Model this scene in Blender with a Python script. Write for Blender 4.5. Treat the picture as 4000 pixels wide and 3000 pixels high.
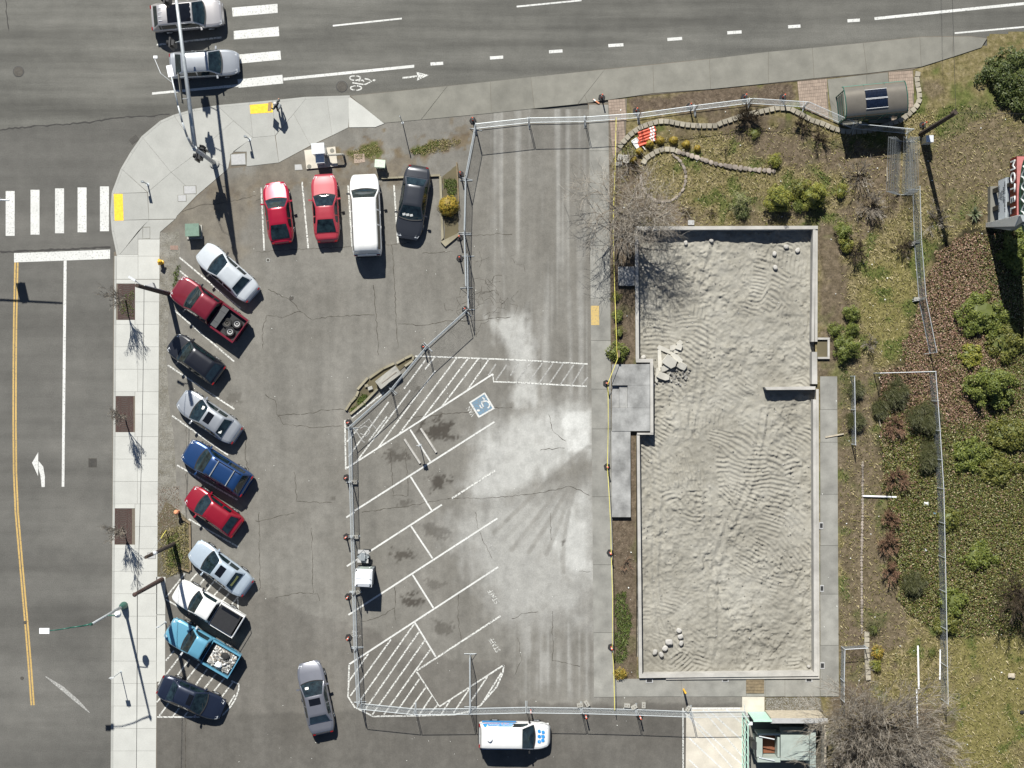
import bpy, bmesh, math, random
import numpy as np
from mathutils import Vector, Matrix

random.seed(7); np.random.seed(7)
for o in list(bpy.data.objects): bpy.data.objects.remove(o)
scene = bpy.context.scene
col = scene.collection

# ------------------------------------------------------------------ camera, sky, sun, exposure
K = 57.5          # photo pixels per metre on the ground
H = 105.0         # height of the drone above the ground
ZL = 0.10         # level of the lot / lawns above the road
cam_d = bpy.data.cameras.new('camera'); cam = bpy.data.objects.new('camera', cam_d); col.objects.link(cam)
cam.location = (0, 0, H); cam.rotation_euler = (0, 0, 0)
cam_d.sensor_fit = 'HORIZONTAL'; cam_d.sensor_width = 36.0
cam_d.lens = 36.0*H*K/4000.0
cam_d.clip_start = 1.0; cam_d.clip_end = 2000.0
scene.camera = cam

SX, SY = 0.215, 0.925                      # shadow run per metre of height (right, down in the photo)
sun_el = math.atan2(1.0, math.hypot(SX, SY)); sun_az = math.atan2(-SX, SY)
w = bpy.data.worlds.new('World'); scene.world = w; w.use_nodes = True
nt = w.node_tree; nt.nodes.clear()
bg = nt.nodes.new('ShaderNodeBackground'); out = nt.nodes.new('ShaderNodeOutputWorld')
sky = nt.nodes.new('ShaderNodeTexSky'); sky.sky_type = 'NISHITA'; sky.sun_disc = False
sky.sun_elevation = sun_el; sky.sun_rotation = sun_az; sky.air_density = 0.75; sky.dust_density = 0.3
bg.inputs['Strength'].default_value = 0.05
nt.links.new(sky.outputs[0], bg.inputs[0]); nt.links.new(bg.outputs[0], out.inputs[0])
sl = bpy.data.lights.new('sun', 'SUN'); sl.energy = 5.0; sl.angle = math.radians(0.53); sl.color = (1.0, 0.975, 0.90)
so = bpy.data.objects.new('sun', sl); col.objects.link(so)
so.rotation_euler = Vector((SX, -SY, -1)).to_track_quat('-Z', 'Y').to_euler()
so.location = (-20, 60, 80)
vs = scene.view_settings; vs.view_transform = 'Standard'; vs.look = 'None'; vs.exposure = 0.60; vs.gamma = 1.0
vs.use_curve_mapping = False

# ------------------------------------------------------------------ pixel helpers
def P(px, py, z=0.0):
    """point at height z that the photo shows at pixel px,py"""
    s = (H-z)/H
    return ((px-2000)/K*s, (1500-py)/K*s, z)
def T(i, j, x, y):              # a position read off one 1000x1000 tile of the photo enlarged 1.659 times
    return (1000*i + x/1.659, 1000*j + y/1.659)
def C(x0, y0, k, x, y): return (x0 + x/k, y0 + y/k)
def W(pts, z): return [P(a, b, z) for a, b in pts]

# ------------------------------------------------------------------ materials
MATS = {}
def lin(c):
    return tuple(((v/255.0)/12.92 if v/255.0 <= 0.04045 else ((v/255.0+0.055)/1.055)**2.4) for v in c)
def new_mat(name):
    m = bpy.data.materials.new(name); m.use_nodes = True
    n = m.node_tree.nodes; n.clear()
    o = n.new('ShaderNodeOutputMaterial'); b = n.new('ShaderNodeBsdfPrincipled')
    m.node_tree.links.new(b.outputs[0], o.inputs[0])
    MATS[name] = m
    return m, m.node_tree, b
def ramp(nt, fac, stops):
    r = nt.nodes.new('ShaderNodeValToRGB'); e = r.color_ramp.elements
    while len(e) < len(stops): e.new(0.5)
    for el, (p, c) in zip(e, stops):
        el.position = p; el.color = (c[0], c[1], c[2], 1)
    nt.links.new(fac, r.inputs[0]); return r.outputs[0]
def noise(nt, vec, scale, detail=4, rough=0.6, dist=0.0):
    n = nt.nodes.new('ShaderNodeTexNoise'); n.inputs['Scale'].default_value = scale
    n.inputs['Detail'].default_value = detail; n.inputs['Roughness'].default_value = rough
    n.inputs['Distortion'].default_value = dist
    if vec is not None: nt.links.new(vec, n.inputs['Vector'])
    return n.outputs[0]
def mix(nt, fac, a, b, mode='MIX'):
    m = nt.nodes.new('ShaderNodeMix'); m.data_type = 'RGBA'; m.blend_type = mode
    for v, i in ((fac, 0), (a, 6), (b, 7)):
        if isinstance(v, (int, float)): m.inputs[i].default_value = v
        elif isinstance(v, tuple): m.inputs[i].default_value = (v[0], v[1], v[2], 1)
        else: nt.links.new(v, m.inputs[i])
    return m.outputs[2]
def mapr(nt, v, a, b, c=0.0, d=1.0):
    m = nt.nodes.new('ShaderNodeMapRange'); m.interpolation_type = 'SMOOTHSTEP'
    nt.links.new(v, m.inputs[0])
    for i, q in enumerate((a, b, c, d)): m.inputs[i+1].default_value = q
    return m.outputs[0]
def position(nt, scale=(1, 1, 1), rot=0.0, obj=False):
    if obj: src = nt.nodes.new('ShaderNodeTexCoord').outputs['Object']
    else: src = nt.nodes.new('ShaderNodeNewGeometry').outputs['Position']
    mp = nt.nodes.new('ShaderNodeMapping'); mp.inputs['Scale'].default_value = scale
    mp.inputs['Rotation'].default_value = (0, 0, rot)
    nt.links.new(src, mp.inputs[0]); return mp.outputs[0]
def bump(nt, b, h, strength=0.3, dist=0.02):
    n = nt.nodes.new('ShaderNodeBump'); n.inputs['Strength'].default_value = strength
    n.inputs['Distance'].default_value = dist
    nt.links.new(h, n.inputs['Height']); nt.links.new(n.outputs[0], b.inputs['Normal'])
def attr(nt, name):
    a = nt.nodes.new('ShaderNodeAttribute'); a.attribute_name = name; return a
def island(nt): return nt.nodes.new('ShaderNodeNewGeometry').outputs['Random Per Island']

def plain(name, c, rough=0.6, metal=0.0, var=0.15, scale=6.0, coat=0.0, bmp=0.0, spec=0.5, obj=True):
    m, nt, b = new_mat(name)
    v = position(nt, obj=obj)
    n = noise(nt, v, scale, 5)
    d = tuple(x*(1-var) for x in c); e = tuple(min(1, x*(1+var)) for x in c)
    nt.links.new(ramp(nt, n, [(0.3, d), (0.7, e)]), b.inputs['Base Color'])
    b.inputs['Roughness'].default_value = rough; b.inputs['Metallic'].default_value = metal
    b.inputs['Coat Weight'].default_value = coat; b.inputs['Coat Roughness'].default_value = 0.04
    b.inputs['Specular IOR Level'].default_value = spec
    if bmp: bump(nt, b, noise(nt, v, scale*4, 6), bmp, 0.02)
    return m
def leafmat(name, cols, rough=0.55, trans=0.25):
    m, nt, b = new_mat(name)
    st = [(i/(len(cols)-1) if len(cols) > 1 else 0, c) for i, c in enumerate(cols)]
    nt.links.new(ramp(nt, island(nt), st), b.inputs['Base Color'])
    b.inputs['Roughness'].default_value = rough
    b.inputs['Specular IOR Level'].default_value = 0.35
    return m
def paintmat(name, c, wear, under):
    m, nt, b = new_mat(name)
    v = position(nt)
    n1 = noise(nt, v, 9.0, 6, 0.7); n2 = noise(nt, v, 0.6, 3)
    f = mapr(nt, n1, 0.60-wear*0.35, 0.70-wear*0.2)
    g = ramp(nt, n2, [(0.3, tuple(x*0.82 for x in c)), (0.7, c)])
    nt.links.new(mix(nt, f, g, under), b.inputs['Base Color'])
    b.inputs['Roughness'].default_value = 0.75
    return m
ASPH = (0.085, 0.081, 0.075)
def asphalt(name, c, streak_rot, streak=0.22, spot=0.3):
    m, nt, b = new_mat(name)
    v = position(nt); sv = position(nt, (0.035, 0.55, 1), streak_rot)
    fine = noise(nt, v, 16, 6, 0.75); big = noise(nt, v, 0.16, 5, 0.6); st = noise(nt, sv, 1.6, 5, 0.6); mid = noise(nt, v, 1.1, 5, 0.65)
    c0 = ramp(nt, st, [(0.28, tuple(x*(1-streak) for x in c)), (0.72, tuple(x*(1+streak) for x in c))])
    c1 = mix(nt, 1.0, c0, ramp(nt, big, [(0.3, (0.84,)*3), (0.7, (1.14, 1.13, 1.12))]), 'MULTIPLY')
    c2 = mix(nt, 1.0, c1, ramp(nt, mid, [(0.3, (0.9,)*3), (0.7, (1.08,)*3)]), 'MULTIPLY')
    c2 = mix(nt, 1.0, c2, ramp(nt, noise(nt, sv, 0.55, 3, 0.5), [(0.35, (0.84,)*3), (0.65, (1.12,)*3)]), 'MULTIPLY')
    c3 = mix(nt, 1.0, c2, ramp(nt, fine, [(0.3, (1-spot,)*3), (0.7, (1+spot,)*3)]), 'MULTIPLY')
    nt.links.new(c3, b.inputs['Base Color']); b.inputs['Roughness'].default_value = 0.9
    b.inputs['Specular IOR Level'].default_value = 0.25
    bump(nt, b, fine, 0.35, 0.015)
    return m
def concrete(name, c, var=0.1, stain=0.12):
    m, nt, b = new_mat(name)
    v = position(nt)
    a = noise(nt, v, 0.9, 6, 0.6); f = noise(nt, v, 14, 5, 0.7)
    oi = nt.nodes.new('ShaderNodeObjectInfo').outputs['Random']
    c0 = ramp(nt, a, [(0.28, tuple(x*(1-stain) for x in c)), (0.7, tuple(x*(1+stain*0.6) for x in c))])
    c1 = mix(nt, 1.0, c0, ramp(nt, oi, [(0, (1-var,)*3), (1, (1+var*0.6,)*3)]), 'MULTIPLY')
    c2 = mix(nt, 1.0, c1, ramp(nt, f, [(0.3, (0.93,)*3), (0.7, (1.05,)*3)]), 'MULTIPLY')
    nt.links.new(c2, b.inputs['Base Color']); b.inputs['Roughness'].default_value = 0.85
    b.inputs['Specular IOR Level'].default_value = 0.3
    bump(nt, b, f, 0.2, 0.01)
    return m

M = {}
M['road'] = asphalt('road_asphalt', (0.113, 0.111, 0.101), math.radians(-5.6), 0.30)
M['side_road'] = asphalt('side_road_asphalt', (0.110, 0.107, 0.099), math.radians(90), 0.13)
M['tar'] = plain('tar', (0.034, 0.032, 0.03), 0.8, obj=False)
M['crack_and_shadow'] = plain('crack', (0.055, 0.048, 0.038), 0.95, var=0.5, obj=False)
M['ground'] = plain('ground_soil', (0.10, 0.085, 0.05), 0.95, var=0.3, scale=0.4, obj=False)
M['walk_new'] = concrete('new_concrete', (0.345, 0.345, 0.325), 0.06, 0.10)
M['walk_bright'] = concrete('bright_concrete', (0.44, 0.44, 0.415), 0.05, 0.08)
M['walk_old'] = concrete('old_concrete', (0.192, 0.186, 0.162), 0.08, 0.2)
M['walk_mid'] = concrete('walkway_concrete', (0.235, 0.23, 0.21), 0.10, 0.30)
M['porch'] = concrete('porch_concrete', (0.29, 0.29, 0.285), 0.05, 0.55)
M['found'] = concrete('foundation_concrete', (0.40, 0.385, 0.36), 0.06, 0.25)
M['pad'] = concrete('loading_pad_concrete', (0.52, 0.48, 0.41), 0.03, 0.2)
M['block'] = concrete('block_concrete', (0.33, 0.32, 0.29), 0.12, 0.2)
M['stone'] = concrete('retaining_stone', (0.33, 0.30, 0.24), 0.2, 0.25)
M['rstone'] = concrete('field_stone', (0.28, 0.24, 0.205), 0.3, 0.35)
M['rubble'] = concrete('rubble_concrete', (0.50, 0.48, 0.43), 0.2, 0.3)
M['kerbold'] = concrete('old_kerb', (0.26, 0.235, 0.17), 0.1, 0.3)
M['brick'] = concrete('paver_brick', (0.30, 0.235, 0.19), 0.16, 0.2)
M['bricksub'] = plain('paver_joint', (0.135, 0.115, 0.09), 0.95, obj=False)
M['darkgrey'] = plain('dark_grey_plastic', (0.055, 0.057, 0.06), 0.6)
M['white'] = paintmat('white_paint', (0.60, 0.60, 0.58), 0.22, (0.24, 0.24, 0.23))
M['whiteworn'] = paintmat('worn_white_paint', (0.62, 0.62, 0.59), 0.40, (0.11, 0.105, 0.1))
M['whitefaint'] = paintmat('faded_white_paint', (0.46, 0.46, 0.44), 0.7, (0.22, 0.215, 0.205))
M['yellow'] = paintmat('yellow_road_paint', (0.50, 0.335, 0.11), 0.25, (0.2, 0.15, 0.08))
M['bluepaint'] = paintmat('blue_paint', (0.13, 0.25, 0.36), 0.55, (0.16, 0.18, 0.2))
M['tactile'] = plain('tactile_yellow', (0.80, 0.50, 0.03), 0.7, obj=False)
M['fadedyellow'] = paintmat('faded_yellow', (0.50, 0.36, 0.13), 0.3, (0.3, 0.24, 0.14))
M['galv'] = plain('galvanised_steel', (0.46, 0.49, 0.51), 0.5, 0.3, 0.1, coat=0)
M['wire'] = plain('galvanised_wire', (0.36, 0.385, 0.40), 0.6, 0.2, 0.1)
M['darksteel'] = plain('dark_steel', (0.05, 0.05, 0.05), 0.5, 0.5)
M['black'] = plain('black_rubber', (0.018, 0.018, 0.019), 0.85)
M['blackplastic'] = plain('black_plastic', (0.02, 0.02, 0.022), 0.45)
M['orange'] = plain('orange_plastic', (0.60, 0.10, 0.05), 0.55)
M['faintorange'] = plain('faded_orange', (0.65, 0.27, 0.14), 0.7)
M['reflect'] = plain('reflective_white', (0.8, 0.8, 0.78), 0.4)
M['greenmetal'] = plain('dark_green_metal', (0.02, 0.10, 0.075), 0.45, 0.2)
M['cabgreen'] = plain('green_cabinet', (0.13, 0.20, 0.155), 0.55)
M['palegreen'] = plain('pale_green_cabinet', (0.50, 0.58, 0.47), 0.5)
M['mint'] = plain('mint_metal', (0.42, 0.62, 0.52), 0.5, var=0.1)
M['dumpster'] = plain('grey_green_steel', (0.33, 0.375, 0.345), 0.5, 0.1, 0.14, 1.5)
M['cabwhite'] = plain('cabinet_aluminium', (0.68, 0.70, 0.72), 0.35, 0.3, 0.05)
M['whiteplastic'] = plain('white_plastic', (0.80, 0.81, 0.83), 0.4, 0, 0.04)
M['greyplastic'] = plain('grey_plastic', (0.20, 0.22, 0.235), 0.5, 0, 0.1)
M['wood'] = plain('dark_pole_wood', (0.045, 0.032, 0.025), 0.9, 0, 0.3, 8)
M['woodbrown'] = plain('brown_pole', (0.062, 0.036, 0.03), 0.8, 0, 0.2, 8)
M['plank'] = plain('weathered_plank', (0.40, 0.35, 0.27), 0.85, 0, 0.2, 4)
M['timber'] = plain('timber_kerb', (0.17, 0.13, 0.08), 0.9, 0, 0.3, 5)
M['hydrant'] = plain('hydrant_yellow', (0.70, 0.40, 0.03), 0.5)
M['grate'] = plain('tree_grate_iron', (0.06, 0.034, 0.029), 0.8, 0.2, 0.35, 10)
M['iron'] = plain('cast_iron', (0.085, 0.078, 0.068), 0.8, 0.3, 0.3, 8)
M['lid'] = plain('grey_lid', (0.36, 0.36, 0.36), 0.7, 0, 0.1)
M['rustlid'] = plain('brown_lid', (0.22, 0.15, 0.12), 0.8, 0, 0.2)
M['tape'] = plain('caution_tape', (0.62, 0.56, 0.13), 0.4)
M['glass'] = plain('car_glass', (0.009, 0.017, 0.020), 0.03, 0, 0.9, 3.2, 0.0, spec=1.0)
M['sunroof'] = plain('sunroof_glass', (0.006, 0.007, 0.010), 0.05, 0, 0.2, 3)
M['solar'] = plain('solar_cell', (0.006, 0.010, 0.022), 0.16, 0, 0.4, 9)
M['shelterroof'] = plain('smoked_roof', (0.21, 0.19, 0.16), 0.22, 0.45, 0.08, 2)
M['head'] = plain('headlight_lens', (0.62, 0.64, 0.66), 0.08, 0.2, 0.2, 20)
M['tail'] = plain('taillight_lens', (0.20, 0.008, 0.008), 0.15, 0, 0.2, 20)
M['amber'] = plain('amber_lens', (0.7, 0.2, 0.02), 0.2)
M['alloy'] = plain('alloy_rim', (0.45, 0.46, 0.47), 0.35, 0.7)
M['paper'] = plain('paper', (0.75, 0.76, 0.72), 0.8, 0, 0.05)
M['cardboard'] = plain('cardboard', (0.30, 0.20, 0.12), 0.85)
M['skin'] = plain('skin', (0.45, 0.26, 0.19), 0.6)
M['signred'] = plain('sign_red', (0.15, 0.014, 0.011), 0.5, 0, 0.15, 3)
M['signpink'] = plain('faded_sign_red', (0.40, 0.14, 0.13), 0.55, 0, 0.15, 3)
M['signgreen'] = plain('sign_green', (0.012, 0.10, 0.07), 0.4)
M['signwhite'] = plain('sign_white', (0.72, 0.74, 0.74), 0.4)
M['signface'] = plain('reader_board', (0.66, 0.70, 0.74), 0.5, 0, 0.08)
M['cardark'] = plain('dark_trim', (0.012, 0.012, 0.013), 0.55)
M['bark'] = plain('grey_bark', (0.115, 0.095, 0.075), 0.9, 0, 0.35, 12)
M['darkbark'] = plain('dark_bark', (0.05, 0.038, 0.03), 0.9, 0, 0.3, 12)
M['twig'] = leafmat('pale_twigs', [(0.14, 0.115, 0.085), (0.27, 0.235, 0.19), (0.38, 0.35, 0.31)])
M['twigred'] = leafmat('reddish_twigs', [(0.15, 0.085, 0.055), (0.27, 0.16, 0.105), (0.21, 0.135, 0.085)])
M['twigdark'] = leafmat('dark_twigs', [(0.05, 0.035, 0.025), (0.09, 0.065, 0.045), (0.07, 0.06, 0.03)])
M['l_gold'] = leafmat('golden_leaves', [(0.20, 0.115, 0.015), (0.34, 0.22, 0.03), (0.27, 0.22, 0.03), (0.12, 0.115, 0.02)])
M['l_yel'] = leafmat('yellow_green_leaves', [(0.10, 0.12, 0.018), (0.22, 0.20, 0.028), (0.17, 0.18, 0.03), (0.07, 0.09, 0.02)])
M['l_green'] = leafmat('green_leaves', [(0.035, 0.05, 0.008), (0.095, 0.12, 0.018), (0.16, 0.175, 0.035), (0.06, 0.085, 0.014)])
M['l_dark'] = leafmat('dark_leaves', [(0.022, 0.036, 0.008), (0.05, 0.068, 0.015), (0.09, 0.105, 0.026)])
M['l_mid'] = leafmat('olive_leaves', [(0.04, 0.05, 0.009), (0.095, 0.10, 0.018), (0.15, 0.145, 0.028), (0.06, 0.075, 0.014)])
M['l_pale'] = leafmat('variegated_leaves', [(0.12, 0.13, 0.05), (0.26, 0.25, 0.12), (0.07, 0.09, 0.03), (0.2, 0.18, 0.09)])
M['l_feather'] = leafmat('feathery_leaves', [(0.04, 0.045, 0.016), (0.07, 0.075, 0.025), (0.10, 0.095, 0.04)])
M['l_yucca'] = leafmat('yucca_leaves', [(0.07, 0.10, 0.045), (0.16, 0.19, 0.11), (0.24, 0.24, 0.15)])
M['ivyred'] = leafmat('red_ground_cover_leaves', [(0.10, 0.05, 0.034), (0.20, 0.105, 0.075), (0.42, 0.29, 0.22), (0.15, 0.115, 0.045), (0.095, 0.10, 0.028), (0.25, 0.13, 0.09)])
M['ivy'] = leafmat('ground_cover_leaves', [(0.03, 0.045, 0.01), (0.075, 0.095, 0.016), (0.13, 0.135, 0.026), (0.05, 0.07, 0.012), (0.22, 0.205, 0.065), (0.10, 0.055, 0.028), (0.08, 0.10, 0.018), (0.38, 0.36, 0.2)])
M['blade'] = leafmat('grass_blades', [(0.09, 0.095, 0.02), (0.17, 0.155, 0.045), (0.27, 0.23, 0.095), (0.42, 0.355, 0.21), (0.14, 0.12, 0.04), (0.31, 0.26, 0.13)])
M['bladegreen'] = leafmat('green_grass_blades', [(0.04, 0.07, 0.012), (0.08, 0.115, 0.022), (0.13, 0.15, 0.04)])
M['litter'] = leafmat('dead_leaf_litter', [(0.06, 0.035, 0.024), (0.13, 0.08, 0.055), (0.20, 0.145, 0.11), (0.28, 0.23, 0.18)])
M['gravelstone'] = leafmat('gravel_stones', [(0.13, 0.125, 0.11), (0.22, 0.21, 0.19), (0.32, 0.31, 0.29)])
CARP = {}
def carpaint(name, c, metal=0.35, rough=0.32):
    if name in CARP: return CARP[name]
    m = plain('paint_'+name, c, rough, metal, 0.04, 2.0, 1.0); CARP[name] = m; return m

# ------------------------------------------------------------------ mesh builder
XF = {}
class MB:
    def __init__(s): s.v = []; s.f = []
    def add(s, vs, fs):
        n = len(s.v); s.v.extend([tuple(q) for q in vs]); s.f.extend([tuple(i+n for i in f) for f in fs]); return s
    def box(s, c, d, rz=0.0, rx=0.0, ry=0.0):
        R = Matrix.Rotation(rz, 3, 'Z') @ Matrix.Rotation(ry, 3, 'Y') @ Matrix.Rotation(rx, 3, 'X')
        vs = [Vector(c) + R @ Vector((a*d[0]/2, b*d[1]/2, e*d[2]/2)) for a in (-1, 1) for b in (-1, 1) for e in (-1, 1)]
        return s.add(vs, [(0, 1, 3, 2), (4, 6, 7, 5), (0, 4, 5, 1), (2, 3, 7, 6), (0, 2, 6, 4), (1, 5, 7, 3)])
    def tube(s, p0, p1, r0, r1=None, n=8, cap=True):
        r1 = r0 if r1 is None else r1
        p0 = Vector(p0); p1 = Vector(p1); d = (p1-p0)
        if d.length < 1e-6: return s
        d.normalize(); a = d.orthogonal().normalized(); b = d.cross(a)
        vs = []
        for p, r in ((p0, r0), (p1, r1)):
            for i in range(n):
                t = 2*math.pi*i/n; vs.append(p + a*(r*math.cos(t)) + b*(r*math.sin(t)))
        fs = [(i, (i+1) % n, n+(i+1) % n, n+i) for i in range(n)]
        if cap: fs += [tuple(range(n-1, -1, -1)), tuple(range(n, 2*n))]
        return s.add(vs, fs)
    def path(s, pts, r, n=6):
        rs = r if isinstance(r, (list, tuple)) else [r]*len(pts)
        for i in range(len(pts)-1): s.tube(pts[i], pts[i+1], rs[i], rs[i+1], n)
        return s
    def prism(s, pts, z0, z1):
        n = len(pts)
        ar = sum(pts[i][0]*pts[(i+1) % n][1]-pts[(i+1) % n][0]*pts[i][1] for i in range(n))
        if ar < 0: pts = pts[::-1]
        vs = [(p[0], p[1], z0) for p in pts] + [(p[0], p[1], z1) for p in pts]
        return s.add(vs, [tuple(range(n-1, -1, -1)), tuple(range(n, 2*n))] + [(i, (i+1) % n, n+(i+1) % n, n+i) for i in range(n)])
    def sheet(s, pts, z):
        n = len(pts)
        ar = sum(pts[i][0]*pts[(i+1) % n][1]-pts[(i+1) % n][0]*pts[i][1] for i in range(n))
        if ar < 0: pts = pts[::-1]
        return s.add([(p[0], p[1], z) for p in pts], [tuple(range(n))])
    def line(s, a, b, wd, z):
        a = Vector((a[0], a[1])); b = Vector((b[0], b[1])); d = (b-a).normalized(); q = Vector((-d.y, d.x))*wd/2
        return s.add([(*(a-q), z), (*(b-q), z), (*(b+q), z), (*(a+q), z)], [(0, 1, 2, 3)])
    def ribbon(s, pts, wd, z):
        n = len(pts); vs = []
        for i in range(n):
            a = Vector(pts[max(0, i-1)][:2]); b = Vector(pts[min(n-1, i+1)][:2]); d = (b-a)
            d = d.normalized() if d.length > 0 else Vector((1, 0)); q = Vector((-d.y, d.x))
            ww = wd[i] if isinstance(wd, (list, tuple)) else wd
            c = Vector(pts[i][:2]); vs += [(*(c-q*ww/2), z), (*(c+q*ww/2), z)]
        return s.add(vs, [(2*i, 2*i+2, 2*i+3, 2*i+1) for i in range(n-1)])
    def grid(s, rows):
        m = len(rows); n = len(rows[0]); vs = [p for r in rows for p in r]
        return s.add(vs, [(i*n+j, i*n+j+1, (i+1)*n+j+1, (i+1)*n+j) for i in range(m-1) for j in range(n-1)])
    def lathe(s, c, prof, n=12):
        rows = []
        for r, z in prof:
            rows.append([(c[0]+r*math.cos(2*math.pi*i/n), c[1]+r*math.sin(2*math.pi*i/n), c[2]+z) for i in range(n)])
        m = len(rows); vs = [p for r in rows for p in r]
        fs = [(i*n+j, i*n+(j+1) % n, (i+1)*n+(j+1) % n, (i+1)*n+j) for i in range(m-1) for j in range(n)]
        fs += [tuple(range(n-1, -1, -1)), tuple(range((m-1)*n, m*n))]
        return s.add(vs, fs)
    def build(s, name, mat, parent=None, world=False, smooth=False, kind=None):
        vs = s.v
        if world and parent is not None:
            inv = XF[parent.name].inverted(); vs = [tuple(inv @ Vector(q)) for q in vs]
        me = bpy.data.meshes.new(name); me.from_pydata(vs, [], s.f); me.update()
        return obj(name, me, mat, parent, smooth, kind)
def obj(name, me, mat, parent=None, smooth=False, kind=None):
    if mat is not None and len(me.materials) == 0: me.materials.append(mat)
    if smooth: me.polygons.foreach_set('use_smooth', [True]*len(me.polygons))
    o = bpy.data.objects.new(name, me); col.objects.link(o)
    if parent is not None: o.parent = parent
    if kind: o['kind'] = kind
    return o
def npmesh(name, verts, faces, mat, parent=None, kind=None, smooth=False, attrs=None):
    """verts (n,3), faces (m,k) arrays"""
    me = bpy.data.meshes.new(name); verts = np.asarray(verts, dtype=np.float32); faces = np.asarray(faces, dtype=np.int32)
    m, k = faces.shape
    me.vertices.add(len(verts)); me.vertices.foreach_set('co', verts.ravel())
    me.loops.add(m*k); me.loops.foreach_set('vertex_index', faces.ravel())
    me.polygons.add(m); me.polygons.foreach_set('loop_start', np.arange(0, m*k, k, dtype=np.int32))
    me.polygons.foreach_set('loop_total', np.full(m, k, dtype=np.int32))
    me.update(calc_edges=True)
    if attrs:
        for an, av in attrs.items():
            a = me.attributes.new(an, 'FLOAT', 'POINT'); a.data.foreach_set('value', np.asarray(av, dtype=np.float32))
    return obj(name, me, mat, parent, smooth, kind)
def thing(name, label, cat, loc=(0, 0, 0), rz=0.0, group=None, scale=(1, 1, 1)):
    o = bpy.data.objects.new(name, None); col.objects.link(o); o.empty_display_size = 0.2
    o.location = loc; o.rotation_euler = (0, 0, rz); o.scale = scale
    XF[o.name] = Matrix.Translation(loc) @ Matrix.Rotation(rz, 4, 'Z') @ Matrix.Diagonal((*scale, 1))
    return tag(o, label, cat, group)
def tag(o, label, cat, group=None):
    o['label'] = label; o['category'] = cat
    if group: o['group'] = group
    return o
def struct(o): o['kind'] = 'structure'; return o
def copy_tree(src, parent=None):
    c = src.copy(); col.objects.link(c); c.parent = parent
    for ch in src.children: copy_tree(ch, c)
    return c
def place(o, loc, rz=0.0, scale=(1, 1, 1)):
    o.location = loc; o.rotation_euler = (0, 0, rz); o.scale = scale
    XF[o.name] = Matrix.Translation(loc) @ Matrix.Rotation(rz, 4, 'Z') @ Matrix.Diagonal((*scale, 1))

# ------------------------------------------------------------------ numpy noise and masks
def vnoise(x, y, seed=0):
    xi = np.floor(x).astype(np.int64); yi = np.floor(y).astype(np.int64); fx = x-xi; fy = y-yi
    fx = fx*fx*(3-2*fx); fy = fy*fy*(3-2*fy)
    def h(a, b):
        n = (a*374761393 + b*668265263 + seed*1442695041) & 0x7fffffff
        n = ((n ^ (n >> 13))*1274126177) & 0x7fffffff
        return ((n ^ (n >> 16)) & 0xffff)/65535.0
    return (h(xi, yi)*(1-fx)+h(xi+1, yi)*fx)*(1-fy) + (h(xi, yi+1)*(1-fx)+h(xi+1, yi+1)*fx)*fy
def fbm(x, y, seed=0, oct=4):
    r = 0; a = 1; t = 0
    for i in range(oct): r = r + a*vnoise(x*2**i, y*2**i, seed+i*17); t += a; a *= 0.5
    return r/t
def polydist(x, y, pts):
    """signed distance (positive inside) of points to polygon, arrays"""
    d2 = np.full(x.shape, 1e9); ins = np.zeros(x.shape, bool); n = len(pts)
    for i in range(n):
        ax, ay = pts[i][:2]; bx, by = pts[(i+1) % n][:2]
        ex, ey = bx-ax, by-ay; L = ex*ex+ey*ey+1e-12
        t = np.clip(((x-ax)*ex+(y-ay)*ey)/L, 0, 1)
        d2 = np.minimum(d2, (x-ax-t*ex)**2+(y-ay-t*ey)**2)
        c = ((ay > y) != (by > y)) & (x < ex*(y-ay)/(ey if abs(ey) > 1e-9 else 1e-9)+ax)
        ins ^= c
    d = np.sqrt(d2); return np.where(ins, d, -d)
def sstep(a, b, v):
    t = np.clip((v-a)/(b-a), 0, 1); return t*t*(3-2*t)
def gridpts(px0, py0, px1, py1, step):
    x0, y1, _ = P(px0, py0); x1, y0, _ = P(px1, py1)
    nx = int((x1-x0)/step)+2; ny = int((y1-y0)/step)+2
    return np.meshgrid(np.linspace(x0, x1, nx), np.linspace(y0, y1, ny))
def gridfaces(ny, nx):
    i = np.arange(ny-1)[:, None]*nx + np.arange(nx-1)[None, :]
    return np.stack([i, i+1, i+nx+1, i+nx], -1).reshape(-1, 4)
def rough_poly(pts, amp, step, seed=0):
    rnd = random.Random(seed); out = []
    n = len(pts)
    for i in range(n):
        a = Vector(pts[i][:2]); b = Vector(pts[(i+1) % n][:2]); L = (b-a).length; m = max(1, int(L/step))
        for j in range(m):
            c = a.lerp(b, j/m); out.append((c.x+rnd.uniform(-amp, amp), c.y+rnd.uniform(-amp, amp)))
    return out
def wpoly(pts): return [P(a, b)[:2] for a, b in pts]
# ================================================================== SETTING
hx0, hy1, _ = P(2474, 882); hx1, hy0, _ = P(3196, 2655)      # the ground sheet leaves the excavation open
t = MB()
for q in ((-320, -320, 320, hy0), (-320, hy1, 320, 320), (-320, hy0, hx0, hy1), (hx1, hy0, 320, hy1)):
    t.sheet([(q[0], q[1]), (q[2], q[1]), (q[2], q[3]), (q[0], q[3])], -0.03)
struct(t.build('ground', M['ground']))
# side road (left) and main road (top)
side_road = struct(MB().sheet(wpoly([(-2600, 300), (1300, 300), (1300, 800), (640, 1000), (640, 6000), (-2600, 6000)]), 0.0).build('side_road', M['side_road']))
seam = [(-2600, 730), T(0, 0, 0, 840), T(0, 0, 140, 825), T(0, 0, 370, 808), T(0, 0, 580, 793), T(0, 0, 760, 762), T(0, 0, 920, 755), T(0, 0, 1100, 740)]
road = struct(MB().sheet(wpoly(seam + [(800, 640), (2400, 540), (3300, 300), (4100, 190), (6600, -40), (6600, -3000), (-2600, -3000)]), 0.004).build('road', M['road']))

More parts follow.
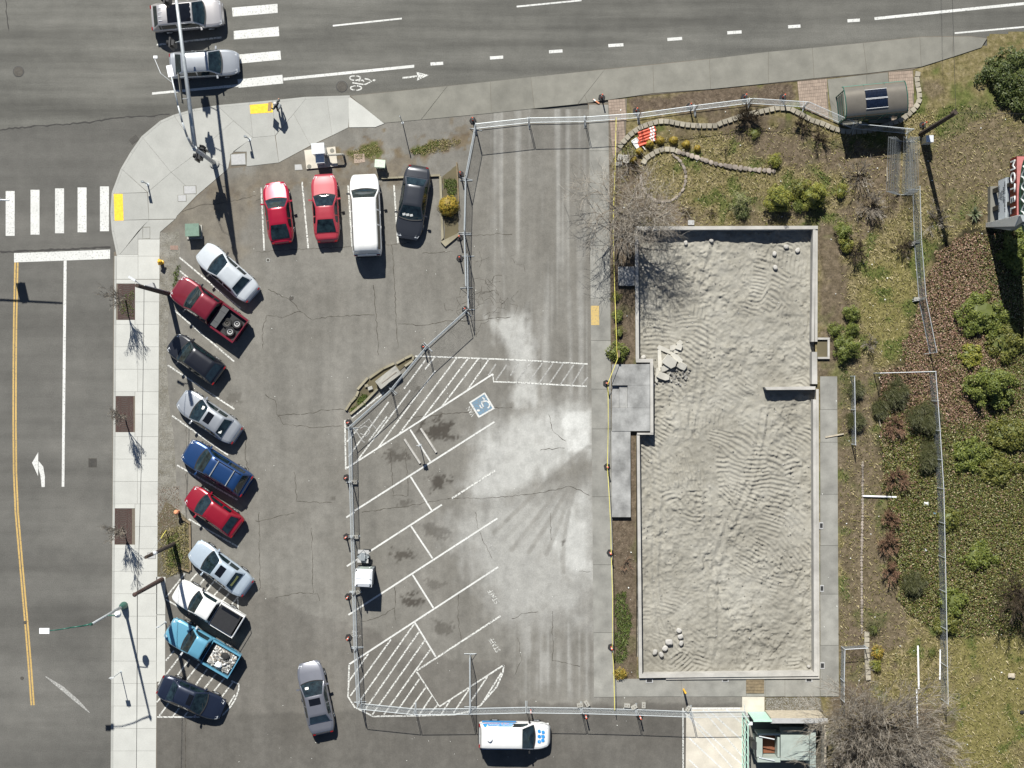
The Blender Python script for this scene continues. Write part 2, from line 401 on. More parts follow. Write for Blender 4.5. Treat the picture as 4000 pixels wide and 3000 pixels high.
def mark(parent, name, pts, mat, z):
    return MB().sheet(wpoly(pts), z).build(name, mat, parent)
def mline(parent, name, a, b, wd, mat, z):
    return MB().line(P(*a), P(*b), wd, z).build(name, mat, parent)
ZR = 0.009; ZS = 0.005
for x0, y0 in ((37, 1238), (198, 1230), (357, 1221), (503, 1215), (648, 1208)):
    a = T(0, 0, x0, y0); mark(side_road, 'crosswalk_bar', [a, (a[0]+35, a[1]), (a[0]+35, a[1]+175), (a[0], a[1]+175)], M['white'], ZS)
mark(side_road, 'stop_bar', [(55, 989), (430, 975), (430, 1011), (55, 1025)], M['white'], ZS)
mark(side_road, 'lane_line', [T(0, 1, 413, 28), T(0, 1, 432, 28), T(0, 1, 417, 1495), T(0, 1, 400, 1495)], M['white'], ZS)
ya = [T(0, 1, 98, 42), T(0, 1, 90, 400), T(0, 1, 87, 700), T(0, 1, 86, 1100), T(0, 1, 89, 1400), T(0, 2, 100, 0), T(0, 2, 130, 350), T(0, 2, 165, 750), T(0, 2, 185, 1000), T(0, 2, 203, 1252)]
for off in (0, 10.2):
    MB().ribbon([P(x+off, y) for x, y in ya], 0.115, ZS).build('centre_line', M['yellow'], side_road)
mark(side_road, 'turn_arrow_shaft', [T(0, 1, *q) for q in ((270, 1497), (290, 1497), (291, 1430), (280, 1365), (250, 1328), (249, 1378), (262, 1420))], M['white'], ZS)
mark(side_road, 'turn_arrow_head', [T(0, 1, *q) for q in ((248, 1270), (208, 1340), (247, 1427))], M['white'], ZS+0.003)
MB().ribbon([P(*T(0, 2, *q)) for q in ((295, 1065), (400, 1140), (500, 1225), (580, 1300))], [0.05, 0.28, 0.25, 0.05], ZS).build('tyre_scuff', M['whitefaint'], side_road)
for pts in ([(906, 30), (1084, 15), (1085, 50), (909, 65)], [(913, 121), (1089, 104), (1091, 141), (914, 154)],
            [(922, 214), (1095, 198), (1098, 233), (926, 249)], [(928, 310), (1103, 292), (1106, 326), (932, 343)]):
    mark(road, 'crosswalk_bar', pts, M['white'], ZR)
mark(road, 'bike_lane_line', [(1107, 304), (1618, 253), (1618, 264), (1107, 315)], M['white'], ZR)
mark(road, 'bike_lane_line', [(594, 361), (930, 329), (931, 339), (594, 370)], M['white'], ZR)
mline(road, 'lane_line', (612, 175), (865, 146), 0.12, M['whiteworn'], ZR)
mline(road, 'lane_line', T(1, 0, 498, 167), T(1, 0, 945, 120), 0.11, M['white'], ZR)
mline(road, 'lane_line', T(2, 0, 30, 43), T(2, 0, 450, 2), 0.11, M['white'], ZR)
for i, x0, y0, x1, y1 in ((1, 1131, 415, 1213, 410), (1, 1516, 376, 1602, 370), (2, 240, 336, 327, 330), (2, 624, 296, 722, 290),
                          (2, 1007, 256, 1102, 249), (2, 1395, 213, 1488, 207), (3, 130, 174, 210, 169), (3, 515, 135, 595, 130)):
    mline(road, 'bike_lane_dash', T(i, 0, x0, y0), T(i, 0, x1, y1), 0.21, M['white'], ZR)
mline(road, 'bike_lane_line', T(3, 0, 690, 121), T(3, 0, 2600, -72), 0.19, M['white'], ZR)
mline(road, 'edge_line', T(3, 0, 1210, 215), T(3, 0, 2600, 90), 0.11, M['white'], ZR)
# cycle symbol and arrow (crop 1300,250 k 5.53)
def B(x, y): return C(1300, 250, 5.53, x, y)
for cx, cy in ((480, 303), (502, 518)):
    for a0, a1 in ((-80, 85), (100, 265)):
        pts = [P(*B(cx+118*math.cos(math.radians(a)), cy+48*math.sin(math.radians(a)))) for a in range(a0, a1+1, 15)]
        MB().ribbon(pts, 0.085, ZR).build('bicycle_wheel_mark', M['whiteworn'], road)
for pp in ([(425, 405), (640, 440), (710, 440), (840, 375), (770, 330), (690, 318)], [(555, 362), (650, 350), (670, 385)]):
    MB().ribbon([P(*B(*q)) for q in pp], 0.09, ZR).build('rider_mark', M['whiteworn'], road)
mark(road, 'rider_head_mark', [B(850, 350), B(895, 328), B(930, 345), B(915, 372), B(880, 372)], M['whiteworn'], ZR)
mark(road, 'arrow_shaft', [B(1508, 282), B(1820, 245), B(1820, 285), B(1508, 320)], M['whiteworn'], ZR)
mark(road, 'arrow_head', [B(1800, 170), B(2075, 240), B(1815, 362), B(1840, 270)], M['whiteworn'], ZR+0.003)
# tar cracks
def jig(pts, amp, step, seed):
    rnd = random.Random(seed); out = []
    for i in range(len(pts)-1):
        a = Vector(pts[i]); b = Vector(pts[i+1]); m = max(1, int((b-a).length/step))
        for j in range(m):
            c = a.lerp(b, j/m); out.append((c.x+rnd.uniform(-amp, amp), c.y+rnd.uniform(-amp, amp)))
    out.append(tuple(pts[-1])); return out
def crackset(name, lines, mat, z, parent, wd, seed=1):
    m = MB(); rnd = random.Random(seed)
    for k, l in enumerate(lines):
        pts = jig([T(*q) if len(q) == 4 else q for q in l], 3.0, 12, seed*31+k)
        m.ribbon([P(*q) for q in pts], [rnd.uniform(0.4, 1.5)*wd for _ in pts], z)
    return m.build(name, mat, parent, kind='stuff')
crackset('tar_seam', [[(-300, 515)] + seam[1:], [(0, 984), (180, 978), (430, 964)], [(20, 0), (28, 60), (35, 120)]], M['tar'], 0.0125, road, 0.065, 3)
crackset('tar_seam', [[(0, 985), (200, 975), (432, 965)]], M['tar'], ZS+0.005, side_road, 0.09, 4)
# utility covers set in the roads
def manhole(px, py, r, label, z=0.009, mat='iron'):
    t = thing('manhole_cover', label, 'manhole cover', P(px, py, z))
    MB().lathe((0, 0, 0), [(r*1.06, -0.02), (r*1.06, 0.004), (r*0.98, 0.006)], 24).build('rim', M['darksteel'], t)
    MB().lathe((0, 0, 0), [(r*0.92, -0.01), (r*0.92, 0.012)], 24).build('cover', M[mat], t)
    m = MB()
    for k in range(3): m.lathe((0, 0, 0.0135+0.0012*(2-k)), [(r*(0.25+0.2*k), 0), (r*(0.25+0.2*k), 0.004), (r*(0.2+0.2*k), 0.004)], 20)
    m.build('pattern_ring', M['iron'], t)
manhole(*T(0, 0, 120, 463), 0.36, 'round iron manhole cover in the road left of the waiting cars')
manhole(*C(1300, 250, 5.53, 195, 485), 0.38, 'rusty round manhole cover beside the painted bicycle symbol')
def grate(px, py, sx, sy, rz, label, n=7, name='drain_grate', z=0.0):
    t = thing(name, label, 'drain grate', P(px, py, z), rz)
    MB().box((0, 0, 0.004), (sx, sy, 0.012)).build('frame', M['iron'], t)
    for k in range(n): MB().box((-sx/2+sx*(k+0.5)/n, 0, 0.016), (sx/n*0.45, sy*0.86, 0.012)).build('bar', M['darksteel'], t)
grate(*T(0, 1, 600, 1340), 0.56, 0.62, 0, 'square drain grate in the side road near the turn arrow')
grate(*T(0, 0, 868, 905), 0.62, 0.42, math.radians(38), 'rusty kerb inlet grate at the rounded corner')

# ------------------------------------------------------------------ parking lot with dust, newer asphalt and oil stains
gx, gy = gridpts(560, 420, 2960, 3300, 0.125)
ppx = gx*K+2000; ppy = 1500-gy*K
def pm(pts, soft, off=0.0): return sstep(-soft, soft, polydist(ppx, ppy, pts)+off)
n1 = fbm(gx*0.55, gy*0.55, 3, 5); n2 = fbm(gx*2.2, gy*2.2, 5, 4); nst = fbm(gx*1.6, gy*0.18, 9, 4)
nd = fbm(gx*3.2, gy*0.8, 13, 4); nbig = fbm(gx*0.9, gy*0.9, 15, 4)
def dz(pts, soft, top, amp=0.9): return top*np.clip(pm(pts, soft)*1.15-0.08+(nbig-0.5)*amp*0.8+(nd-0.5)*amp*0.8+(n2-0.5)*amp*0.5, 0, 1)*pm(pts, soft*1.25, soft*0.9)
dust = dz([(1900, 1660), (2080, 1600), (2300, 1590), (2306, 1765), (2240, 1790), (2130, 1860), (2000, 1940), (1850, 1950), (1810, 1900), (1860, 1800), (1860, 1720)], 70, 0.66)
dust = np.maximum(dust, dz([(2180, 1615), (2304, 1600), (2304, 1765), (2215, 1770)], 30, 1.0))
dust = np.maximum(dust, dz([(2190, 1960), (2306, 1890), (2306, 2240), (2220, 2240), (2120, 2120)], 70, 0.72))
dust = np.maximum(dust, dz([(1900, 1240), (2060, 1230), (2080, 1400), (2120, 1590), (2000, 1600), (2010, 1420)], 45, 0.6, 1.7))
dust = np.maximum(dust, dz([(1750, 2050), (2000, 1900), (2300, 1900), (2306, 2450), (1980, 2420), (1850, 2250)], 130, 0.42))
lane = fbm(gx*2.6, gy*0.05, 33, 3)*0.6+fbm(gx*5.5, gy*0.08, 35, 2)*0.4
dust = np.maximum(dust, 0.25*pm([(1900, 300), (2300, 300), (2306, 1600), (2050, 1600), (1930, 1300), (1880, 900)], 50)*sstep(0.46, 0.66, lane+0.12*(nbig-0.5)))
dust = np.maximum(dust, 0.30*pm([(2000, 2350), (2306, 2350), (2320, 2720), (2050, 2700)], 60)*sstep(0.45, 0.66, lane+0.25*(nbig-0.5)))
trk = np.zeros_like(dust)                                    # clean tyre sweeps through the dust
for k in range(9):      # fan of tyre sweeps turning out of the driveway
    p0 = np.array((2300-k*4, 1745+k*9)); p2 = np.array((1930+k*34, 2080+k*14+(k % 3)*20)); p1 = np.array((2230-k*6, 1790+k*40))
    for t_ in np.linspace(0, 1, 60):
        c_ = (1-t_)**2*p0+2*t_*(1-t_)*p1+t_*t_*p2
        trk = np.maximum(trk, (0.75-0.45*(k % 2))*sstep(13, 5, np.hypot(ppx-c_[0], ppy-c_[1])))
dust = dust*(1-0.75*trk*np.clip(0.4+n2, 0, 1))
dark = pm([(590, 2200), (760, 2290), (1000, 2313), (1080, 2340), (1230, 2400), (1370, 2437), (1430, 2445), (1520, 2495), (1660, 2555), (1780, 2573), (2000, 2590), (2030, 2740), (2700, 2752), (3000, 2752), (3000, 3400), (590, 3400)], 6, (n2-0.5)*40)
dark2 = pm([(590, 2800), (1390, 2775), (2020, 2752), (3000, 2745), (3000, 3400), (590, 3400)], 8, (n2-0.5)*20)
oil = np.zeros_like(dust)
for q, rx, ry, s in ((T(1, 1, 1190, 1115), 58, 40, 1.0), (T(1, 1, 905, 1300), 42, 26, 0.75), (T(1, 1, 1180, 1470), 42, 30, 0.95), (T(1, 1, 960, 1600), 38, 22, 0.6),
                     (T(1, 2, 965, 270), 46, 24, 0.85), (T(1, 2, 1000, 570), 46, 22, 0.95), (T(1, 2, 1210, 740), 36, 28, 0.6), (T(1, 2, 1150, 120), 48, 26, 0.55),
                     (T(1, 2, 1150, 465), 40, 22, 0.45), (T(2, 2, 335, 200), 10, 14, 0.9), (T(2, 2, 610, 970), 14, 50, 0.6), (T(1, 1, 905, 1250), 22, 30, 0.35), (T(0, 1, 1530, 910), 34, 22, 0.4),
                     (T(1, 1, 505, 1570), 9, 9, 0.5), (T(1, 1, 1052, 855), 10, 10, 0.6), (T(1, 0, 320, 1560), 9, 9, 0)):
    d = 1-np.sqrt(((ppx-q[0])/rx)**2+((ppy-q[1])/ry)**2)
    oil = np.maximum(oil, 0.8*s*sstep(-0.1, 0.4, d+(n2-0.5)*2.2+(vnoise(gx*9, gy*9, 4)-0.5)*0.9))
weed = 0.9*pm([(1260, 600), (1480, 545), (1540, 600), (1430, 650), (1330, 640)], 14, (n2-0.5)*160)
weed = np.maximum(weed, 0.9*pm([(1600, 590), (1690, 545), (1830, 535), (1810, 570), (1700, 600), (1610, 612)], 10, (n2-0.5)*90))
weed = np.maximum(weed, 0.35*pm([(640, 860), (880, 650), (1240, 600), (1500, 560), (1560, 720), (1000, 800), (900, 1000)], 60, (n1-0.5)*320))
weed = np.maximum(weed, 0.55*pm([(760, 700), (1260, 690), (1800, 480), (1850, 520), (1560, 720), (1100, 740), (820, 860)], 20, (n2-0.62)*230))
green = 0.9*pm([(1340, 605), (1470, 560), (1495, 600), (1400, 625)], 8, (n2-0.5)*80)
green = np.maximum(green, pm([(1610, 580), (1720, 548), (1720, 575), (1620, 600)], 8, (n2-0.5)*60))
m, nt, b = new_mat('lot_asphalt')
v = position(nt); sv = position(nt, (0.5, 0.05, 1))
fine = noise(nt, v, 15, 6, 0.75); big = noise(nt, v, 0.2, 5, 0.6); mid = noise(nt, v, 1.5, 6, 0.65); st = noise(nt, sv, 1.6, 5)
c = ramp(nt, big, [(0.3, (0.140, 0.132, 0.117)), (0.7, (0.182, 0.174, 0.157))])
c = mix(nt, 1.0, c, ramp(nt, st, [(0.3, (0.86,)*3), (0.7, (1.12,)*3)]), 'MULTIPLY')
c = mix(nt, 1.0, c, ramp(nt, mid, [(0.3, (0.85,)*3), (0.7, (1.12,)*3)]), 'MULTIPLY')
dk = attr(nt, 'dark').outputs['Fac']; dk2 = attr(nt, 'dark2').outputs['Fac']
c = mix(nt, dk, c, mix(nt, 1.0, c, (0.82, 0.81, 0.81), 'MULTIPLY'))
c = mix(nt, dk2, c, mix(nt, 1.0, c, (0.80, 0.80, 0.80), 'MULTIPLY'))
c = mix(nt, attr(nt, 'weed').outputs['Fac'], c, ramp(nt, mid, [(0.3, (0.085, 0.062, 0.04)), (0.7, (0.17, 0.135, 0.085))]))
c = mix(nt, attr(nt, 'green').outputs['Fac'], c, (0.075, 0.09, 0.022))
c = mix(nt, attr(nt, 'dust').outputs['Fac'], c, ramp(nt, mid, [(0.3, (0.40, 0.40, 0.385)), (0.7, (0.53, 0.53, 0.51))]))
c = mix(nt, attr(nt, 'oil').outputs['Fac'], c, (0.032, 0.026, 0.02))
c = mix(nt, 1.0, c, ramp(nt, fine, [(0.3, (0.82,)*3), (0.7, (1.17,)*3)]), 'MULTIPLY')
nt.links.new(c, b.inputs['Base Color']); b.inputs['Roughness'].default_value = 0.9; b.inputs['Specular IOR Level'].default_value = 0.25
bump(nt, b, fine, 0.3, 0.015)
keep = np.ones(gx.size, bool)
F = gridfaces(*gx.shape)
lotpoly = [(605, 800), (640, 790), (850, 690), (960, 640), (1150, 545), (1420, 470), (2330, 400), (2330, 2700), (2950, 2700), (2950, 3290), (596, 3290), (596, 900)]
fc = np.stack([ppx.ravel()[F].mean(1), ppy.ravel()[F].mean(1)], -1)
F = F[polydist(fc[:, 0], fc[:, 1], [(618, 900), (618, 880), (800, 690), (880, 640), (1090, 600), (1350, 480), (1420, 440), (2336, 425), (2336, 2712), (3000, 2712), (3000, 3400), (590, 3400), (605, 2300), (618, 1200)]) > 0]
lot = struct(npmesh('parking_lot', np.stack([gx.ravel(), gy.ravel(), np.full(gx.size, ZL)], -1), F, m, attrs={'dust': dust.ravel(), 'dark': dark.ravel(), 'dark2': dark2.ravel(), 'oil': oil.ravel(), 'weed': weed.ravel(), 'green': green.ravel()}))
cr = [[(1, 1, 80, 215), (1, 1, 230, 290), (1, 1, 290, 360), (1, 1, 370, 415), (1, 1, 470, 395), (1, 1, 770, 382)], [(1, 1, 290, 355), (1, 1, 175, 402), (1, 1, 75, 380), (1, 1, 45, 480), (1, 1, 45, 600)],
      [(1, 1, 60, 900), (1, 1, 130, 940), (1, 1, 140, 1030), (1, 1, 350, 1020), (1, 1, 420, 1000), (1, 1, 570, 995)], [(1, 1, 140, 1030), (1, 1, 180, 1090), (1, 1, 350, 1110), (1, 1, 560, 1100)],
      [(1, 1, 890, 0), (1, 1, 905, 300), (1, 1, 920, 600)], [(1, 1, 765, 190), (1, 1, 795, 640)], [(1, 1, 970, 1050), (1, 1, 1190, 1025), (1, 1, 1400, 1010), (1, 1, 1530, 985), (1, 1, 1659, 980)],
      [(1, 1, 1250, 1570), (1, 1, 1450, 1570), (1, 1, 1659, 1555), (2, 1, 200, 1530), (2, 1, 380, 1490), (2, 1, 500, 1550)], [(1, 1, 920, 440), (1, 1, 1100, 450), (1, 1, 1250, 420), (1, 1, 1450, 415), (1, 1, 1650, 395)],
      [(1, 1, 250, 1400), (1, 1, 265, 1590), (1, 1, 500, 1600)], [(1, 1, 870, 1250), (1, 1, 890, 1550), (1, 1, 990, 1555), (1, 1, 970, 1250)], [(1, 1, 690, 1659), (1, 1, 830, 1640), (1, 1, 1100, 1600), (1, 1, 1250, 1570)],
      [(1, 2, 0, 60), (1, 2, 100, 40), (1, 2, 250, 5)], [(1, 2, 20, 0), (1, 2, 25, 300), (1, 2, 30, 520)], [(1, 2, 130, 555), (1, 2, 290, 520), (1, 2, 400, 530), (1, 2, 415, 575)], [(1, 2, 370, 520), (1, 2, 370, 300), (1, 2, 360, 100)],
      [(1, 2, 1420, 0), (1, 2, 1430, 80), (1, 2, 1460, 160), (1, 2, 1530, 300)], [(1, 2, 690, 710), (1, 2, 820, 670), (1, 2, 900, 620)], [(1, 2, 1310, 520), (1, 2, 1310, 700), (1, 2, 1330, 820)], [(1, 2, 900, 460), (1, 2, 905, 700)],
      [(2, 2, 0, 695), (2, 2, 60, 660), (2, 2, 170, 645)], [(2, 2, 40, 810), (2, 2, 60, 950), (2, 2, 20, 1050)], [(2, 2, 260, 640), (2, 2, 265, 960), (2, 2, 440, 1000)], [(2, 2, 245, 0), (2, 2, 255, 180)], [(2, 2, 430, 385), (2, 2, 510, 385)],
      [(0, 1, 1600, 1160), (0, 1, 1590, 1300), (0, 1, 1620, 1420)], [(1, 0, 0, 1305), (1, 0, 60, 1280)], [(1, 0, 0, 1635), (1, 0, 300, 1615), (1, 0, 620, 1600), (1, 0, 850, 1590), (1, 0, 1000, 1575)], [(1, 0, 1390, 1530), (1, 0, 1560, 1515), (1, 0, 1659, 1520)],
      [(2, 1, 240, 1030), (2, 1, 260, 1130), (2, 1, 350, 1200)], [(2, 1, 180, 1255), (2, 1, 340, 1245)], [(0, 1, 1210, 1090), (0, 1, 1208, 1659)], [(1, 0, 880, 1590), (1, 0, 890, 1659)], [(0, 0, 1180, 1370), (0, 0, 1300, 1330), (0, 0, 1420, 1320), (0, 0, 1659, 1270)],  # the upright line beside the angled stalls paints the overhead cable's shadow
      [(0, 2, 1205, 1320), (0, 2, 1205, 1659)], [(1, 0, 1080, 1640), (1, 0, 1280, 1630)]]
crackset('crack', cr, M['crack_and_shadow'], ZL+0.004, lot, 0.032, 5)  # cracks, plus the cable shadow drawn as a dark ribbon
rnd = random.Random(11); al = []
for k in range(46):        # crazed patch by the fence corner
    x = rnd.gauss(1880, 60); y = rnd.gauss(1160, 75)
    a = rnd.uniform(0, 6.28); al.append([(x, y), (x+rnd.uniform(14, 40)*math.cos(a), y+rnd.uniform(14, 40)*math.sin(a)), (x+rnd.uniform(30, 60)*math.cos(a+0.6), y+rnd.uniform(30, 60)*math.sin(a+0.6))])
crackset('crack', al, M['crack_and_shadow'], ZL+0.0045, lot, 0.02, 6)
ZP = ZL+0.007
def pl(i, j, x0, y0, x1, y1, mat='white', wd=0.105, name='parking_line', z=ZP):
    return mline(lot, name, T(i, j, x0, y0), T(i, j, x1, y1), wd, M[mat], z)
for q in ((1, 0, 35, 1218, 55, 1625), (1, 0, 300, 1180, 340, 1610), (1, 0, 598, 1200, 624, 1600), (1, 0, 895, 1200, 920, 1578)): pl(*q, 'whiteworn')
for q in ((0, 1, 1165, 10, 1560, 340), (0, 1, 1165, 95, 1220, 140), (0, 1, 1130, 350, 1520, 685), (0, 1, 1090, 708, 1520, 992), (0, 1, 1118, 1035, 1480, 1290), (0, 1, 1150, 1355, 1540, 1580), (0, 2, 1225, 45, 1545, 225)): pl(*q, 'whiteworn')
def cl(k, x0, y0, x1, y1, ox, oy, wd=0.10, z=ZP, mat='whiteworn'): mline(lot, 'parking_line', C(ox, oy, k, x0, y0), C(ox, oy, k, x1, y1), wd, M[mat], z)
for k, q in enumerate(((430, 660, 130, 1040), (640, 640, 510, 790), (760, 730, 640, 880), (900, 790, 770, 950), (1020, 880, 890, 1030), (1160, 960, 1030, 1110), (1290, 1040, 1170, 1180))): cl(4.1475, *q, 620, 2080)
cl(4.1475, 120, 1080, 330, 1200, 620, 2080, z=ZP+0.003); cl(4.1475, 1285, 1040, 1290, 1270, 620, 2080, z=ZP+0.003)
for q in ((350, 555, 240, 690), (455, 600, 130, 1020), (560, 670, 385, 900), (690, 730, 510, 960), (800, 800, 640, 1020), (915, 870, 755, 1070), (1025, 930, 880, 1110), (1140, 985, 990, 1180), (165, 1195, 115, 1250), (275, 1265, 150, 1435), (420, 1330, 335, 1440), (535, 1380, 480, 1450), (1170, 1150, 1085, 1290)): cl(3.456, *q, 580, 2380)
cl(3.456, 120, 1450, 690, 1450, 580, 2380, z=ZP+0.003)
MB().ribbon([P(*C(580, 2380, 3.456, *q)) for q in ((1120, 960), (1225, 1010), (1220, 1080), (1180, 1200), (1120, 1300), (1000, 1430))], 0.10, ZP+0.003).build('parking_line', M['whiteworn'], lot)
# hatched zone by the stone island
bord = [T(1, 1, 580, 1380), T(1, 1, 1535, 765), T(1, 1, 1540, 815), T(1, 1, 1659, 818), T(2, 1, 485, 845)]
MB().ribbon([P(*q) for q in bord[:2]], 0.11, ZP+0.003).build('parking_line', M['white'], lot)
MB().ribbon([P(*q) for q in bord[1:]], 0.10, ZP+0.004).build('parking_line', M['whiteworn'], lot)
MB().ribbon([P(*q) for q in (T(1, 1, 1030, 648), T(1, 1, 1659, 672), T(2, 1, 490, 700))], 0.10, ZP+0.003).build('parking_line', M['whiteworn'], lot)
pl(1, 1, 577, 1062, 583, 1380, 'whiteworn', z=ZP+0.004)
for lx, ly, ux, uy in ((650, 1335, 1000, 870), (790, 1245, 1165, 740), (925, 1158, 1300, 662), (1075, 1060, 1375, 664), (1205, 975, 1440, 667), (1370, 868, 1510, 670), (600, 1300, 860, 945), (590, 1205, 660, 1120), (620, 1050, 830, 885), (960, 860, 1100, 672), (730, 1200, 850, 1040), (1095, 735, 1160, 655)): pl(1, 1, ux, uy, lx, ly, 'whiteworn', 0.1)
for q in ((2, 1, 45, 690, -10, 775), (2, 1, 120, 690, 30, 815), (2, 1, 195, 695, 105, 820), (2, 1, 265, 695, 175, 825), (2, 1, 330, 700, 240, 830), (2, 1, 400, 705, 312, 835), (2, 1, 465, 705, 385, 838), (2, 1, 490, 785, 450, 838), (1, 1, 1555, 700, 1505, 775), (1, 1, 1625, 705, 1555, 805)): pl(*q, 'whitefaint', 0.1)
for q in ((1, 1, 640, 1650, 1545, 1075), (1, 1, 1270, 1570, 1550, 1390), (1, 2, 590, 350, 1205, -48), (1, 2, 600, 665, 1565, 40), (1, 2, 605, 985, 1570, 355), (1, 2, 1040, 1028, 1585, 672)): pl(*q, 'white' if q[2] < 1000 else 'whiteworn', 0.115, z=ZP+0.003)
for q in ((1, 1, 1000, 1125, 1130, 1330), (1, 1, 1000, 1425, 1140, 1650), (1, 2, 1005, 90, 1145, 300), (1, 2, 1015, 405, 1150, 620), (1, 2, 1030, 715, 1165, 935), (1, 2, 585, 35, 640, 0)): pl(*q, 'white', 0.11)
for pp in ([(605, 985), (598, 1195), (640, 1262), (760, 1322), (1050, 1318), (1290, 1310), (1390, 1288), (1455, 1250), (1560, 1130), (1600, 1040), (1605, 990)], [(1605, 990), (1190, 1258), (1040, 1030)]):
    MB().ribbon([P(*T(1, 2, *q)) for q in pp], 0.11, ZP+0.003).build('parking_line', M['whiteworn'], lot)
for x0, y0, x1, y1 in ((730, 915, 600, 1100), (875, 825, 612, 1190), (1025, 725, 660, 1240), (1060, 770, 700, 1290), (1095, 830, 755, 1310), (1130, 890, 830, 1310), (1060, 1080, 900, 1310), (1100, 1135, 975, 1310), (1140, 1190, 1060, 1310), (1180, 1245, 1120, 1312), (1260, 1215, 1200, 1310), (1385, 1140, 1280, 1300), (1500, 1065, 1390, 1230), (1590, 1040, 1465, 1240)): pl(1, 2, x0, y0, x1, y1, 'whiteworn', 0.1)
# lettering and symbols
def text_mesh(s, size, ext=0.0):
    cu = bpy.data.curves.new('t', 'FONT'); cu.body = s; cu.size = size; cu.extrude = ext; cu.align_x = 'CENTER'; cu.align_y = 'CENTER'
    o = bpy.data.objects.new('t', cu); col.objects.link(o); dg = bpy.context.evaluated_depsgraph_get()
    me = bpy.data.meshes.new_from_object(o.evaluated_get(dg)); bpy.data.objects.remove(o); return me
def letter(s, px, py, size, ang, mat, parent, z, name='painted_word', sx=1.0):
    o = obj(name, text_mesh(s, size), M[mat], parent); o.location = P(px, py, z); o.rotation_euler = (0, 0, math.radians(ang)); o.scale = (sx, 1, 1); return o
for q, mt in ((T(1, 2, 1528, 225), 'whitefaint'), (T(1, 2, 1540, 548), 'whiteworn'), (T(1, 2, 1548, 862), 'whiteworn')):
    letter('STAFF', *q, 0.50, 121, mt, lot, ZP, sx=0.78)
def I(x, y): return C(1780, 1480, 5.53, x, y)
letter('VAN', *I(328, 700), 0.44, 121, 'whiteworn', lot, ZP, sx=0.8)
mark(lot, 'accessible_bay_panel', [I(630, 285), I(845, 640), I(495, 845), I(290, 505)], M['white'], ZP)
mark(lot, 'accessible_bay_field', [I(622, 330), I(795, 630), I(510, 795), I(338, 512)], M['bluepaint'], ZP+0.003)
arc = [P(*I(640+95*math.cos(math.radians(a)), 560+82*math.sin(math.radians(a)))) for a in range(-125, 65, 14)]
MB().ribbon(arc, 0.095, ZP+0.006).build('wheelchair_wheel_mark', M['white'], lot)
for pp in ([(520, 560), (545, 620), (590, 625)], [(555, 515), (600, 600)], [(575, 400), (628, 440), (600, 455)], [(555, 510), (590, 480)]):
    MB().ribbon([P(*I(*q)) for q in pp], 0.08, ZP+0.006).build('wheelchair_user_mark', M['white'], lot)
MB().sheet([P(*I(490+35*math.cos(a*0.524), 680+24*math.sin(a*0.524)))[:2] for a in range(12)], ZP+0.006).build('wheelchair_head_mark', M['white'], lot)
def J(x, y): return C(1300, 1350, 4.1475, x, y)
for pp in ([(370, 1365), (590, 1190), (700, 1345)], [(370, 1365), (480, 1540), (520, 1570)], [(450, 1340), (520, 1300), (590, 1330), (600, 1400), (540, 1470)], [(450, 1420), (560, 1480)]):
    MB().ribbon([P(*J(*q)) for q in pp], 0.075, ZP+0.004).build('faded_symbol_line', M['whitefaint'], lot)
for dy, s in ((0, 'EMP'), (14, 'ONLY')): letter(s, 1386+dy*0.4, 2470+dy, 0.26, -8, 'whiteworn', lot, ZP, sx=0.9)

# ------------------------------------------------------------------ pavements
def slab(parent, pts, z, mat, name='slab', th=0.10, inset=0.6):
    # inset leaves the joint open
    cx = sum(p[0] for p in pts)/len(pts); cy = sum(p[1] for p in pts)/len(pts); q = []
    for x, y in pts:
        d = math.hypot(x-cx, y-cy); f = max(0.0, (d-inset)/d); q.append((cx+(x-cx)*f, cy+(y-cy)*f))
    return MB().prism(wpoly(q), z-th, z).build(name, M[mat], parent)
ZW = 0.125
sw_pts = [(446, 985), (622, 930), (625, 1000), (616, 2000), (613, 3300), (440, 3300), (438, 2400), (440, 2000)]
sw = struct(MB().prism(wpoly(sw_pts), 0.0, ZW-0.02).build('sidewalk', M['bricksub']))
# long straight walk: kerb, inner and outer slabs
rows = [1000, 1092] + [1092+87.6*k for k in range(1, 26)]
def edge(y, side):  # left kerb edge, slab split, right edge
    t_ = (y-1000)/1000.0
    return {'k': 449-7.5*t_, 'k2': 457-7*t_, 'm': 541-3*t_, 'r': 625-7*t_}[side]
grates_y = [(1108, 1250), (1547, 1688), (1985, 2127)]
for a, b in zip(rows[:-1], rows[1:]):
    ym = (a+b)/2
    slab(sw, [(edge(a, 'k'), a), (edge(a, 'k2'), a), (edge(b, 'k2'), b), (edge(b, 'k'), b)], ZW, 'walk_new', 'kerb_stone', 0.13, 0.3)
    segs = [(a, b)]
    for g0, g1 in grates_y:
        ns = []
        for s0, s1 in segs:
            if s1 <= g0 or s0 >= g1: ns.append((s0, s1)); continue
            if s0 < g0: ns.append((s0, g0))
            if s1 > g1: ns.append((g1, s1))
        segs = ns
    gr = any(not (b <= g0 or a >= g1) for g0, g1 in grates_y)
    if a >= 1090:
        for s0, s1 in segs:
            if s1-s0 > 4: slab(sw, [(edge(s0, 'k2'), s0), (edge(s0, 'm') if not gr else 529, s0), (edge(s1, 'm') if not gr else 529, s1), (edge(s1, 'k2'), s1)], ZW, 'walk_bright')
        slab(sw, [(edge(a, 'm') if not gr else 529, a), (edge(a, 'r'), a), (edge(b, 'r'), b), (edge(b, 'm') if not gr else 529, b)], ZW, 'walk_bright')
for pts in ([(541, 935), (626, 935), (625, 1001), (541, 1001)], [(541, 1001), (625, 1001), (625, 1091), (541, 1091)], [(457, 1001), (541, 1001), (541, 1091), (457, 1091)], [(463, 995), (541, 995), (541, 1001), (457, 1001)]):
    slab(sw, pts, ZW, 'walk_bright')
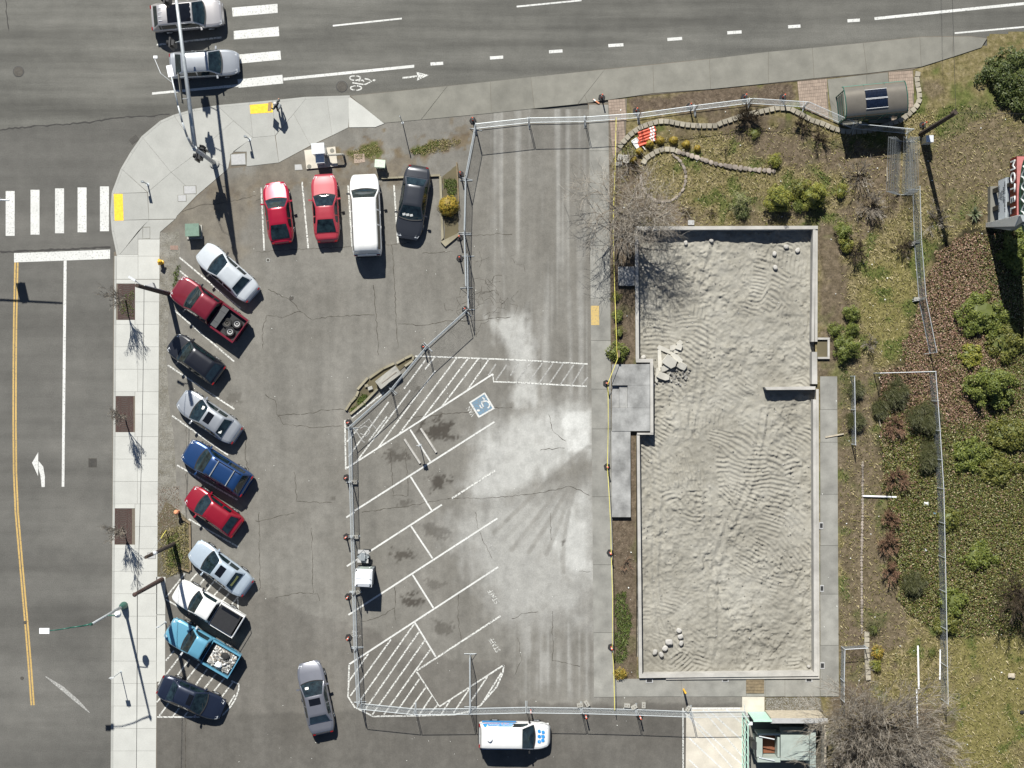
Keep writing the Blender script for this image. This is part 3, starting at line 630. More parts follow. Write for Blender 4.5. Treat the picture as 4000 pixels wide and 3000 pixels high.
slab(sw, [(612, 2252), (648, 2252), (647, 2400), (612, 2400)], ZW, 'walk_bright'); slab(sw, [(612, 2401), (647, 2401), (646, 2662), (612, 2662)], ZW, 'walk_bright')
# rounded corner: kerb segments and slabs
ck = [T(0, 0, 760, 1659), T(0, 0, 727, 1500), T(0, 0, 718, 1380), T(0, 0, 727, 1250), T(0, 0, 785, 1095), T(0, 0, 850, 985), T(0, 0, 920, 885), T(0, 0, 1040, 785), T(0, 0, 1130, 745), T(0, 0, 1260, 707), T(0, 0, 1420, 683), T(0, 0, 1620, 665), T(1, 0, 110, 652), T(1, 0, 320, 630), T(1, 0, 610, 620)]
ck2 = [T(0, 0, 775, 1650), T(0, 0, 742, 1500), T(0, 0, 733, 1380), T(0, 0, 741, 1255), T(0, 0, 797, 1102), T(0, 0, 862, 995), T(0, 0, 930, 897), T(0, 0, 1047, 798), T(0, 0, 1135, 759), T(0, 0, 1264, 721), T(0, 0, 1421, 697), T(0, 0, 1621, 679), T(1, 0, 111, 667), T(1, 0, 321, 645), T(1, 0, 611, 636)]
corner = struct(MB().prism(wpoly(ck + [T(1, 0, 830, 803), T(1, 0, 600, 830), T(1, 0, 150, 1055), T(0, 0, 1480, 1095), T(0, 0, 1040, 1505), T(0, 0, 1037, 1659)]), 0.0, ZW-0.024).build('corner_pavement', M['bricksub']))
for k in range(len(ck)-1):
    slab(corner, [ck[k], ck[k+1], ck2[k+1], ck2[k]], ZW, 'walk_new', 'kerb_stone', 0.13, 0.3)
Q = lambda x, y: T(0, 0, x, y)
R1 = lambda x, y: T(1, 0, x, y)
for pts in ([ck2[0], ck2[1], Q(736, 1430), Q(968, 1425), Q(778, 1650)], [Q(736, 1430), ck2[2], ck2[3], Q(958, 1250), Q(968, 1423)], [ck2[3], ck2[4], Q(958, 1248)],
            [ck2[4], ck2[5], ck2[6], Q(1112, 1118), Q(960, 1247)], [ck2[6], ck2[7], ck2[8], Q(1290, 985), Q(1112, 1118)], [ck2[8], ck2[9], ck2[10], Q(1515, 785), Q(1290, 985)],
            [ck2[10], ck2[11], Q(1640, 893), Q(1515, 785)], [ck2[11], ck2[12], R1(125, 880), Q(1640, 893)], [ck2[12], ck2[13], R1(245, 740), R1(125, 880)],
            [ck2[13], R1(462, 640), R1(495, 880), R1(355, 945), R1(245, 740)], [R1(462, 640), ck2[14], R1(600, 828), R1(495, 880)],
            [R1(245, 740), R1(355, 945), R1(150, 1055), R1(128, 880)], [Q(1640, 893), R1(125, 880), R1(150, 1055), Q(1600, 1080), Q(1600, 985), Q(1510, 985)],
            [Q(1515, 785), Q(1640, 893), Q(1500, 1000), Q(1480, 1095), Q(1290, 985)], [Q(1290, 985), Q(1480, 1095), Q(1275, 1270), Q(1112, 1118)],
            [Q(1112, 1118), Q(1275, 1270), Q(1150, 1400), Q(1140, 1420), Q(968, 1423), Q(960, 1247)], [Q(968, 1425), Q(1135, 1423), Q(1040, 1505), Q(1037, 1550), Q(928, 1550), Q(928, 1468)], [Q(968, 1425), Q(897, 1500), Q(780, 1650)], [Q(897, 1500), Q(897, 1650), Q(780, 1650)], [Q(897, 1500), Q(927, 1470), Q(927, 1550), Q(897, 1550)]):
    slab(corner, pts, ZW, 'walk_new', inset=0.5)
slab(corner, [R1(612, 632), R1(690, 688), R1(832, 803), R1(775, 826), R1(604, 828), R1(600, 640)], ZW+0.01, 'walk_bright', 'ramp_wing')
for pts in ([Q(740, 1258), Q(798, 1258), Q(804, 1430), Q(746, 1432)], [Q(1620, 682), R1(108, 670), R1(112, 730), Q(1625, 740)]):
    t = thing('tactile_paving', 'yellow tactile paving pad at the ' + ('side road crosswalk' if pts[0][0] < 700 else 'main road crosswalk'), 'tactile paving', P(*pts[0], ZW))
    MB().prism(wpoly(pts), ZW-0.01, ZW+0.008).build('pad', M['tactile'], t, True)
    a, b_, c_, d_ = [Vector(P(*q)[:2]) for q in pts]; mm = MB()
    for i in range(9):
        for j in range(22):
            u = (i+0.5)/9; v_ = (j+0.5)/22
            if (b_-a).length > (d_-a).length: u, v_ = v_, u
            p = a.lerp(b_, u).lerp(d_.lerp(c_, u), v_); mm.lathe((p.x, p.y, ZW+0.008), [(0.02, 0), (0.012, 0.006)], 5)
    mm.build('dome', M['tactile'], t, True, kind='stuff')
def boxlid(pts, label, mat='lid', name='utility_vault', cat='utility vault', z=ZW):
    t = thing(name, label, cat, P(*pts[0], z))
    MB().prism(wpoly(pts), z-0.02, z+0.006).build('frame', M['walk_old'], t, True)
    cx = sum(p[0] for p in pts)/len(pts); cy = sum(p[1] for p in pts)/len(pts)
    MB().prism(wpoly([(cx+(x-cx)*0.88, cy+(y-cy)*0.88) for x, y in pts]), z-0.02, z+0.012).build('lid', M[mat], t, True)
boxlid([Q(1493, 1000), Q(1595, 992), Q(1600, 1070), Q(1497, 1075)], 'large double utility lid in the pavement behind the signal pole')
boxlid([Q(1190, 1205), Q(1275, 1203), Q(1277, 1258), Q(1192, 1260)], 'wide grey utility lid on the corner pavement edge')
boxlid([Q(1153, 1265), Q(1210, 1262), Q(1212, 1307), Q(1155, 1308)], 'small grey utility lid below the wide one')
boxlid([Q(928, 1472), Q(976, 1470), Q(976, 1550), Q(927, 1552)], 'tall pale utility lid at the top of the straight sidewalk', 'walk_new')
boxlid([T(0, 2, 958, 262), T(0, 2, 1012, 258), T(0, 2, 1012, 302), T(0, 2, 960, 303)], 'grey utility lid beside the leaning wooden pole')
# older walk along the main road with the driveway apron
owe = [T(1, 0, 610, 622), T(1, 0, 1659, 517), T(2, 0, 600, 450), T(2, 0, 1659, 345), T(3, 0, 980, 240), T(3, 0, 1300, 235)]
old = struct(MB().prism(wpoly(owe + [T(3, 0, 1420, 250), T(3, 0, 1380, 310), T(3, 0, 1100, 395), T(3, 0, 930, 455), T(3, 0, 0, 545), T(2, 0, 1659, 545), T(2, 0, 750, 630), T(2, 0, 490, 672), T(2, 0, 0, 718), T(1, 0, 1070, 780), T(1, 0, 828, 800)]), 0.0, ZW-0.034).build('old_sidewalk', M['bricksub']))
S = lambda x, y: T(2, 0, x, y)
Y3 = lambda x, y: T(3, 0, x, y)
for pts in ([R1(612, 624), R1(1240, 560), R1(1070, 778), R1(828, 800), R1(690, 690)], [R1(1240, 560), R1(1518, 530), R1(1525, 735), R1(1072, 778)], [R1(1518, 530), S(122, 502), S(145, 705), R1(1525, 735)],
            [S(122, 502), S(600, 452), S(425, 677), S(145, 705)], [S(600, 452), S(912, 422), S(918, 606), S(490, 668), S(470, 620)], [S(470, 620), S(490, 668), S(427, 676)], [S(912, 422), S(1278, 385), S(1285, 580), S(918, 606)],
            [S(1278, 385), Y3(0, 338), Y3(0, 542), S(1285, 580)], [Y3(0, 338), Y3(285, 312), Y3(297, 510), Y3(0, 542)], [Y3(285, 312), Y3(615, 280), Y3(640, 478), Y3(297, 510)], [Y3(615, 280), Y3(980, 243), Y3(990, 435), Y3(640, 478)],
            [Y3(980, 243), Y3(1195, 240), Y3(1190, 372), Y3(990, 435)], [Y3(1195, 240), Y3(1300, 238), Y3(1415, 252), Y3(1380, 310), Y3(1190, 372)]):
    slab(old, pts, ZW, 'walk_old')
for pts in ([Y3(382, 515), Y3(635, 485), Y3(645, 690), Y3(480, 760), Y3(395, 640)], [Y3(635, 485), Y3(775, 470), Y3(800, 800), Y3(650, 800), Y3(645, 690)], [Y3(395, 640), Y3(480, 760), Y3(650, 800), Y3(560, 845), Y3(420, 790)]):
    slab(old, pts, ZW-0.003, 'walk_old')
# brick paver fields: every brick a piece, two shared meshes
def bmesh_brick(w_, h_, mat):
    return MB().box((0, 0, 0), (w_, h_, 0.06))
paver_me = {}
def pavers(name, quad, bw_, bh_, gap=0.014):
    q = [Vector(P(*p)[:2]) for p in quad]; a, b_ = q[0], q[1]
    base = struct(MB().prism([tuple(p) for p in q], 0.0, ZW-0.012).build(name, M['bricksub']))
    e = (b_-a).normalized(); f = Vector((e.y, -e.x)); ang = math.atan2(e.y, e.x); me = None
    qa = [tuple(p) for p in q]
    for j in range(60):
        for i in range(60):
            p = a+e*(bw_*(i+0.5))+f*(bh_*(j+0.5))
            if polydist(np.array([p.x]), np.array([p.y]), qa)[0] < min(bw_, bh_)*0.42: continue
            if me is None: o = MB().box((0, 0, 0), (bw_-gap, bh_-gap, 0.06)).build('brick', M['brick'], base); me = o.data
            else: o = obj('brick', me, None, base)
            o.location = (p.x, p.y, ZW-0.03+rnd.uniform(-0.003, 0.003)); o.rotation_euler = (0, 0, ang)
pavers('brick_paving', [Y3(188, 530), Y3(380, 512), Y3(395, 780), Y3(205, 700)], 0.125, 0.225)
pavers('brick_paving', [Y3(778, 470), Y3(938, 458), Y3(945, 690), Y3(790, 800)], 0.125, 0.225)
pavers('brick_paving', [S(622, 650), S(745, 640), S(735, 925), S(625, 1080)], 0.19, 0.19)
# walkway along the lot
wk = struct(MB().prism(wpoly([S(492, 672), S(625, 668), (2388, 1000), (2385, 2280), (2400, 2720), (2318, 2722), (2310, 1900), (2303, 1000)]), 0.0, ZW-0.03).build('walkway', M['bricksub']))
wy = [410, 590, 760, 960, 1165, 1330, 1520, 1675, 1940, 2205, 2470, 2722]
def wl(y): return 2298 + (y-405)/2315*20 + 2
def wr(y): return 2376 + (y-405)/2315*22
for a, b_ in zip(wy[:-1], wy[1:]):
    slab(wk, [(wl(a), a), (wr(a), a), (wr(b_), b_), (wl(b_), b_)], ZW, 'walk_mid')
mark(wk, 'faded_yellow_pad', [T(2, 1, 510, 323), T(2, 1, 563, 323), T(2, 1, 565, 448), T(2, 1, 512, 448)], M['fadedyellow'], ZW+0.006)
# walk round the foundation: south and east sides
south = struct(MB().prism(wpoly([(2400, 2650), (3200, 2646), (3200, 2720), (2400, 2724)]), 0.0, ZW-0.03).build('foundation_walk_south', M['bricksub']))
xs_ = [2400, 2660, 2915, 2988, 3065, 3202]
for a, b_ in zip(xs_[:-1], xs_[1:]): slab(south, [(a, 2651), (b_, 2650), (b_, 2719), (a, 2720)], ZW, 'walk_mid')
east = struct(MB().prism(wpoly([(3203, 1470), (3268, 1470), (3276, 2718), (3207, 2718)]), 0.0, ZW-0.03).build('foundation_walk_east', M['bricksub']))
ys_ = [1470, 1600, 1727, 1930, 2130, 2320, 2520, 2719]
for a, b_ in zip(ys_[:-1], ys_[1:]): slab(east, [(3202, a), (3269+(a-1470)*0.005, a), (3269+(b_-1470)*0.005, b_), (3203, b_)], ZW, 'walk_mid')
# loading pad with faded stripes
pad = struct(MB().prism(wpoly([(2680, 2762), (2898, 2762), (2898, 3300), (2675, 3300)]), 0.0, ZL+0.02).build('loading_pad', M['pad']))
struct(MB().prism(wpoly([(2898, 2721), (2985, 2721), (2985, 3300), (2898, 3300)]), 0.0, ZL+0.03).build('gate_apron', M['pad']))
for k in range(8): mline(pad, 'parking_line', T(2, 2, 1105+k*130-260, 1280+0*k+ (0 if k > 1 else 0)), T(2, 2, 1430+k*130-260, 1659), 0.09, M['white'], ZL+0.025) if 2 <= k <= 3 else None
for a, b_ in (((2690, 2795), (2898, 2985)), ((2760, 2765), (2898, 2890)), ((2830, 2765), (2898, 2825)), ((2690, 2880), (2860, 3040)), ((2690, 2965), (2780, 3050))):
    mline(pad, 'parking_line', a, b_, 0.10, M['white'], ZL+0.025)
mline(pad, 'parking_line', (2690, 2766), (2890, 2766), 0.12, M['white'], ZL+0.029)
mline(lot, 'parking_line', (2667, 2764), (2668, 3050), 0.09, M['whiteworn'], ZP)
struct(MB().sheet(rough_poly(wpoly([(2985, 2722), (3205, 2722), (3215, 2778), (2985, 2778)]), 0.02, 0.3), ZL+0.01).build('gravel_bed', M['ground']))
# ------------------------------------------------------------------ excavated ground inside the foundation
ZF = ZL+0.24      # top of the foundation wall
ZB = ZL-0.60      # floor of the pit
hx, hy = gridpts(2484, 895, 3186, 2645, 0.06)
qx = hx*K+2000; qy = 1500-hy*K
h = (fbm(hx*0.22, hy*0.22, 21, 4)-0.5)*0.26
rs = np.random.RandomState(5)
wx = hx+1.1*(fbm(hx*0.35, hy*0.35, 31, 3)-0.5)+0.22*(fbm(hx*1.6, hy*1.6, 35, 2)-0.5)
wy_ = hy+1.6*(fbm(hx*0.33, hy*0.33, 41, 3)-0.5)+0.22*(fbm(hx*1.6, hy*1.6, 45, 2)-0.5)
rid = np.zeros_like(h); cov = np.zeros_like(h)
zone = sstep(0.40, 0.56, fbm(hx*0.28, hy*0.28, 91, 3)+0.10*np.exp(-(((qx-2850)/260)**2+((qy-1900)/420)**2)))
for k in range(120):       # passes of a tracked machine: ridges across the direction of travel
    cx = rs.uniform(hx.min(), hx.max()); cy = rs.uniform(hy.min(), hy.max())
    py_ = 1500-cy*K
    base = 1.15 if py_ > 1300 else 0.5
    a = base + rs.normal(0, 0.5)
    ln = rs.uniform(1.6, 4.2); wd = rs.uniform(0.35, 0.95); curv = rs.uniform(-0.22, 0.22)
    dx = hx-cx; dy = hy-cy
    u = dx*math.cos(a)+dy*math.sin(a); v2 = -dx*math.sin(a)+dy*math.cos(a)-curv*u*u
    mask = sstep(1.0, 0.75, np.abs(u)/ln)*sstep(1.15, 0.85, np.abs(v2)/wd)
    lam = rs.uniform(0.24, 0.36)
    uw = u + 0.5*(wx-hx)+0.35*(wy_-hy) + 0.35*curv*v2*v2
    s_ = np.sin(2*math.pi*uw/lam)
    r_ = (np.abs(s_)**0.7*np.sign(s_))*rs.uniform(0.020, 0.045)
    rid = rid*(1-mask)+r_*mask
lump = (fbm(hx*2.4, hy*2.4, 51, 5)-0.5)*0.22 + (np.abs(fbm(hx*1.4, hy*1.4, 61, 4)-0.5))*-0.12
clods = sstep(0.56, 0.70, fbm(hx*4, hy*4, 71, 3))*0.085
soft = sstep(0.35, 0.6, fbm(hx*0.5, hy*0.5, 81, 3))
h = ZB + h + rid*(0.12+1.0*zone) + lump*(1.25-0.5*soft)*(1.1-0.4*zone) + clods*(1-0.6*soft)
for a, b_, off in (((2600, 1300), (2900, 2600), 0), ((2800, 950), (2700, 1700), 0), ((3000, 1600), (2750, 2600), 0), ((2560, 1750), (2620, 2600), 0)):   # wheel ruts
    for s_ in (-17, 17):
        dd = np.abs(polydist(qx+60*(fbm(hx*0.15, hy*0.15, 97, 2)-0.5)*2, qy, [(a[0]+s_, a[1]), (b_[0]+s_, b_[1]), (b_[0]+s_+1, b_[1])]))/K
        h += -0.05*np.exp(-(dd/0.13)**2)+0.025*np.exp(-((dd-0.26)/0.08)**2)
for q, r, a in (((2640, 1420), 1.0, 0.14), ((2920, 1570), 0.9, -0.1)):
    h += a*np.exp(-(((qx-q[0])/K)**2+((qy-q[1])/K)**2)/r**2)
h = h + 0.16*sstep(70, 0, np.minimum(qy-895, 2645-qy))*0 + 0.10*sstep(60, 0, qx-2484)
m, nt, b = new_mat('disturbed_soil')
v = position(nt); big = noise(nt, v, 0.25, 5, 0.6); mid = noise(nt, v, 2.2, 6, 0.7); fine = noise(nt, v, 18, 6, 0.8)
c = ramp(nt, big, [(0.28, (0.205, 0.194, 0.167)), (0.5, (0.268, 0.256, 0.224)), (0.72, (0.33, 0.318, 0.284))])
c = mix(nt, 1.0, c, ramp(nt, mid, [(0.3, (0.85, 0.84, 0.82)), (0.7, (1.1, 1.1, 1.1))]), 'MULTIPLY')
c = mix(nt, 1.0, c, ramp(nt, fine, [(0.3, (0.85,)*3), (0.7, (1.12,)*3)]), 'MULTIPLY')
c = mix(nt, mapr(nt, noise(nt, v, 26, 2, 0.5), 0.74, 0.78), c, (0.55, 0.53, 0.5))
nt.links.new(c, b.inputs['Base Color']); b.inputs['Roughness'].default_value = 0.95; b.inputs['Specular IOR Level'].default_value = 0.2
bump(nt, b, fine, 0.5, 0.03)
soil = struct(npmesh('excavated_ground', np.stack([hx.ravel(), hy.ravel(), h.ravel()], -1), gridfaces(*hx.shape), m, smooth=True))
def pit_z(px, py):
    x, y, _ = P(px, py); i = np.argmin((hx-x)**2+(hy-y)**2); return float(h.ravel()[i])
# small pebbles on the soil
n = 900; ppos = np.stack([rs.uniform(hx.min(), hx.max(), n), rs.uniform(hy.min(), hy.max(), n)], -1)
mm = MB()
ix = ((ppos[:, 0]-hx.min())/(hx[0, 1]-hx[0, 0])).astype(int); iy = ((ppos[:, 1]-hy.min())/(hy[1, 0]-hy[0, 0])).astype(int)
for k in range(n):
    z = h[min(iy[k], h.shape[0]-1), min(ix[k], h.shape[1]-1)]; r = rs.uniform(0.012, 0.045)
    mm.box((ppos[k, 0], ppos[k, 1], z+r*0.3), (r*2.2, r*1.5, r*1.2), rs.uniform(0, 3), rs.uniform(-0.4, 0.4), rs.uniform(-0.4, 0.4))
mm.build('soil_pebbles', M['gravelstone'], soil, kind='stuff')

# foundation walls
fw = thing('foundation_wall', 'pale concrete foundation wall around the bare excavated building plot', 'foundation', P(2840, 1770, ZB))
def wallseg(pts, z0=ZB-0.1, z1=ZF, mat='found', name='wall_section'):
    return MB().prism(wpoly(pts), z0, z1).build(name, M[mat], fw, True)
wallseg([(2478, 886), (3191, 884), (3191, 897), (2479, 900)], z1=ZF+0.02)
wallseg([(2479, 900), (2491, 900), (2495, 1402), (2482, 1402)])
wallseg([(2482, 1402), (2549, 1402), (2549, 1416), (2483, 1416)])
wallseg([(2537.5, 1416), (2549, 1416), (2550, 1690), (2538, 1690)], z1=ZL+0.33)
wallseg([(2487, 1690), (2550, 1690), (2550, 1697), (2487, 1697)], z1=ZL+0.30)
wallseg([(2486, 1697), (2497, 1697), (2507, 2630), (2494, 2630)])
wallseg([(2494, 2630), (3192, 2622), (3192, 2637), (2495, 2645)])
wallseg([(2600, 2645), (3199, 2638), (3199, 2648), (2600, 2652)], z1=ZL+0.14)
wallseg([(3172, 897), (3182, 897), (3177, 1335), (3166, 1335)])
wallseg([(3182, 897), (3191, 897), (3190, 1335), (3180, 1335)], z1=ZF-0.06)
wallseg([(3168, 1375), (3188, 1375), (3189, 1500), (3168, 1500)])
wallseg([(3172, 1560), (3184, 1560), (3188, 2622), (3176, 2622)])
wallseg([(3185, 1520), (3195, 1520), (3199, 2638), (3189, 2638)], z1=ZF-0.07)
wallseg([(2984, 1512), (3182, 1509), (3181, 1522), (2992, 1523)], z1=ZF, name='inner_wall')
# porch slabs and steps on the west side
porch = thing('porch', 'dusty raised concrete porch with steps between walkway and foundation', 'porch', P(2460, 1600, ZL))
ZPO = ZL+0.32
def pp(pts, z1, name, z0=0.0): MB().prism(wpoly(pts), z0, z1).build(name, M['porch'], porch, True)
pp([(2389, 1424), (2536, 1422), (2536, 1505), (2389, 1505)], ZPO, 'slab')
pp([(2450, 1505.5), (2536, 1505.5), (2536, 1592), (2450, 1592)], ZPO, 'slab')
pp([(2389, 1592.5), (2536, 1592.5), (2537, 1683), (2389, 1683)], ZPO, 'slab')
pp([(2387, 1683.5), (2461, 1683.5), (2462, 2018), (2389, 2018)], ZPO-0.04, 'slab')
pp([(2418, 1505.5), (2449.5, 1505.5), (2449.5, 1592), (2418, 1592)], ZL+0.17, 'step')
pp([(2389, 1505.5), (2417.5, 1505.5), (2417.5, 1592), (2389, 1592)], ZL+0.05, 'step')
t = thing('stoop', 'small square concrete stoop against the foundation below the bare tree', 'stoop', P(2447, 1080, ZL))
MB().prism(wpoly([(2414, 1043), (2478, 1042), (2478, 1117), (2414, 1117)]), 0.0, ZL+0.20).build('slab', M['porch'], t, True)
# window well and vents on the east and south side
t = thing('window_well', 'square concrete window well on the right foundation wall', 'window well', P(3215, 1360, ZL))
for pts in ([(3191, 1319), (3238, 1319), (3238, 1327), (3191, 1327)], [(3230, 1327.5), (3238, 1327.5), (3238, 1394), (3230, 1394)], [(3191, 1394.5), (3238, 1394.5), (3238, 1402), (3191, 1402)]):
    MB().prism(wpoly(pts), 0, ZL+0.16).build('well_wall', M['found'], t, True)
MB().sheet(wpoly([(3190, 1327), (3231, 1327), (3231, 1395), (3190, 1395)]), ZL+0.008).build('well_floor', M['ground'], t, True)
def vent(px, py, sx, sy, label):
    t = thing('vent_grate', label, 'vent grate', P(px, py, ZW))
    MB().box((0, 0, 0.01), (sx, sy, 0.03)).build('frame', M['lid'], t)
    MB().box((0, 0, 0.022), (sx*0.72, sy*0.68, 0.02)).build('screen', M['darksteel'], t)
for k, (q, sx, sy, lb) in enumerate(((T(2, 2, 890, 1092), 0.5, 0.3, 'leftmost vent grate along the bottom foundation wall'), (T(2, 2, 1382, 1088), 0.45, 0.26, 'middle vent grate along the bottom foundation wall'), (T(3, 2, 265, 1088), 0.46, 0.3, 'vent grate near the bottom right foundation corner'),
                        (T(3, 2, 352, 995), 0.3, 0.46, 'lowest vent grate along the right foundation wall'), (T(3, 2, 349, 495), 0.26, 0.46, 'middle vent grate along the right foundation wall'), (T(3, 2, 345, 88), 0.26, 0.46, 'upper vent grate along the right foundation wall'))):
    vent(*q, sx, sy, lb)
t = thing('utility_hatch', 'dark wooden hatch boards on the walk near the dumpster enclosure', 'hatch', P(*T(2, 2, 1575, 1125), ZW))
for k in range(5): MB().box((0, -0.42+k*0.21, 0.02), (1.22, 0.19, 0.05)).build('plank', M['timber'], t)

# ------------------------------------------------------------------ lawn and beds
bank = [(3640, 980), (3760, 900), (4180, 880), (4180, 2480), (3720, 2470), (3610, 2420), (3520, 2330), (3480, 2050), (3430, 1700), (3425, 1480), (3520, 1400), (3590, 1200)]
lx, ly = gridpts(2384, 60, 4700, 3400, 0.16)
qx = lx*K+2000; qy = 1500-ly*K
def pm2(pts, soft, off=0.0): return sstep(-soft, soft, polydist(qx, qy, pts)+off)
a1 = fbm(lx*0.35, ly*0.35, 101, 5); a2 = fbm(lx*1.3, ly*1.3, 103, 4); a3 = fbm(lx*0.8, ly*0.8, 109, 4)
soilm = 0.95*pm2([(2440, 385), (2700, 360), (3110, 315), (3112, 405), (2900, 420), (2490, 450)], 12, (a2-0.5)*60)
soilm = np.maximum(soilm, 0.8*pm2([(2700, 440), (2950, 430), (3250, 560), (3500, 560), (3520, 780), (3400, 900), (3250, 900), (3300, 700), (3000, 620), (2850, 570)], 40, (a2-0.5)*190))
soilm = np.maximum(soilm, 0.85*pm2([(2395, 620), (2520, 600), (2520, 740), (2700, 800), (2700, 880), (2395, 880)], 25, (a2-0.5)*110))
soilm = np.maximum(soilm, 0.8*pm2([(3195, 880), (3290, 880), (3330, 1300), (3240, 1480), (3195, 1480)], 30, (a2-0.5)*130))
soilm = np.maximum(soilm, 0.9*pm2([(2384, 880), (2484, 880), (2490, 2700), (2384, 2700)], 6))
soilm = np.maximum(soilm, 0.7*pm2([(3268, 1480), (3420, 1480), (3440, 1700), (3470, 2000), (3480, 2300), (3560, 2420), (3420, 2640), (3276, 2640)], 20, (a2-0.45)*200))
soilm = np.maximum(soilm, 0.75*pm2([(3260, 1500), (3330, 1500), (3350, 1700), (3270, 1730)], 12, (a2-0.5)*60))
soilm = np.maximum(soilm, 0.85*pm2([(3280, 2400), (3400, 2400), (3420, 2760), (3700, 2760), (3720, 3200), (3200, 3200), (3250, 2720)], 40, (a2-0.5)*160))
soilm = np.maximum(soilm, 0.6*pm2([(3640, 560), (3990, 420), (4300, 420), (4300, 900), (3800, 950), (3640, 800)], 40, (a1-0.55)*500))
soilm = np.maximum(soilm, 0.55*sstep(0.56, 0.7, a1))
grn = sstep(0.57, 0.72, a3)*0.75
grn = np.maximum(grn, 0.8*pm2([(3620, 520), (3780, 300), (3850, 330), (3700, 560)], 30, (a2-0.5)*160))
olive = 0.9*pm2([(3400, 1000), (3580, 1000), (3560, 1330), (3520, 1420), (3430, 1420), (3360, 1200)], 40, (a2-0.5)*90)
olive = np.maximum(olive, 0.95*pm2([(3720, 2480), (4500, 2440), (4500, 3400), (3700, 3400)], 40, (a2-0.5)*60))
grn = np.clip(grn*(1-0.7*soilm), 0, 1)
m, nt, b = new_mat('lawn_soil')
v = position(nt); mid = noise(nt, v, 2.4, 6, 0.7); fine = noise(nt, v, 16, 6, 0.8)
c = ramp(nt, mid, [(0.30, (0.085, 0.076, 0.028)), (0.5, (0.165, 0.138, 0.065)), (0.70, (0.26, 0.215, 0.13))])
c = mix(nt, attr(nt, 'olive').outputs['Fac'], c, ramp(nt, mid, [(0.3, (0.125, 0.112, 0.036)), (0.7, (0.21, 0.185, 0.075))]))
c = mix(nt, attr(nt, 'soil').outputs['Fac'], c, ramp(nt, mid, [(0.30, (0.065, 0.048, 0.034)), (0.70, (0.155, 0.12, 0.09))]))
c = mix(nt, attr(nt, 'green').outputs['Fac'], c, ramp(nt, mid, [(0.3, (0.05, 0.075, 0.016)), (0.7, (0.11, 0.125, 0.032))]))
c = mix(nt, attr(nt, 'bank').outputs['Fac'], c, (0.035, 0.03, 0.016))
c = mix(nt, 1.0, c, ramp(nt, noise(nt, v, 6.0, 5, 0.75), [(0.32, (0.6,)*3), (0.68, (1.3,)*3)]), 'MULTIPLY')
c = mix(nt, 1.0, c, ramp(nt, fine, [(0.3, (0.7,)*3), (0.7, (1.25,)*3)]), 'MULTIPLY')
nt.links.new(c, b.inputs['Base Color']); b.inputs['Roughness'].default_value = 0.95; b.inputs['Specular IOR Level'].default_value = 0.2
bump(nt, b, fine, 0.7, 0.04)
lz = 0.065+0.02*(a2-0.5)+0*lx
F = gridfaces(*lx.shape); fcx = qx.ravel()[F].mean(1); fcy = qy.ravel()[F].mean(1)
hole = (polydist(fcx, fcy, [(2483, 892), (3186, 892), (3186, 2640), (2490, 2640)]) > 0) | ((fcx < 3190) & (fcy > 2700)) | (polydist(fcx, fcy, [(2384, 0), (4800, 0), (4800, 40), (4000, 122), (3862, 138), (3850, 175), (3590, 200), (3000, 260), (2384, 330)]) > 0)
lawn = struct(npmesh('lawn', np.stack([lx.ravel(), ly.ravel(), lz.ravel()], -1), F[~hole], m, smooth=True, attrs={'soil': soilm.ravel(), 'green': grn.ravel(), 'olive': olive.ravel(), 'bank': pm2(bank, 20, (a2-0.5)*70).ravel()}))
LSTEP = lx[0, 1]-lx[0, 0]
def lsample(arr, x, y):
    i = np.clip(((y-ly[0, 0])/(ly[1, 0]-ly[0, 0])).astype(int), 0, lx.shape[0]-1); j = np.clip(((x-lx[0, 0])/LSTEP).astype(int), 0, lx.shape[1]-1)
    return arr[i, j]
# gravel strip between sidewalk and stalls
gs = wpoly([(620, 910), (700, 905), (705, 980), (695, 1030), (665, 1150), (650, 1400), (665, 1600), (680, 1700), (690, 1900), (735, 2030), (740, 2240), (640, 2260), (613, 2250), (616, 2000), (622, 1500)])
m, nt, b = new_mat('gravel_soil')
v = position(nt); mid = noise(nt, v, 1.2, 6, 0.7); fine = noise(nt, v, 14, 5, 0.8)
c = ramp(nt, mid, [(0.3, (0.115, 0.105, 0.08)), (0.52, (0.19, 0.18, 0.155)), (0.75, (0.25, 0.24, 0.215))])
c = mix(nt, 1.0, c, ramp(nt, fine, [(0.3, (0.65,)*3), (0.7, (1.3,)*3)]), 'MULTIPLY')
nt.links.new(c, b.inputs['Base Color']); b.inputs['Roughness'].default_value = 0.95; bump(nt, b, fine, 0.6, 0.03)
gravel = struct(MB().sheet(rough_poly(gs, 0.035, 0.2, 3), ZL+0.005).build('gravel_strip', m))
struct(MB().sheet(rough_poly(wpoly([(612, 2030), (650, 1960), (690, 1985), (745, 2040), (745, 2225), (640, 2262), (613, 2250)]), 0.03, 0.2, 4), ZL+0.009).build('weed_bed', M['ground']))

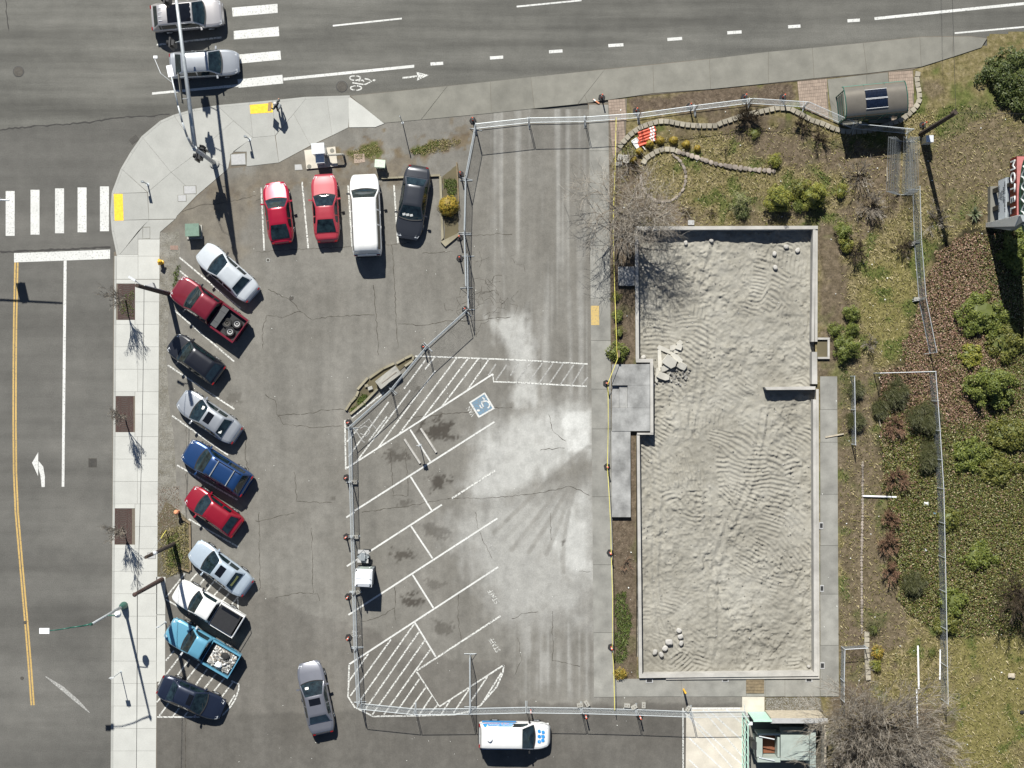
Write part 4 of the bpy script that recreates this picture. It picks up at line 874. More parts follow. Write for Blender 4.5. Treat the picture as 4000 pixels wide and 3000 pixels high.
# ------------------------------------------------------------------ vegetation helpers
def blades(name, pts, hgt, wd, mat, kind='stuff', parent=None, seed=1, lean=0.5):
    """pts (n,3): one bent two-quad blade each"""
    r = np.random.RandomState(seed); n = len(pts); a = r.uniform(0, 2*np.pi, n); hh = hgt*r.uniform(0.5, 1.4, n); ww = wd*r.uniform(0.6, 1.4, n)
    d = np.stack([np.cos(a), np.sin(a), 0*a], -1); s = np.stack([-np.sin(a), np.cos(a), 0*a], -1)
    ln = (lean*r.uniform(0.3, 1.6, n)*hh)[:, None]; z = np.array([0, 0, 1.0])
    p0 = pts-s*ww[:, None]/2; p1 = pts+s*ww[:, None]/2
    mid = pts+z*(hh*0.6)[:, None]+d*ln*0.4
    p2 = mid+s*ww[:, None]*0.4; p3 = mid-s*ww[:, None]*0.4
    tip = pts+z*(hh*0.9)[:, None]+d*ln
    p4 = tip+s*ww[:, None]*0.08; p5 = tip-s*ww[:, None]*0.08
    V = np.stack([p0, p1, p2, p3, p4, p5], 1).reshape(-1, 3); b0 = np.arange(n)[:, None]*6
    F = np.concatenate([b0+np.array([0, 1, 2, 3]), b0+np.array([3, 2, 4, 5])], 0)
    return npmesh(name, V, F, mat, parent, kind)
def leafcloud(name, pts, size, mat, parent=None, kind=None, seed=1, up=0.6, nrm=None):
    r = np.random.RandomState(seed); n = len(pts)
    nv = r.normal(0, 1, (n, 3)); nv[:, 2] = np.abs(nv[:, 2])+up
    if nrm is not None: nv = nv*0.6+nrm*1.1
    nv /= np.linalg.norm(nv, axis=1)[:, None]
    t1 = np.cross(nv, r.normal(0, 1, (n, 3))); t1 /= np.linalg.norm(t1, axis=1)[:, None]; t2 = np.cross(nv, t1)
    s = (size*r.uniform(0.55, 1.35, n))[:, None]
    V = np.stack([pts-t1*s*0.55, pts-t2*s*0.33-nv*s*0.05, pts+t1*s*0.6-nv*s*0.12, pts+t2*s*0.33-nv*s*0.05], 1).reshape(-1, 3)
    F = np.arange(n*4).reshape(-1, 4)
    return npmesh(name, V, F, mat, parent, kind)
def bushpts(n, rx, ry, hz, seed, lumps=7, fill=0.35):
    r = np.random.RandomState(seed); nc = int(14+26*math.sqrt(rx*ry)); R = math.sqrt(rx*ry)
    d = r.normal(0, 1, (nc, 3)); d[:, 2] = np.abs(d[:, 2])*0.85; d /= np.linalg.norm(d, axis=1)[:, None]
    rad = r.uniform(0.55, 0.98, nc)*(0.86+0.28*r.uniform(0, 1, nc))
    cc = np.stack([d[:, 0]*rad*rx, d[:, 1]*rad*ry, 0.10*hz+d[:, 2]*rad*hz*0.82], -1)
    cr = (0.14+0.15*R)*r.uniform(0.55, 1.2, nc); k = r.choice(nc, n, p=cr**2/(cr**2).sum())
    e = r.normal(0, 1, (n, 3)); e[:, 2] = np.abs(e[:, 2])*0.8+0.05; e /= np.linalg.norm(e, axis=1)[:, None]
    p = cc[k]+e*(cr[k]*r.uniform(0.55, 1.05, n))[:, None]
    p[:, 2] = np.maximum(p[:, 2], 0.02)
    return p, e
def shellpts(n, rx, ry, hz, seed):
    r = np.random.RandomState(seed); d = r.normal(0, 1, (n, 3)); d[:, 2] = np.abs(d[:, 2])*0.9; d /= np.linalg.norm(d, axis=1)[:, None]
    q = d*3.2; lob = fbm(q[:, 0]+7, q[:, 1]+q[:, 2]*1.7+seed % 50, seed, 3)
    rad = (0.62+0.66*lob)*(1-0.3*r.uniform(0, 1, n)**2); p = d*rad[:, None]
    return np.stack([p[:, 0]*rx, p[:, 1]*ry, 0.10*hz+p[:, 2]*hz*0.9], -1), d
def bush(px, py, r, hz, mat, label, n=None, leaf=0.07, cat='bush', name='leafy_bush', group=None, seed=None, z=ZL-0.02, ry=None, fill=0.35, lumps=7, dense=False):
    seed = int(px*7+py*13) % 9999 if seed is None else seed
    x, y, _ = P(px, py, hz*0.5); t = thing(name, label, cat, (x, y, z), 0, group)
    n = n or int(900*(r/0.5)**2)
    p, d = (shellpts(n, r, ry or r, hz, seed) if dense else bushpts(n, r, ry or r, hz, seed, lumps, fill))
    leafcloud('foliage', p, leaf, M[mat], t, seed=seed, nrm=d)
    mm = MB(); rr = random.Random(seed)
    for k in range(7):
        a = rr.uniform(0, 6.28); q = (math.cos(a)*r*0.5, math.sin(a)*r*0.5, hz*0.6)
        mm.tube((math.cos(a)*0.04, math.sin(a)*0.04, -0.08), q, 0.02, 0.008, 5)
    mm.build('stem', M['darkbark'], t)
    if r > 0.3:  # dark core added inside the leaves to block light and deepen the shadow
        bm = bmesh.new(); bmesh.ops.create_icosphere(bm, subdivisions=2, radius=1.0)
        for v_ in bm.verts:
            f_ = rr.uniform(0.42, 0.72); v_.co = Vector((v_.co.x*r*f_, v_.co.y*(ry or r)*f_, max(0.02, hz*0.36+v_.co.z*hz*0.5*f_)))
        me = bpy.data.meshes.new('shadow_core'); bm.to_mesh(me); bm.free(); obj('shadow_core', me, M['l_dark'], t)
    return t
def branch_mesh(seed, trunk_h, trunk_r, levels, nchild, spread, ratio, up=0.25, start_dirs=None, minr=0.004, sides=4, jitter=0.3, lean=(0, 0)):
    rr = random.Random(seed); limbs = MB(); twigs = MB()
    def grow(p, d, ln, r, lev):
        segs = 3 if lev < levels else 2; pts = [p]; q = p; dd = d.copy(); rs_ = [r]
        for s in range(segs):
            dd = (dd + Vector((rr.uniform(-1, 1), rr.uniform(-1, 1), rr.uniform(-0.6, 0.9)))*jitter*0.5 + Vector((0, 0, up*0.15))).normalized()
            q = q + dd*ln/segs; pts.append(q); rs_.append(max(minr*0.7, r*(1-0.45*(s+1)/segs)))
        tgt = limbs if lev <= 1 else twigs
        tgt.path(pts, rs_, sides if lev > 1 else 7)
        if lev >= levels: return
        for c in range(nchild[lev]):
            f = rr.uniform(0.35, 1.0); i = min(segs-1, int(f*segs)); b = pts[i].lerp(pts[i+1], f*segs-i)
            ax = dd.orthogonal().normalized(); ax.rotate(Matrix.Rotation(rr.uniform(0, 6.28), 3, dd))
            nd = (dd*math.cos(spread)+ax*math.sin(spread)*rr.uniform(0.6, 1.2)+Vector((0, 0, up*rr.random()))).normalized()
            grow(b, nd, ln*ratio*rr.uniform(0.7, 1.15), max(minr, rs_[i]*0.62), lev+1)
    if start_dirs is None:
        grow(Vector((0, 0, -0.05)), Vector((lean[0], lean[1], 1)).normalized(), trunk_h, trunk_r, 0)
    else:
        for d, ln, r in start_dirs: grow(Vector((d[0]*0.05, d[1]*0.05, -0.03)), Vector(d).normalized(), ln, r, 1)
    return limbs, twigs
def baretree(px, py, label, seed, trunk_h, trunk_r, levels, nchild, spread, ratio, mat='twig', bark='bark', up=0.25, dirs=None, cat='tree', name='bare_tree', z=ZL, minr=0.004, jitter=0.3, group=None, lean=(0, 0)):
    t = thing(name, label, cat, P(px, py, z), 0, group)
    l, tw = branch_mesh(seed, trunk_h, trunk_r, levels, nchild, spread, ratio, up, dirs, minr, 4, jitter, lean)
    if l.v: l.build('trunk' if cat == 'tree' else 'stems', M[bark], t, smooth=True)
    if tw.v: tw.build('crown' if cat == 'tree' else 'twigs', M[mat], t, kind=None if cat == 'tree' else 'stuff')
    return t
def bareshrub(px, py, r, label, seed, mat='twig', n=14, levels=3, nchild=(0, 4, 4, 0), h=1.0, minr=0.006, name='bare_shrub', bark=None, group=None, lean=(0, 0)):
    rr = random.Random(seed); ds = []
    for k in range(n):
        a = rr.uniform(0, 6.28); e = rr.uniform(0.3, 1.3); ds.append(((math.cos(a)*e*0.8+lean[0], math.sin(a)*e*0.8+lean[1], 0.75*h), r*rr.uniform(0.55, 0.95), 0.014+0.006*r))
    return baretree(px, py, label, seed, 0, 0, levels, nchild, 0.55, 0.55, mat, bark or 'darkbark', 0.15, ds, 'shrub', name, ZL-0.02, minr, group=group)
# ================================================================== VEHICLES
def interp(x, xs, ys):
    return float(np.interp(x, xs, ys))
def wheel(parent, x, y, r, wd, rim='alloy'):
    t = MB()
    prof = [(r*0.60, -wd/2), (r*0.93, -wd/2), (r, -wd*0.32), (r, wd*0.32), (r*0.93, wd/2), (r*0.60, wd/2)]
    n = 18; rows = []
    for rr_, yy in prof: rows.append([(rr_*math.cos(2*math.pi*i/n), yy, r+rr_*math.sin(2*math.pi*i/n)) for i in range(n)])
    vs = [p for q in rows for p in q]; mN = len(rows)
    fs = [(i*n+j, i*n+(j+1) % n, (i+1)*n+(j+1) % n, (i+1)*n+j) for i in range(mN-1) for j in range(n)]
    t.add(vs, fs); o = t.build('wheel', M['black'], parent, smooth=False); o.location = (x, y, 0)
    s = 1 if y > 0 else -1; g = MB()
    g.tube((0, s*wd*0.30, r), (0, s*wd*0.43, r), r*0.61, r*0.58, 16)
    for k in range(5):
        a = k*2*math.pi/5; g.tube((0, s*wd*0.46, r), (r*0.55*math.cos(a), s*wd*0.46, r+r*0.55*math.sin(a)), 0.035, 0.028, 5)
    g.build('rim', M[rim], o)
def car(kind, label, cat, px, py, ang, L, Wd, Ht, paint, name, z=ZL, glass='glass', sunroof=None, rails=False, hood_lines=True, spec=None, roofcol=None, rim='alloy', mirror=None, bedcol=None):
    """local x forward; kind picks the side profile"""
    s = (H-0.7)/H
    loc = ((px-2000)/K*s, (1500-py)/K*s, z)
    t = thing(name, label, cat, loc, math.radians(ang))
    l2 = L/2
    pr = {  # windshield base, roof front, roof rear, rear glass base, belt z, hood front z, hood back z, deck z, tumblehome, belt width
        'sedan': (0.215, 0.055, -0.215, -0.335, 0.92, 0.68, 0.90, 0.98, 0.70, 0.95),
        'coupe': (0.165, 0.01, -0.17, -0.375, 0.90, 0.62, 0.86, 0.93, 0.68, 0.95),
        'hatch': (0.235, 0.085, -0.33, -0.455, 0.95, 0.70, 0.93, 0.98, 0.73, 0.95),
        'bubble': (0.20, 0.06, -0.20, -0.445, 0.93, 0.66, 0.92, 0.95, 0.68, 0.95),
        'suv': (0.235, 0.10, -0.375, -0.46, 1.05, 0.90, 1.06, 1.10, 0.75, 0.95),
        'bigsuv': (0.285, 0.185, -0.445, -0.478, 1.15, 1.00, 1.14, 1.20, 0.80, 0.96),
        'van': (0.255, 0.10, -0.455, -0.482, 1.15, 0.92, 1.14, 1.2, 0.77, 0.97),
        'pickup': (0.245, 0.135, -0.055, -0.085, 1.06, 0.92, 1.06, 0.74, 0.76, 0.95),
        'smallpickup': (0.205, 0.10, -0.075, -0.105, 1.00, 0.86, 1.0, 0.70, 0.76, 0.95)}[kind]
    if spec: pr = tuple(spec.get(i, v_) for i, v_ in enumerate(pr))
    xw, xf, xr, xb, zb, zh0, zh1, zd, tum, bw = pr
    xw *= L; xf *= L; xr *= L; xb *= L
    pick = 'pickup' in kind
    xwf, xwr = L*0.305, -L*0.285
    wr_ = 0.33 if not (pick or 'suv' in kind) else 0.37
    paintm = paint
    xs = sorted(set([round(v_, 3) for v_ in np.linspace(-l2, l2, 35)] + [-l2+0.03, -l2+0.1, l2-0.03, l2-0.1]))
    tf = 2.6 if kind in ('coupe', 'bubble', 'hatch', 'sedan') else 3.4
    tr_ = 2.6 if kind in ('coupe', 'bubble', 'sedan') else 5.0
    def half(x):
        a = abs(x)/l2; e = tf if x > 0 else tr_
        st = 0.55
        k = max(0.0, (a-st)/(1-st))
        return Wd/2*(1-((0.38 if kind == 'van' else 0.33 if tf < 3 else 0.26) if x > 0 else (0.26 if tr_ < 4 else 0.12))*k**e)
    zxs = [-l2, -l2+0.05, -l2+0.22, xb, xw, l2-0.45, l2-0.12, l2]
    if pick: zys = [0.60, zd, zd, zd if xb < -0.2 else zd, zh1, zh0+0.06, zh0-0.03, 0.62]; zxs[3] = xb-0.02; zys[3] = zd
    else: zys = [0.66, zd-0.20, zd-0.04, zd, zh1, zh0+0.05, zh0-0.05, 0.58]
    if kind in ('hatch', 'suv', 'bigsuv', 'van', 'bubble'): zys[1] = zd-0.06; zys[0] = 0.75
    def ztop(x):
        if pick and x < xb: return zd
        if pick: return interp(x, [xb, xw, l2-0.45, l2-0.12, l2], [zh1, zh1, zh0+0.06, zh0-0.03, 0.62])
        return interp(x, zxs, zys)
    rows = []
    for x in xs:
        w_ = half(x); zt = ztop(x); sill = 0.24
        for xc in (xwf, xwr):
            dx = abs(x-xc); ra = wr_+0.06
            if dx < ra: sill = max(sill, wr_+math.sqrt(max(0, ra*ra-dx*dx)) - 0.02)
        sill = min(sill, zt-0.12)
        m1 = max(sill+0.03, min(0.52, zt-0.1)); m2 = max(m1+0.02, min(0.66, zt-0.06))
        end = max(0.0, (abs(x)-(l2-0.12))/0.12)
        cr_ = 0.045
        hp = [(w_*0.93, sill), (w_*0.995, m1), (w_, m2), (w_*0.975, zt-0.055), (w_*0.90, zt), (w_*0.5, zt+cr_*0.75), (0, zt+cr_)]
        full = [(x, y_, z_) for y_, z_ in hp] + [(x, -y_, z_) for y_, z_ in hp[-2::-1]]
        rows.append(full)
    body = MB().grid(rows); nn = len(rows[0])
    body.add(rows[0], [tuple(range(nn))]); body.add(rows[-1], [tuple(range(nn-1, -1, -1))])
    body.add([(-l2+0.1, -Wd*0.4, 0.25), (l2-0.1, -Wd*0.4, 0.25), (l2-0.1, Wd*0.4, 0.25), (-l2+0.1, Wd*0.4, 0.25)], [(0, 1, 2, 3)])
    body.build('body', paintm, t, smooth=True)
    # cabin shell
    def roofz(x):
        return interp(x, [xb, xr, (xr+xf)/2, xf, xw], [zb-0.04 if pick else zd+0.05, Ht-0.05, Ht-0.025, Ht-0.03, zh1+0.055])
    def cw(x):   # cabin half widths at belt and roof
        wb = min(half(x), half(xb if x < xb else x))*bw
        f = (roofz(x)-zb)/(Ht-zb)
        return wb, wb*(1-(1-tum)*max(0, f))
    cx = sorted(set([round(v_, 3) for v_ in list(np.linspace(xb, xr, 5))+list(np.linspace(xr, xf, 9))+list(np.linspace(xf, xw, 6))]))
    crown = 0.05
    def sec(x):
        wb, wt = cw(x); zr = roofz(x); ff = max(0.02, (zr-zb)/(Ht-zb))
        hp = [(wb, zb-0.07), (wb*0.985, zb), (wt*1.0+(wb-wt)*0.06, zr-0.05*ff), (wt*0.93, zr+crown*0.15*ff), (wt*0.5, zr+crown*0.75*ff), (0, zr+crown*ff)]
        return [(x, y_, z_) for y_, z_ in hp] + [(x, -y_, z_) for y_, z_ in hp[-2::-1]]
    rows = [sec(x) for x in cx]; cab = MB().grid(rows)
    cab.add(rows[0], [tuple(range(len(rows[0])))]); cab.add(rows[-1], [tuple(range(len(rows[0])-1, -1, -1))])
    cab.build('cabin', roofcol or paintm, t, smooth=True)
    G_ = M[glass]
    def top(x, f):   # point of the shell top at fraction f of the roof half width
        wb, wt = cw(x); zr = roofz(x); ff = max(0.02, (zr-zb)/(Ht-zb)); a = abs(f)
        zz = zr + crown*ff*(1-a*a)
        return (x, wt*f, zz)
    def pane(x0, x1, f, name, off, nx=6, ny=9, bow=0.0):
        rr_ = []
        for i in range(nx):
            r_ = []
            for j in range(ny):
                g = -f+2*f*j/(ny-1); u = i/(nx-1); x = x0+(x1-x0)*u + bow*(1-(g/f)**2)*u
                p = top(x, g); r_.append((p[0]+off[0], p[1], p[2]+off[1]))
            rr_.append(r_)
        return MB().grid(rr_).build(name, G_, t, smooth=True)
    pane(xf+0.02, xw-0.03, 0.92, 'windshield', (0.012, 0.014), bow=0.13)
    rr_ = []
    for e_ in (0.0, 0.09):
        rr_.append([(xw-0.03+e_+0.13*(1-(g/0.94)**2), cw(xw-0.03)[1]*g, zh1+0.062+0.01*(1-g*g)) for g in np.linspace(-0.94, 0.94, 9)])
    MB().grid(rr_).build('cowl', M['cardark'], t)
    for g in (-0.45, 0.1): MB().tube((xw+0.05, cw(xw)[1]*g, zh1+0.085), (xw-0.10, cw(xw)[1]*(g+0.52), zh1+0.135), 0.012, n=4).build('wiper', M['black'], t)
    if pick: pane(xr-0.005, xb+0.02, 0.84, 'rear_window', (-0.014, 0.012))
    elif kind not in ('van', 'bigsuv'): pane(xr-0.03, xb+0.06, 0.86, 'rear_window', (-0.012, 0.014))
    else:
        for s_ in (-1, 1):
            yy = Wd*0.42
            MB().add([(xb+0.02-0.035, s_*0.05, zb+0.05), (xb+0.02-0.035, s_*yy*0.86, zb+0.05), (xr-0.012, s_*yy*0.80, Ht-0.17), (xr-0.012, s_*0.05, Ht-0.17)], [(0, 1, 2, 3)]).build('rear_window', G_, t)
    # side windows
    def sidewin(x0, x1, s_):
        n_ = 7; r0 = []; r1 = []
        for i in range(n_):
            x = x0+(x1-x0)*i/(n_-1); wb, wt = cw(x); zr = roofz(x); f0 = 0.10; f1 = 0.86
            def pt(f):
                zz = zb+(zr-0.05-zb)*f; yy = wb*0.985+(wt+(wb-wt)*0.06-wb*0.985)*f
                return (x, s_*(yy+0.014), zz+0.004)
            r0.append(pt(f0)); r1.append(pt(f1))
        MB().grid([r0, r1]).build('side_window', G_, t, smooth=True)
    for s_ in (-1, 1):
        e0 = xw-(xw-xf)*0.45
        if kind in ('coupe', 'bubble', 'smallpickup'):
            sidewin(xr+0.1 if kind == 'smallpickup' else (xr+xf)/2-0.15, e0, s_)
            if kind != 'smallpickup': sidewin(xr-0.25, (xr+xf)/2-0.25, s_)
        elif kind == 'pickup':
            sidewin(xr+0.5, e0, s_); sidewin(xr+0.04, xr+0.42, s_)
        elif kind == 'van': sidewin(xf-0.62, e0, s_)
        elif kind == 'bigsuv':
            sidewin(xf-0.75, e0, s_); sidewin(xf-1.75, xf-0.85, s_); sidewin(xr+0.06, xf-1.85, s_)
        else:
            mid_ = (xr+xf)/2+0.05; sidewin(mid_+0.04, e0, s_); sidewin(xr-(0.06 if kind == 'sedan' else -0.15), mid_-0.06, s_)
            if kind == 'suv': sidewin(xr-0.02, xr+0.1, s_)
    # hood and boot panels, lamps, mirrors, handles, bumpers
    def panel(x0, x1, f, name, off=0.008, mat=None):
        rr_ = []
        for i in range(6):
            x = x0+(x1-x0)*i/5; w_ = half(x); zt = ztop(x); r_ = []
            for j in range(9):
                g = -f+2*f*j/8; a = abs(g)
                zz = zt+0.045*(1-(a/0.9)**2 if a < 0.9 else 0) if a <= 0.9 else zt
                r_.append((x, w_*g, zz+off))
            rr_.append(r_)
        return MB().grid(rr_).build(name, mat or paintm, t, smooth=True)
    if hood_lines: panel(xw+0.02, l2-0.22, 0.80, 'hood')
    if kind in ('sedan', 'coupe'): panel(-l2+0.16, xb-0.03, 0.78, 'boot_lid')
    for s_ in (-1, 1):
        x1 = l2-0.06; w1 = half(x1)
        hl = MB(); zt = ztop(l2-0.2)
        hl.grid([[(l2-0.30, s_*half(l2-0.3)*0.96, ztop(l2-0.3)-0.02), (l2-0.30, s_*half(l2-0.3)*0.70, ztop(l2-0.3)+0.028)], [(l2-0.15, s_*half(l2-0.15)*0.955, ztop(l2-0.15)-0.005), (l2-0.15, s_*half(l2-0.15)*0.62, ztop(l2-0.15)+0.03)], [(l2-0.02, s_*half(l2-0.02)*0.90, ztop(l2-0.05)-0.06), (l2-0.015, s_*half(l2-0.02)*0.60, ztop(l2-0.05)-0.03)]])
        hl.build('headlight', M['head'], t)
        zt = ztop(-l2+0.1)
        MB().box((-l2+0.04, s_*half(-l2+0.05)*0.84, zt-0.10), (0.075, half(-l2)*0.26, 0.15)).build('taillight', M['tail'], t)
        xm = xw-(xw-xf)*0.30
        yb = cw(xm)[0]+0.01
        mr = MB().box((xm, s_*(yb+0.13), zb+0.05), (0.11, 0.20, 0.14), s_*-0.12); mr.tube((xm, s_*(yb-0.05), zb-0.01), (xm, s_*(yb+0.08), zb+0.03), 0.03, 0.03, 5)
        mr.build('mirror', mirror or paintm, t)
        for xh in ((0.02*L, -0.16*L) if not pick and kind not in ('coupe', 'bubble', 'smallpickup') else (0.0*L,)):
            MB().box((xh, s_*(Wd/2+0.004), zb-0.14), (0.17, 0.02, 0.03)).build('door_handle', M['cardark'] if kind == 'van' else paintm, t)
        wheel(t, xwf, s_*(Wd/2-0.10), wr_, 0.21, rim); wheel(t, xwr, s_*(Wd/2-0.10), wr_, 0.21, rim)
    MB().box((l2-0.01, 0, 0.50), (0.05, half(l2)*1.2, 0.16)).build('grille', M['cardark'], t)
    MB().box((-l2-0.005, 0, 0.48), (0.10, half(-l2)*1.7, 0.18)).build('rear_bumper', M['cardark'] if pick or kind in ('bigsuv', 'van') else paintm, t)
    if sunroof:
        x0, x1 = sunroof; G0 = G_; rr_ = []
        for i in range(4):
            x = x0+(x1-x0)*i/3; rr_.append([(top(x, g)[0], top(x, g)[1], top(x, g)[2]+0.012) for g in np.linspace(-0.62, 0.62, 7)])
        MB().grid(rr_).build('sunroof', M['sunroof'], t, smooth=True)
    if rails:
        for s_ in (-1, 1):
            MB().path([(x, s_*cw(x)[1]*0.88, roofz(x)+0.07) for x in np.linspace(xr+0.1, xf-0.15, 6)], 0.022, 6).build('roof_rail', M['cardark'], t)
        for f in (0.25, 0.78):
            x = xr+(xf-xr)*f; MB().box((x, 0, roofz(x)+0.10), (0.06, cw(x)[1]*1.8, 0.03)).build('roof_bar', M['greyplastic'], t)
    if pick:
        bz = zb-0.02; bl = -l2+0.02; bf = xb-0.03; bm = paintm
        for s_ in (-1, 1):
            MB().box(((bl+bf)/2, s_*(Wd/2-0.075), (0.55+bz)/2+0.05), (bf-bl, 0.13, bz-0.55+0.1)).build('bed_side', bm, t)
            MB().box(((bl+bf)/2+0.02, s_*(Wd/2-0.075), bz+0.062), (bf-bl-0.1, 0.10, 0.02)).build('bed_rail', bedcol or M['darkgrey'], t)
        MB().box((bl+0.03, 0, (0.55+bz)/2+0.04), (0.06, Wd-0.28, bz-0.55+0.08)).build('tailgate', bm, t)
        MB().box((bf-0.03, 0, (0.55+bz)/2+0.04), (0.05, Wd-0.28, bz-0.55+0.08)).build('bed_front', bm, t)
        MB().box(((bl+bf)/2, 0, zd+0.055), (bf-bl-0.1, Wd-0.3, 0.02)).build('bed_floor', M['blackplastic'], t)
    t['_dims'] = (L, Wd, Ht, zb, xb, zd)
    info = dict(t=t, L=L, W=Wd, H=Ht, xb=xb, xr=xr, xf=xf, xw=xw, zb=zb, zd=zd, top=top, half=half, ztop=ztop, cw=cw, roofz=roofz)
    del t['_dims']
    return info
def onroad(i, x, y): pass
white = carpaint('white', (0.70, 0.70, 0.69), 0.0, 0.4); silver = carpaint('silver', (0.40, 0.42, 0.45), 0.55); warm = carpaint('warm_silver', (0.48, 0.46, 0.46), 0.5)
red = carpaint('red', (0.33, 0.008, 0.03), 0.25); red2 = carpaint('faded_red', (0.33, 0.03, 0.045), 0.05, 0.42); maroon = carpaint('maroon', (0.16, 0.012, 0.024), 0.25)
blackp = carpaint('black', (0.012, 0.013, 0.018), 0.2); charcoal = carpaint('charcoal', (0.035, 0.038, 0.046), 0.3); navy = carpaint('navy', (0.014, 0.02, 0.04), 0.3)
blue = carpaint('blue', (0.012, 0.045, 0.14), 0.35); teal = carpaint('teal', (0.105, 0.29, 0.41), 0.15); ice = carpaint('ice_silver', (0.42, 0.49, 0.56), 0.35)
grey = carpaint('grey', (0.20, 0.205, 0.235), 0.5); pearl = carpaint('pearl', (0.44, 0.47, 0.50), 0.1); crim = carpaint('crimson', (0.25, 0.007, 0.02), 0.25)

c = car('suv', 'silver crossover with black glass roof waiting at the crosswalk, farther up the frame', 'car', 733, 62, 5, 4.85, 1.90, 1.70, warm, 'crossover_car', z=0.004)
x0 = c['xr']+0.62; rr_ = []
for i in range(6):
    x = x0+(c['xf']+0.02-x0)*i/5; rr_.append([(c['top'](x, g)[0], c['top'](x, g)[1], c['top'](x, g)[2]+0.010) for g in np.linspace(-0.9, 0.9, 9)])
MB().grid(rr_).build('glass_roof', M['sunroof'], c['t'], smooth=True)
for k in range(4): MB().tube((c['xr']+0.05, -0.42+k*0.28, c['roofz'](c['xr']+0.1)+0.06), (c['xr']+0.3, -0.42+k*0.28, c['roofz'](c['xr']+0.3)+0.06), 0.02, 0.012, 6).build('roof_fin', M['head'], c['t'])
car('hatch', 'silver estate car in the kerb lane under the traffic signal arm', 'car', 799, 250, 3.5, 4.65, 1.80, 1.55, silver, 'estate_car', z=0.004, spec={2: -0.30, 3: -0.415})
c = car('bubble', 'bright red rounded hatchback, leftmost in the top row of stalls', 'car', 1088, 832, 97.2, 4.15, 1.76, 1.46, red, 'hatchback_car')
MB().box((c['xb']+0.62, 0.25, 1.205), (0.13, 0.16, 0.004), 0, 0, -0.42).build('window_sticker', M['paper'], c['t'])
car('coupe', 'faded red coupe parked between the red hatchback and the white van', 'car', 1272, 813, 93.5, 4.6, 1.76, 1.34, red2, 'coupe_car')
c = car('bigsuv', 'long white passenger van parked between red coupe and black saloon', 'van', 1430, 841, 92.5, 5.55, 2.0, 1.95, white, 'passenger_van', rim='greyplastic', mirror=M['cardark'])
MB().box((c['xr']+0.0, 0, 1.78), (0.05, 0.10, 0.05)).build('brake_lamp', M['tail'], c['t'])
MB().box((c['xw']-0.16, -0.35, 1.36), (0.22, 0.3, 0.006), 0.3, 0, 0.85).build('dash_papers', M['paper'], c['t'])
c = car('sedan', 'black saloon parked nose down beside the golden shrub', 'car', 1614, 792, -98.9, 4.95, 1.83, 1.42, charcoal, 'saloon_car', mirror=blackp)
for yy in (-0.45, -0.2, 0.05): MB().box((c['xw']-0.16, yy, c['roofz'](c['xw']-0.16)+0.05), (0.16, 0.2, 0.006), 0.3, 0, 0.5).build('dash_papers', M['paper'], c['t'])
car('sedan', 'weathered white saloon at the top of the angled stalls', 'car', 889, 1065, 138.6, 4.7, 1.78, 1.42, pearl, 'saloon_car', mirror=M['cardark'])
pk = car('pickup', 'maroon pickup truck carrying loose tyres in its bed', 'pickup truck', 816, 1205, 144.6, 5.5, 1.92, 1.72, maroon, 'pickup_truck', spec={2: -0.085, 3: -0.115}, mirror=blackp)
car('hatch', 'small black hatchback with red tail lamps in the third angled stall', 'car', 765, 1400, 143.9, 4.05, 1.72, 1.50, blackp, 'hatchback_car')
c = car('sedan', 'silver saloon with sunroof parked below the black hatchback', 'car', 818, 1628, 145.9, 4.65, 1.79, 1.44, silver, 'saloon_car', sunroof=(-0.35, 0.12))
MB().box((c['xf']+0.32, -0.35, c['roofz'](c['xf']+0.32)+0.06), (0.2, 0.24, 0.006), 0.2, 0, 0.45).build('dash_papers', M['paper'], c['t'])
MB().box((c['xb']+0.3, 0.35, c['roofz'](c['xb']+0.3)+0.05), (0.2, 0.22, 0.006), 0.2, 0, -0.45).build('shelf_paper', M['paper'], c['t'])
c = car('suv', 'dark blue estate with roof bars parked above the red hatchback', 'car', 848, 1826, 148.3, 4.9, 1.86, 1.72, blue, 'estate_car', rails=True)
car('hatch', 'crimson compact hatchback parked below the dark blue estate', 'car', 835, 1996, 144.4, 4.1, 1.72, 1.46, crim, 'hatchback_car', spec={2: -0.29, 3: -0.43})
c = car('sedan', 'ice silver saloon with sunroof beside the white pickup', 'car', 862, 2220, 143.6, 4.65, 1.80, 1.46, ice, 'saloon_car', sunroof=(-0.42, 0.05))
MB().box((c['xb']+0.32, 0.0, c['roofz'](c['xb']+0.32)+0.045), (0.28, 0.8, 0.006), 0, 0, -0.42).build('rear_shelf', M['l_pale'], c['t'])
wp = car('smallpickup', 'white pickup truck with a black cargo bed cover', 'pickup truck', 814, 2372, 148.9, 5.0, 1.76, 1.60, white, 'pickup_truck', bedcol=white, mirror=M['cardark'], spec={2: -0.085, 3: -0.115})
bl = -wp['L']/2; bf = wp['xb']-0.08
MB().box(((bl+bf)/2+0.08, 0, wp['zb']+0.13), (bf-bl-0.25, 1.46, 0.20)).build('bed_cover', M['blackplastic'], wp['t'])
MB().box(((bl+bf)/2+0.05, -0.60, wp['zb']+0.235), (bf-bl-0.5, 0.22, 0.012)).build('cover_window', M['sunroof'], wp['t'])
rk = MB()
for s_ in (-1, 1): rk.tube((bl+0.03, s_*0.78, 0.6), (bl+0.03, s_*0.78, 1.35), 0.022)
rk.tube((bl+0.03, -0.78, 1.35), (bl+0.03, 0.78, 1.35), 0.022); rk.tube((bl+0.03, -0.78, 1.05), (bl+0.03, 0.78, 1.05), 0.022); rk.build('rear_rack', M['cabwhite'], wp['t'])
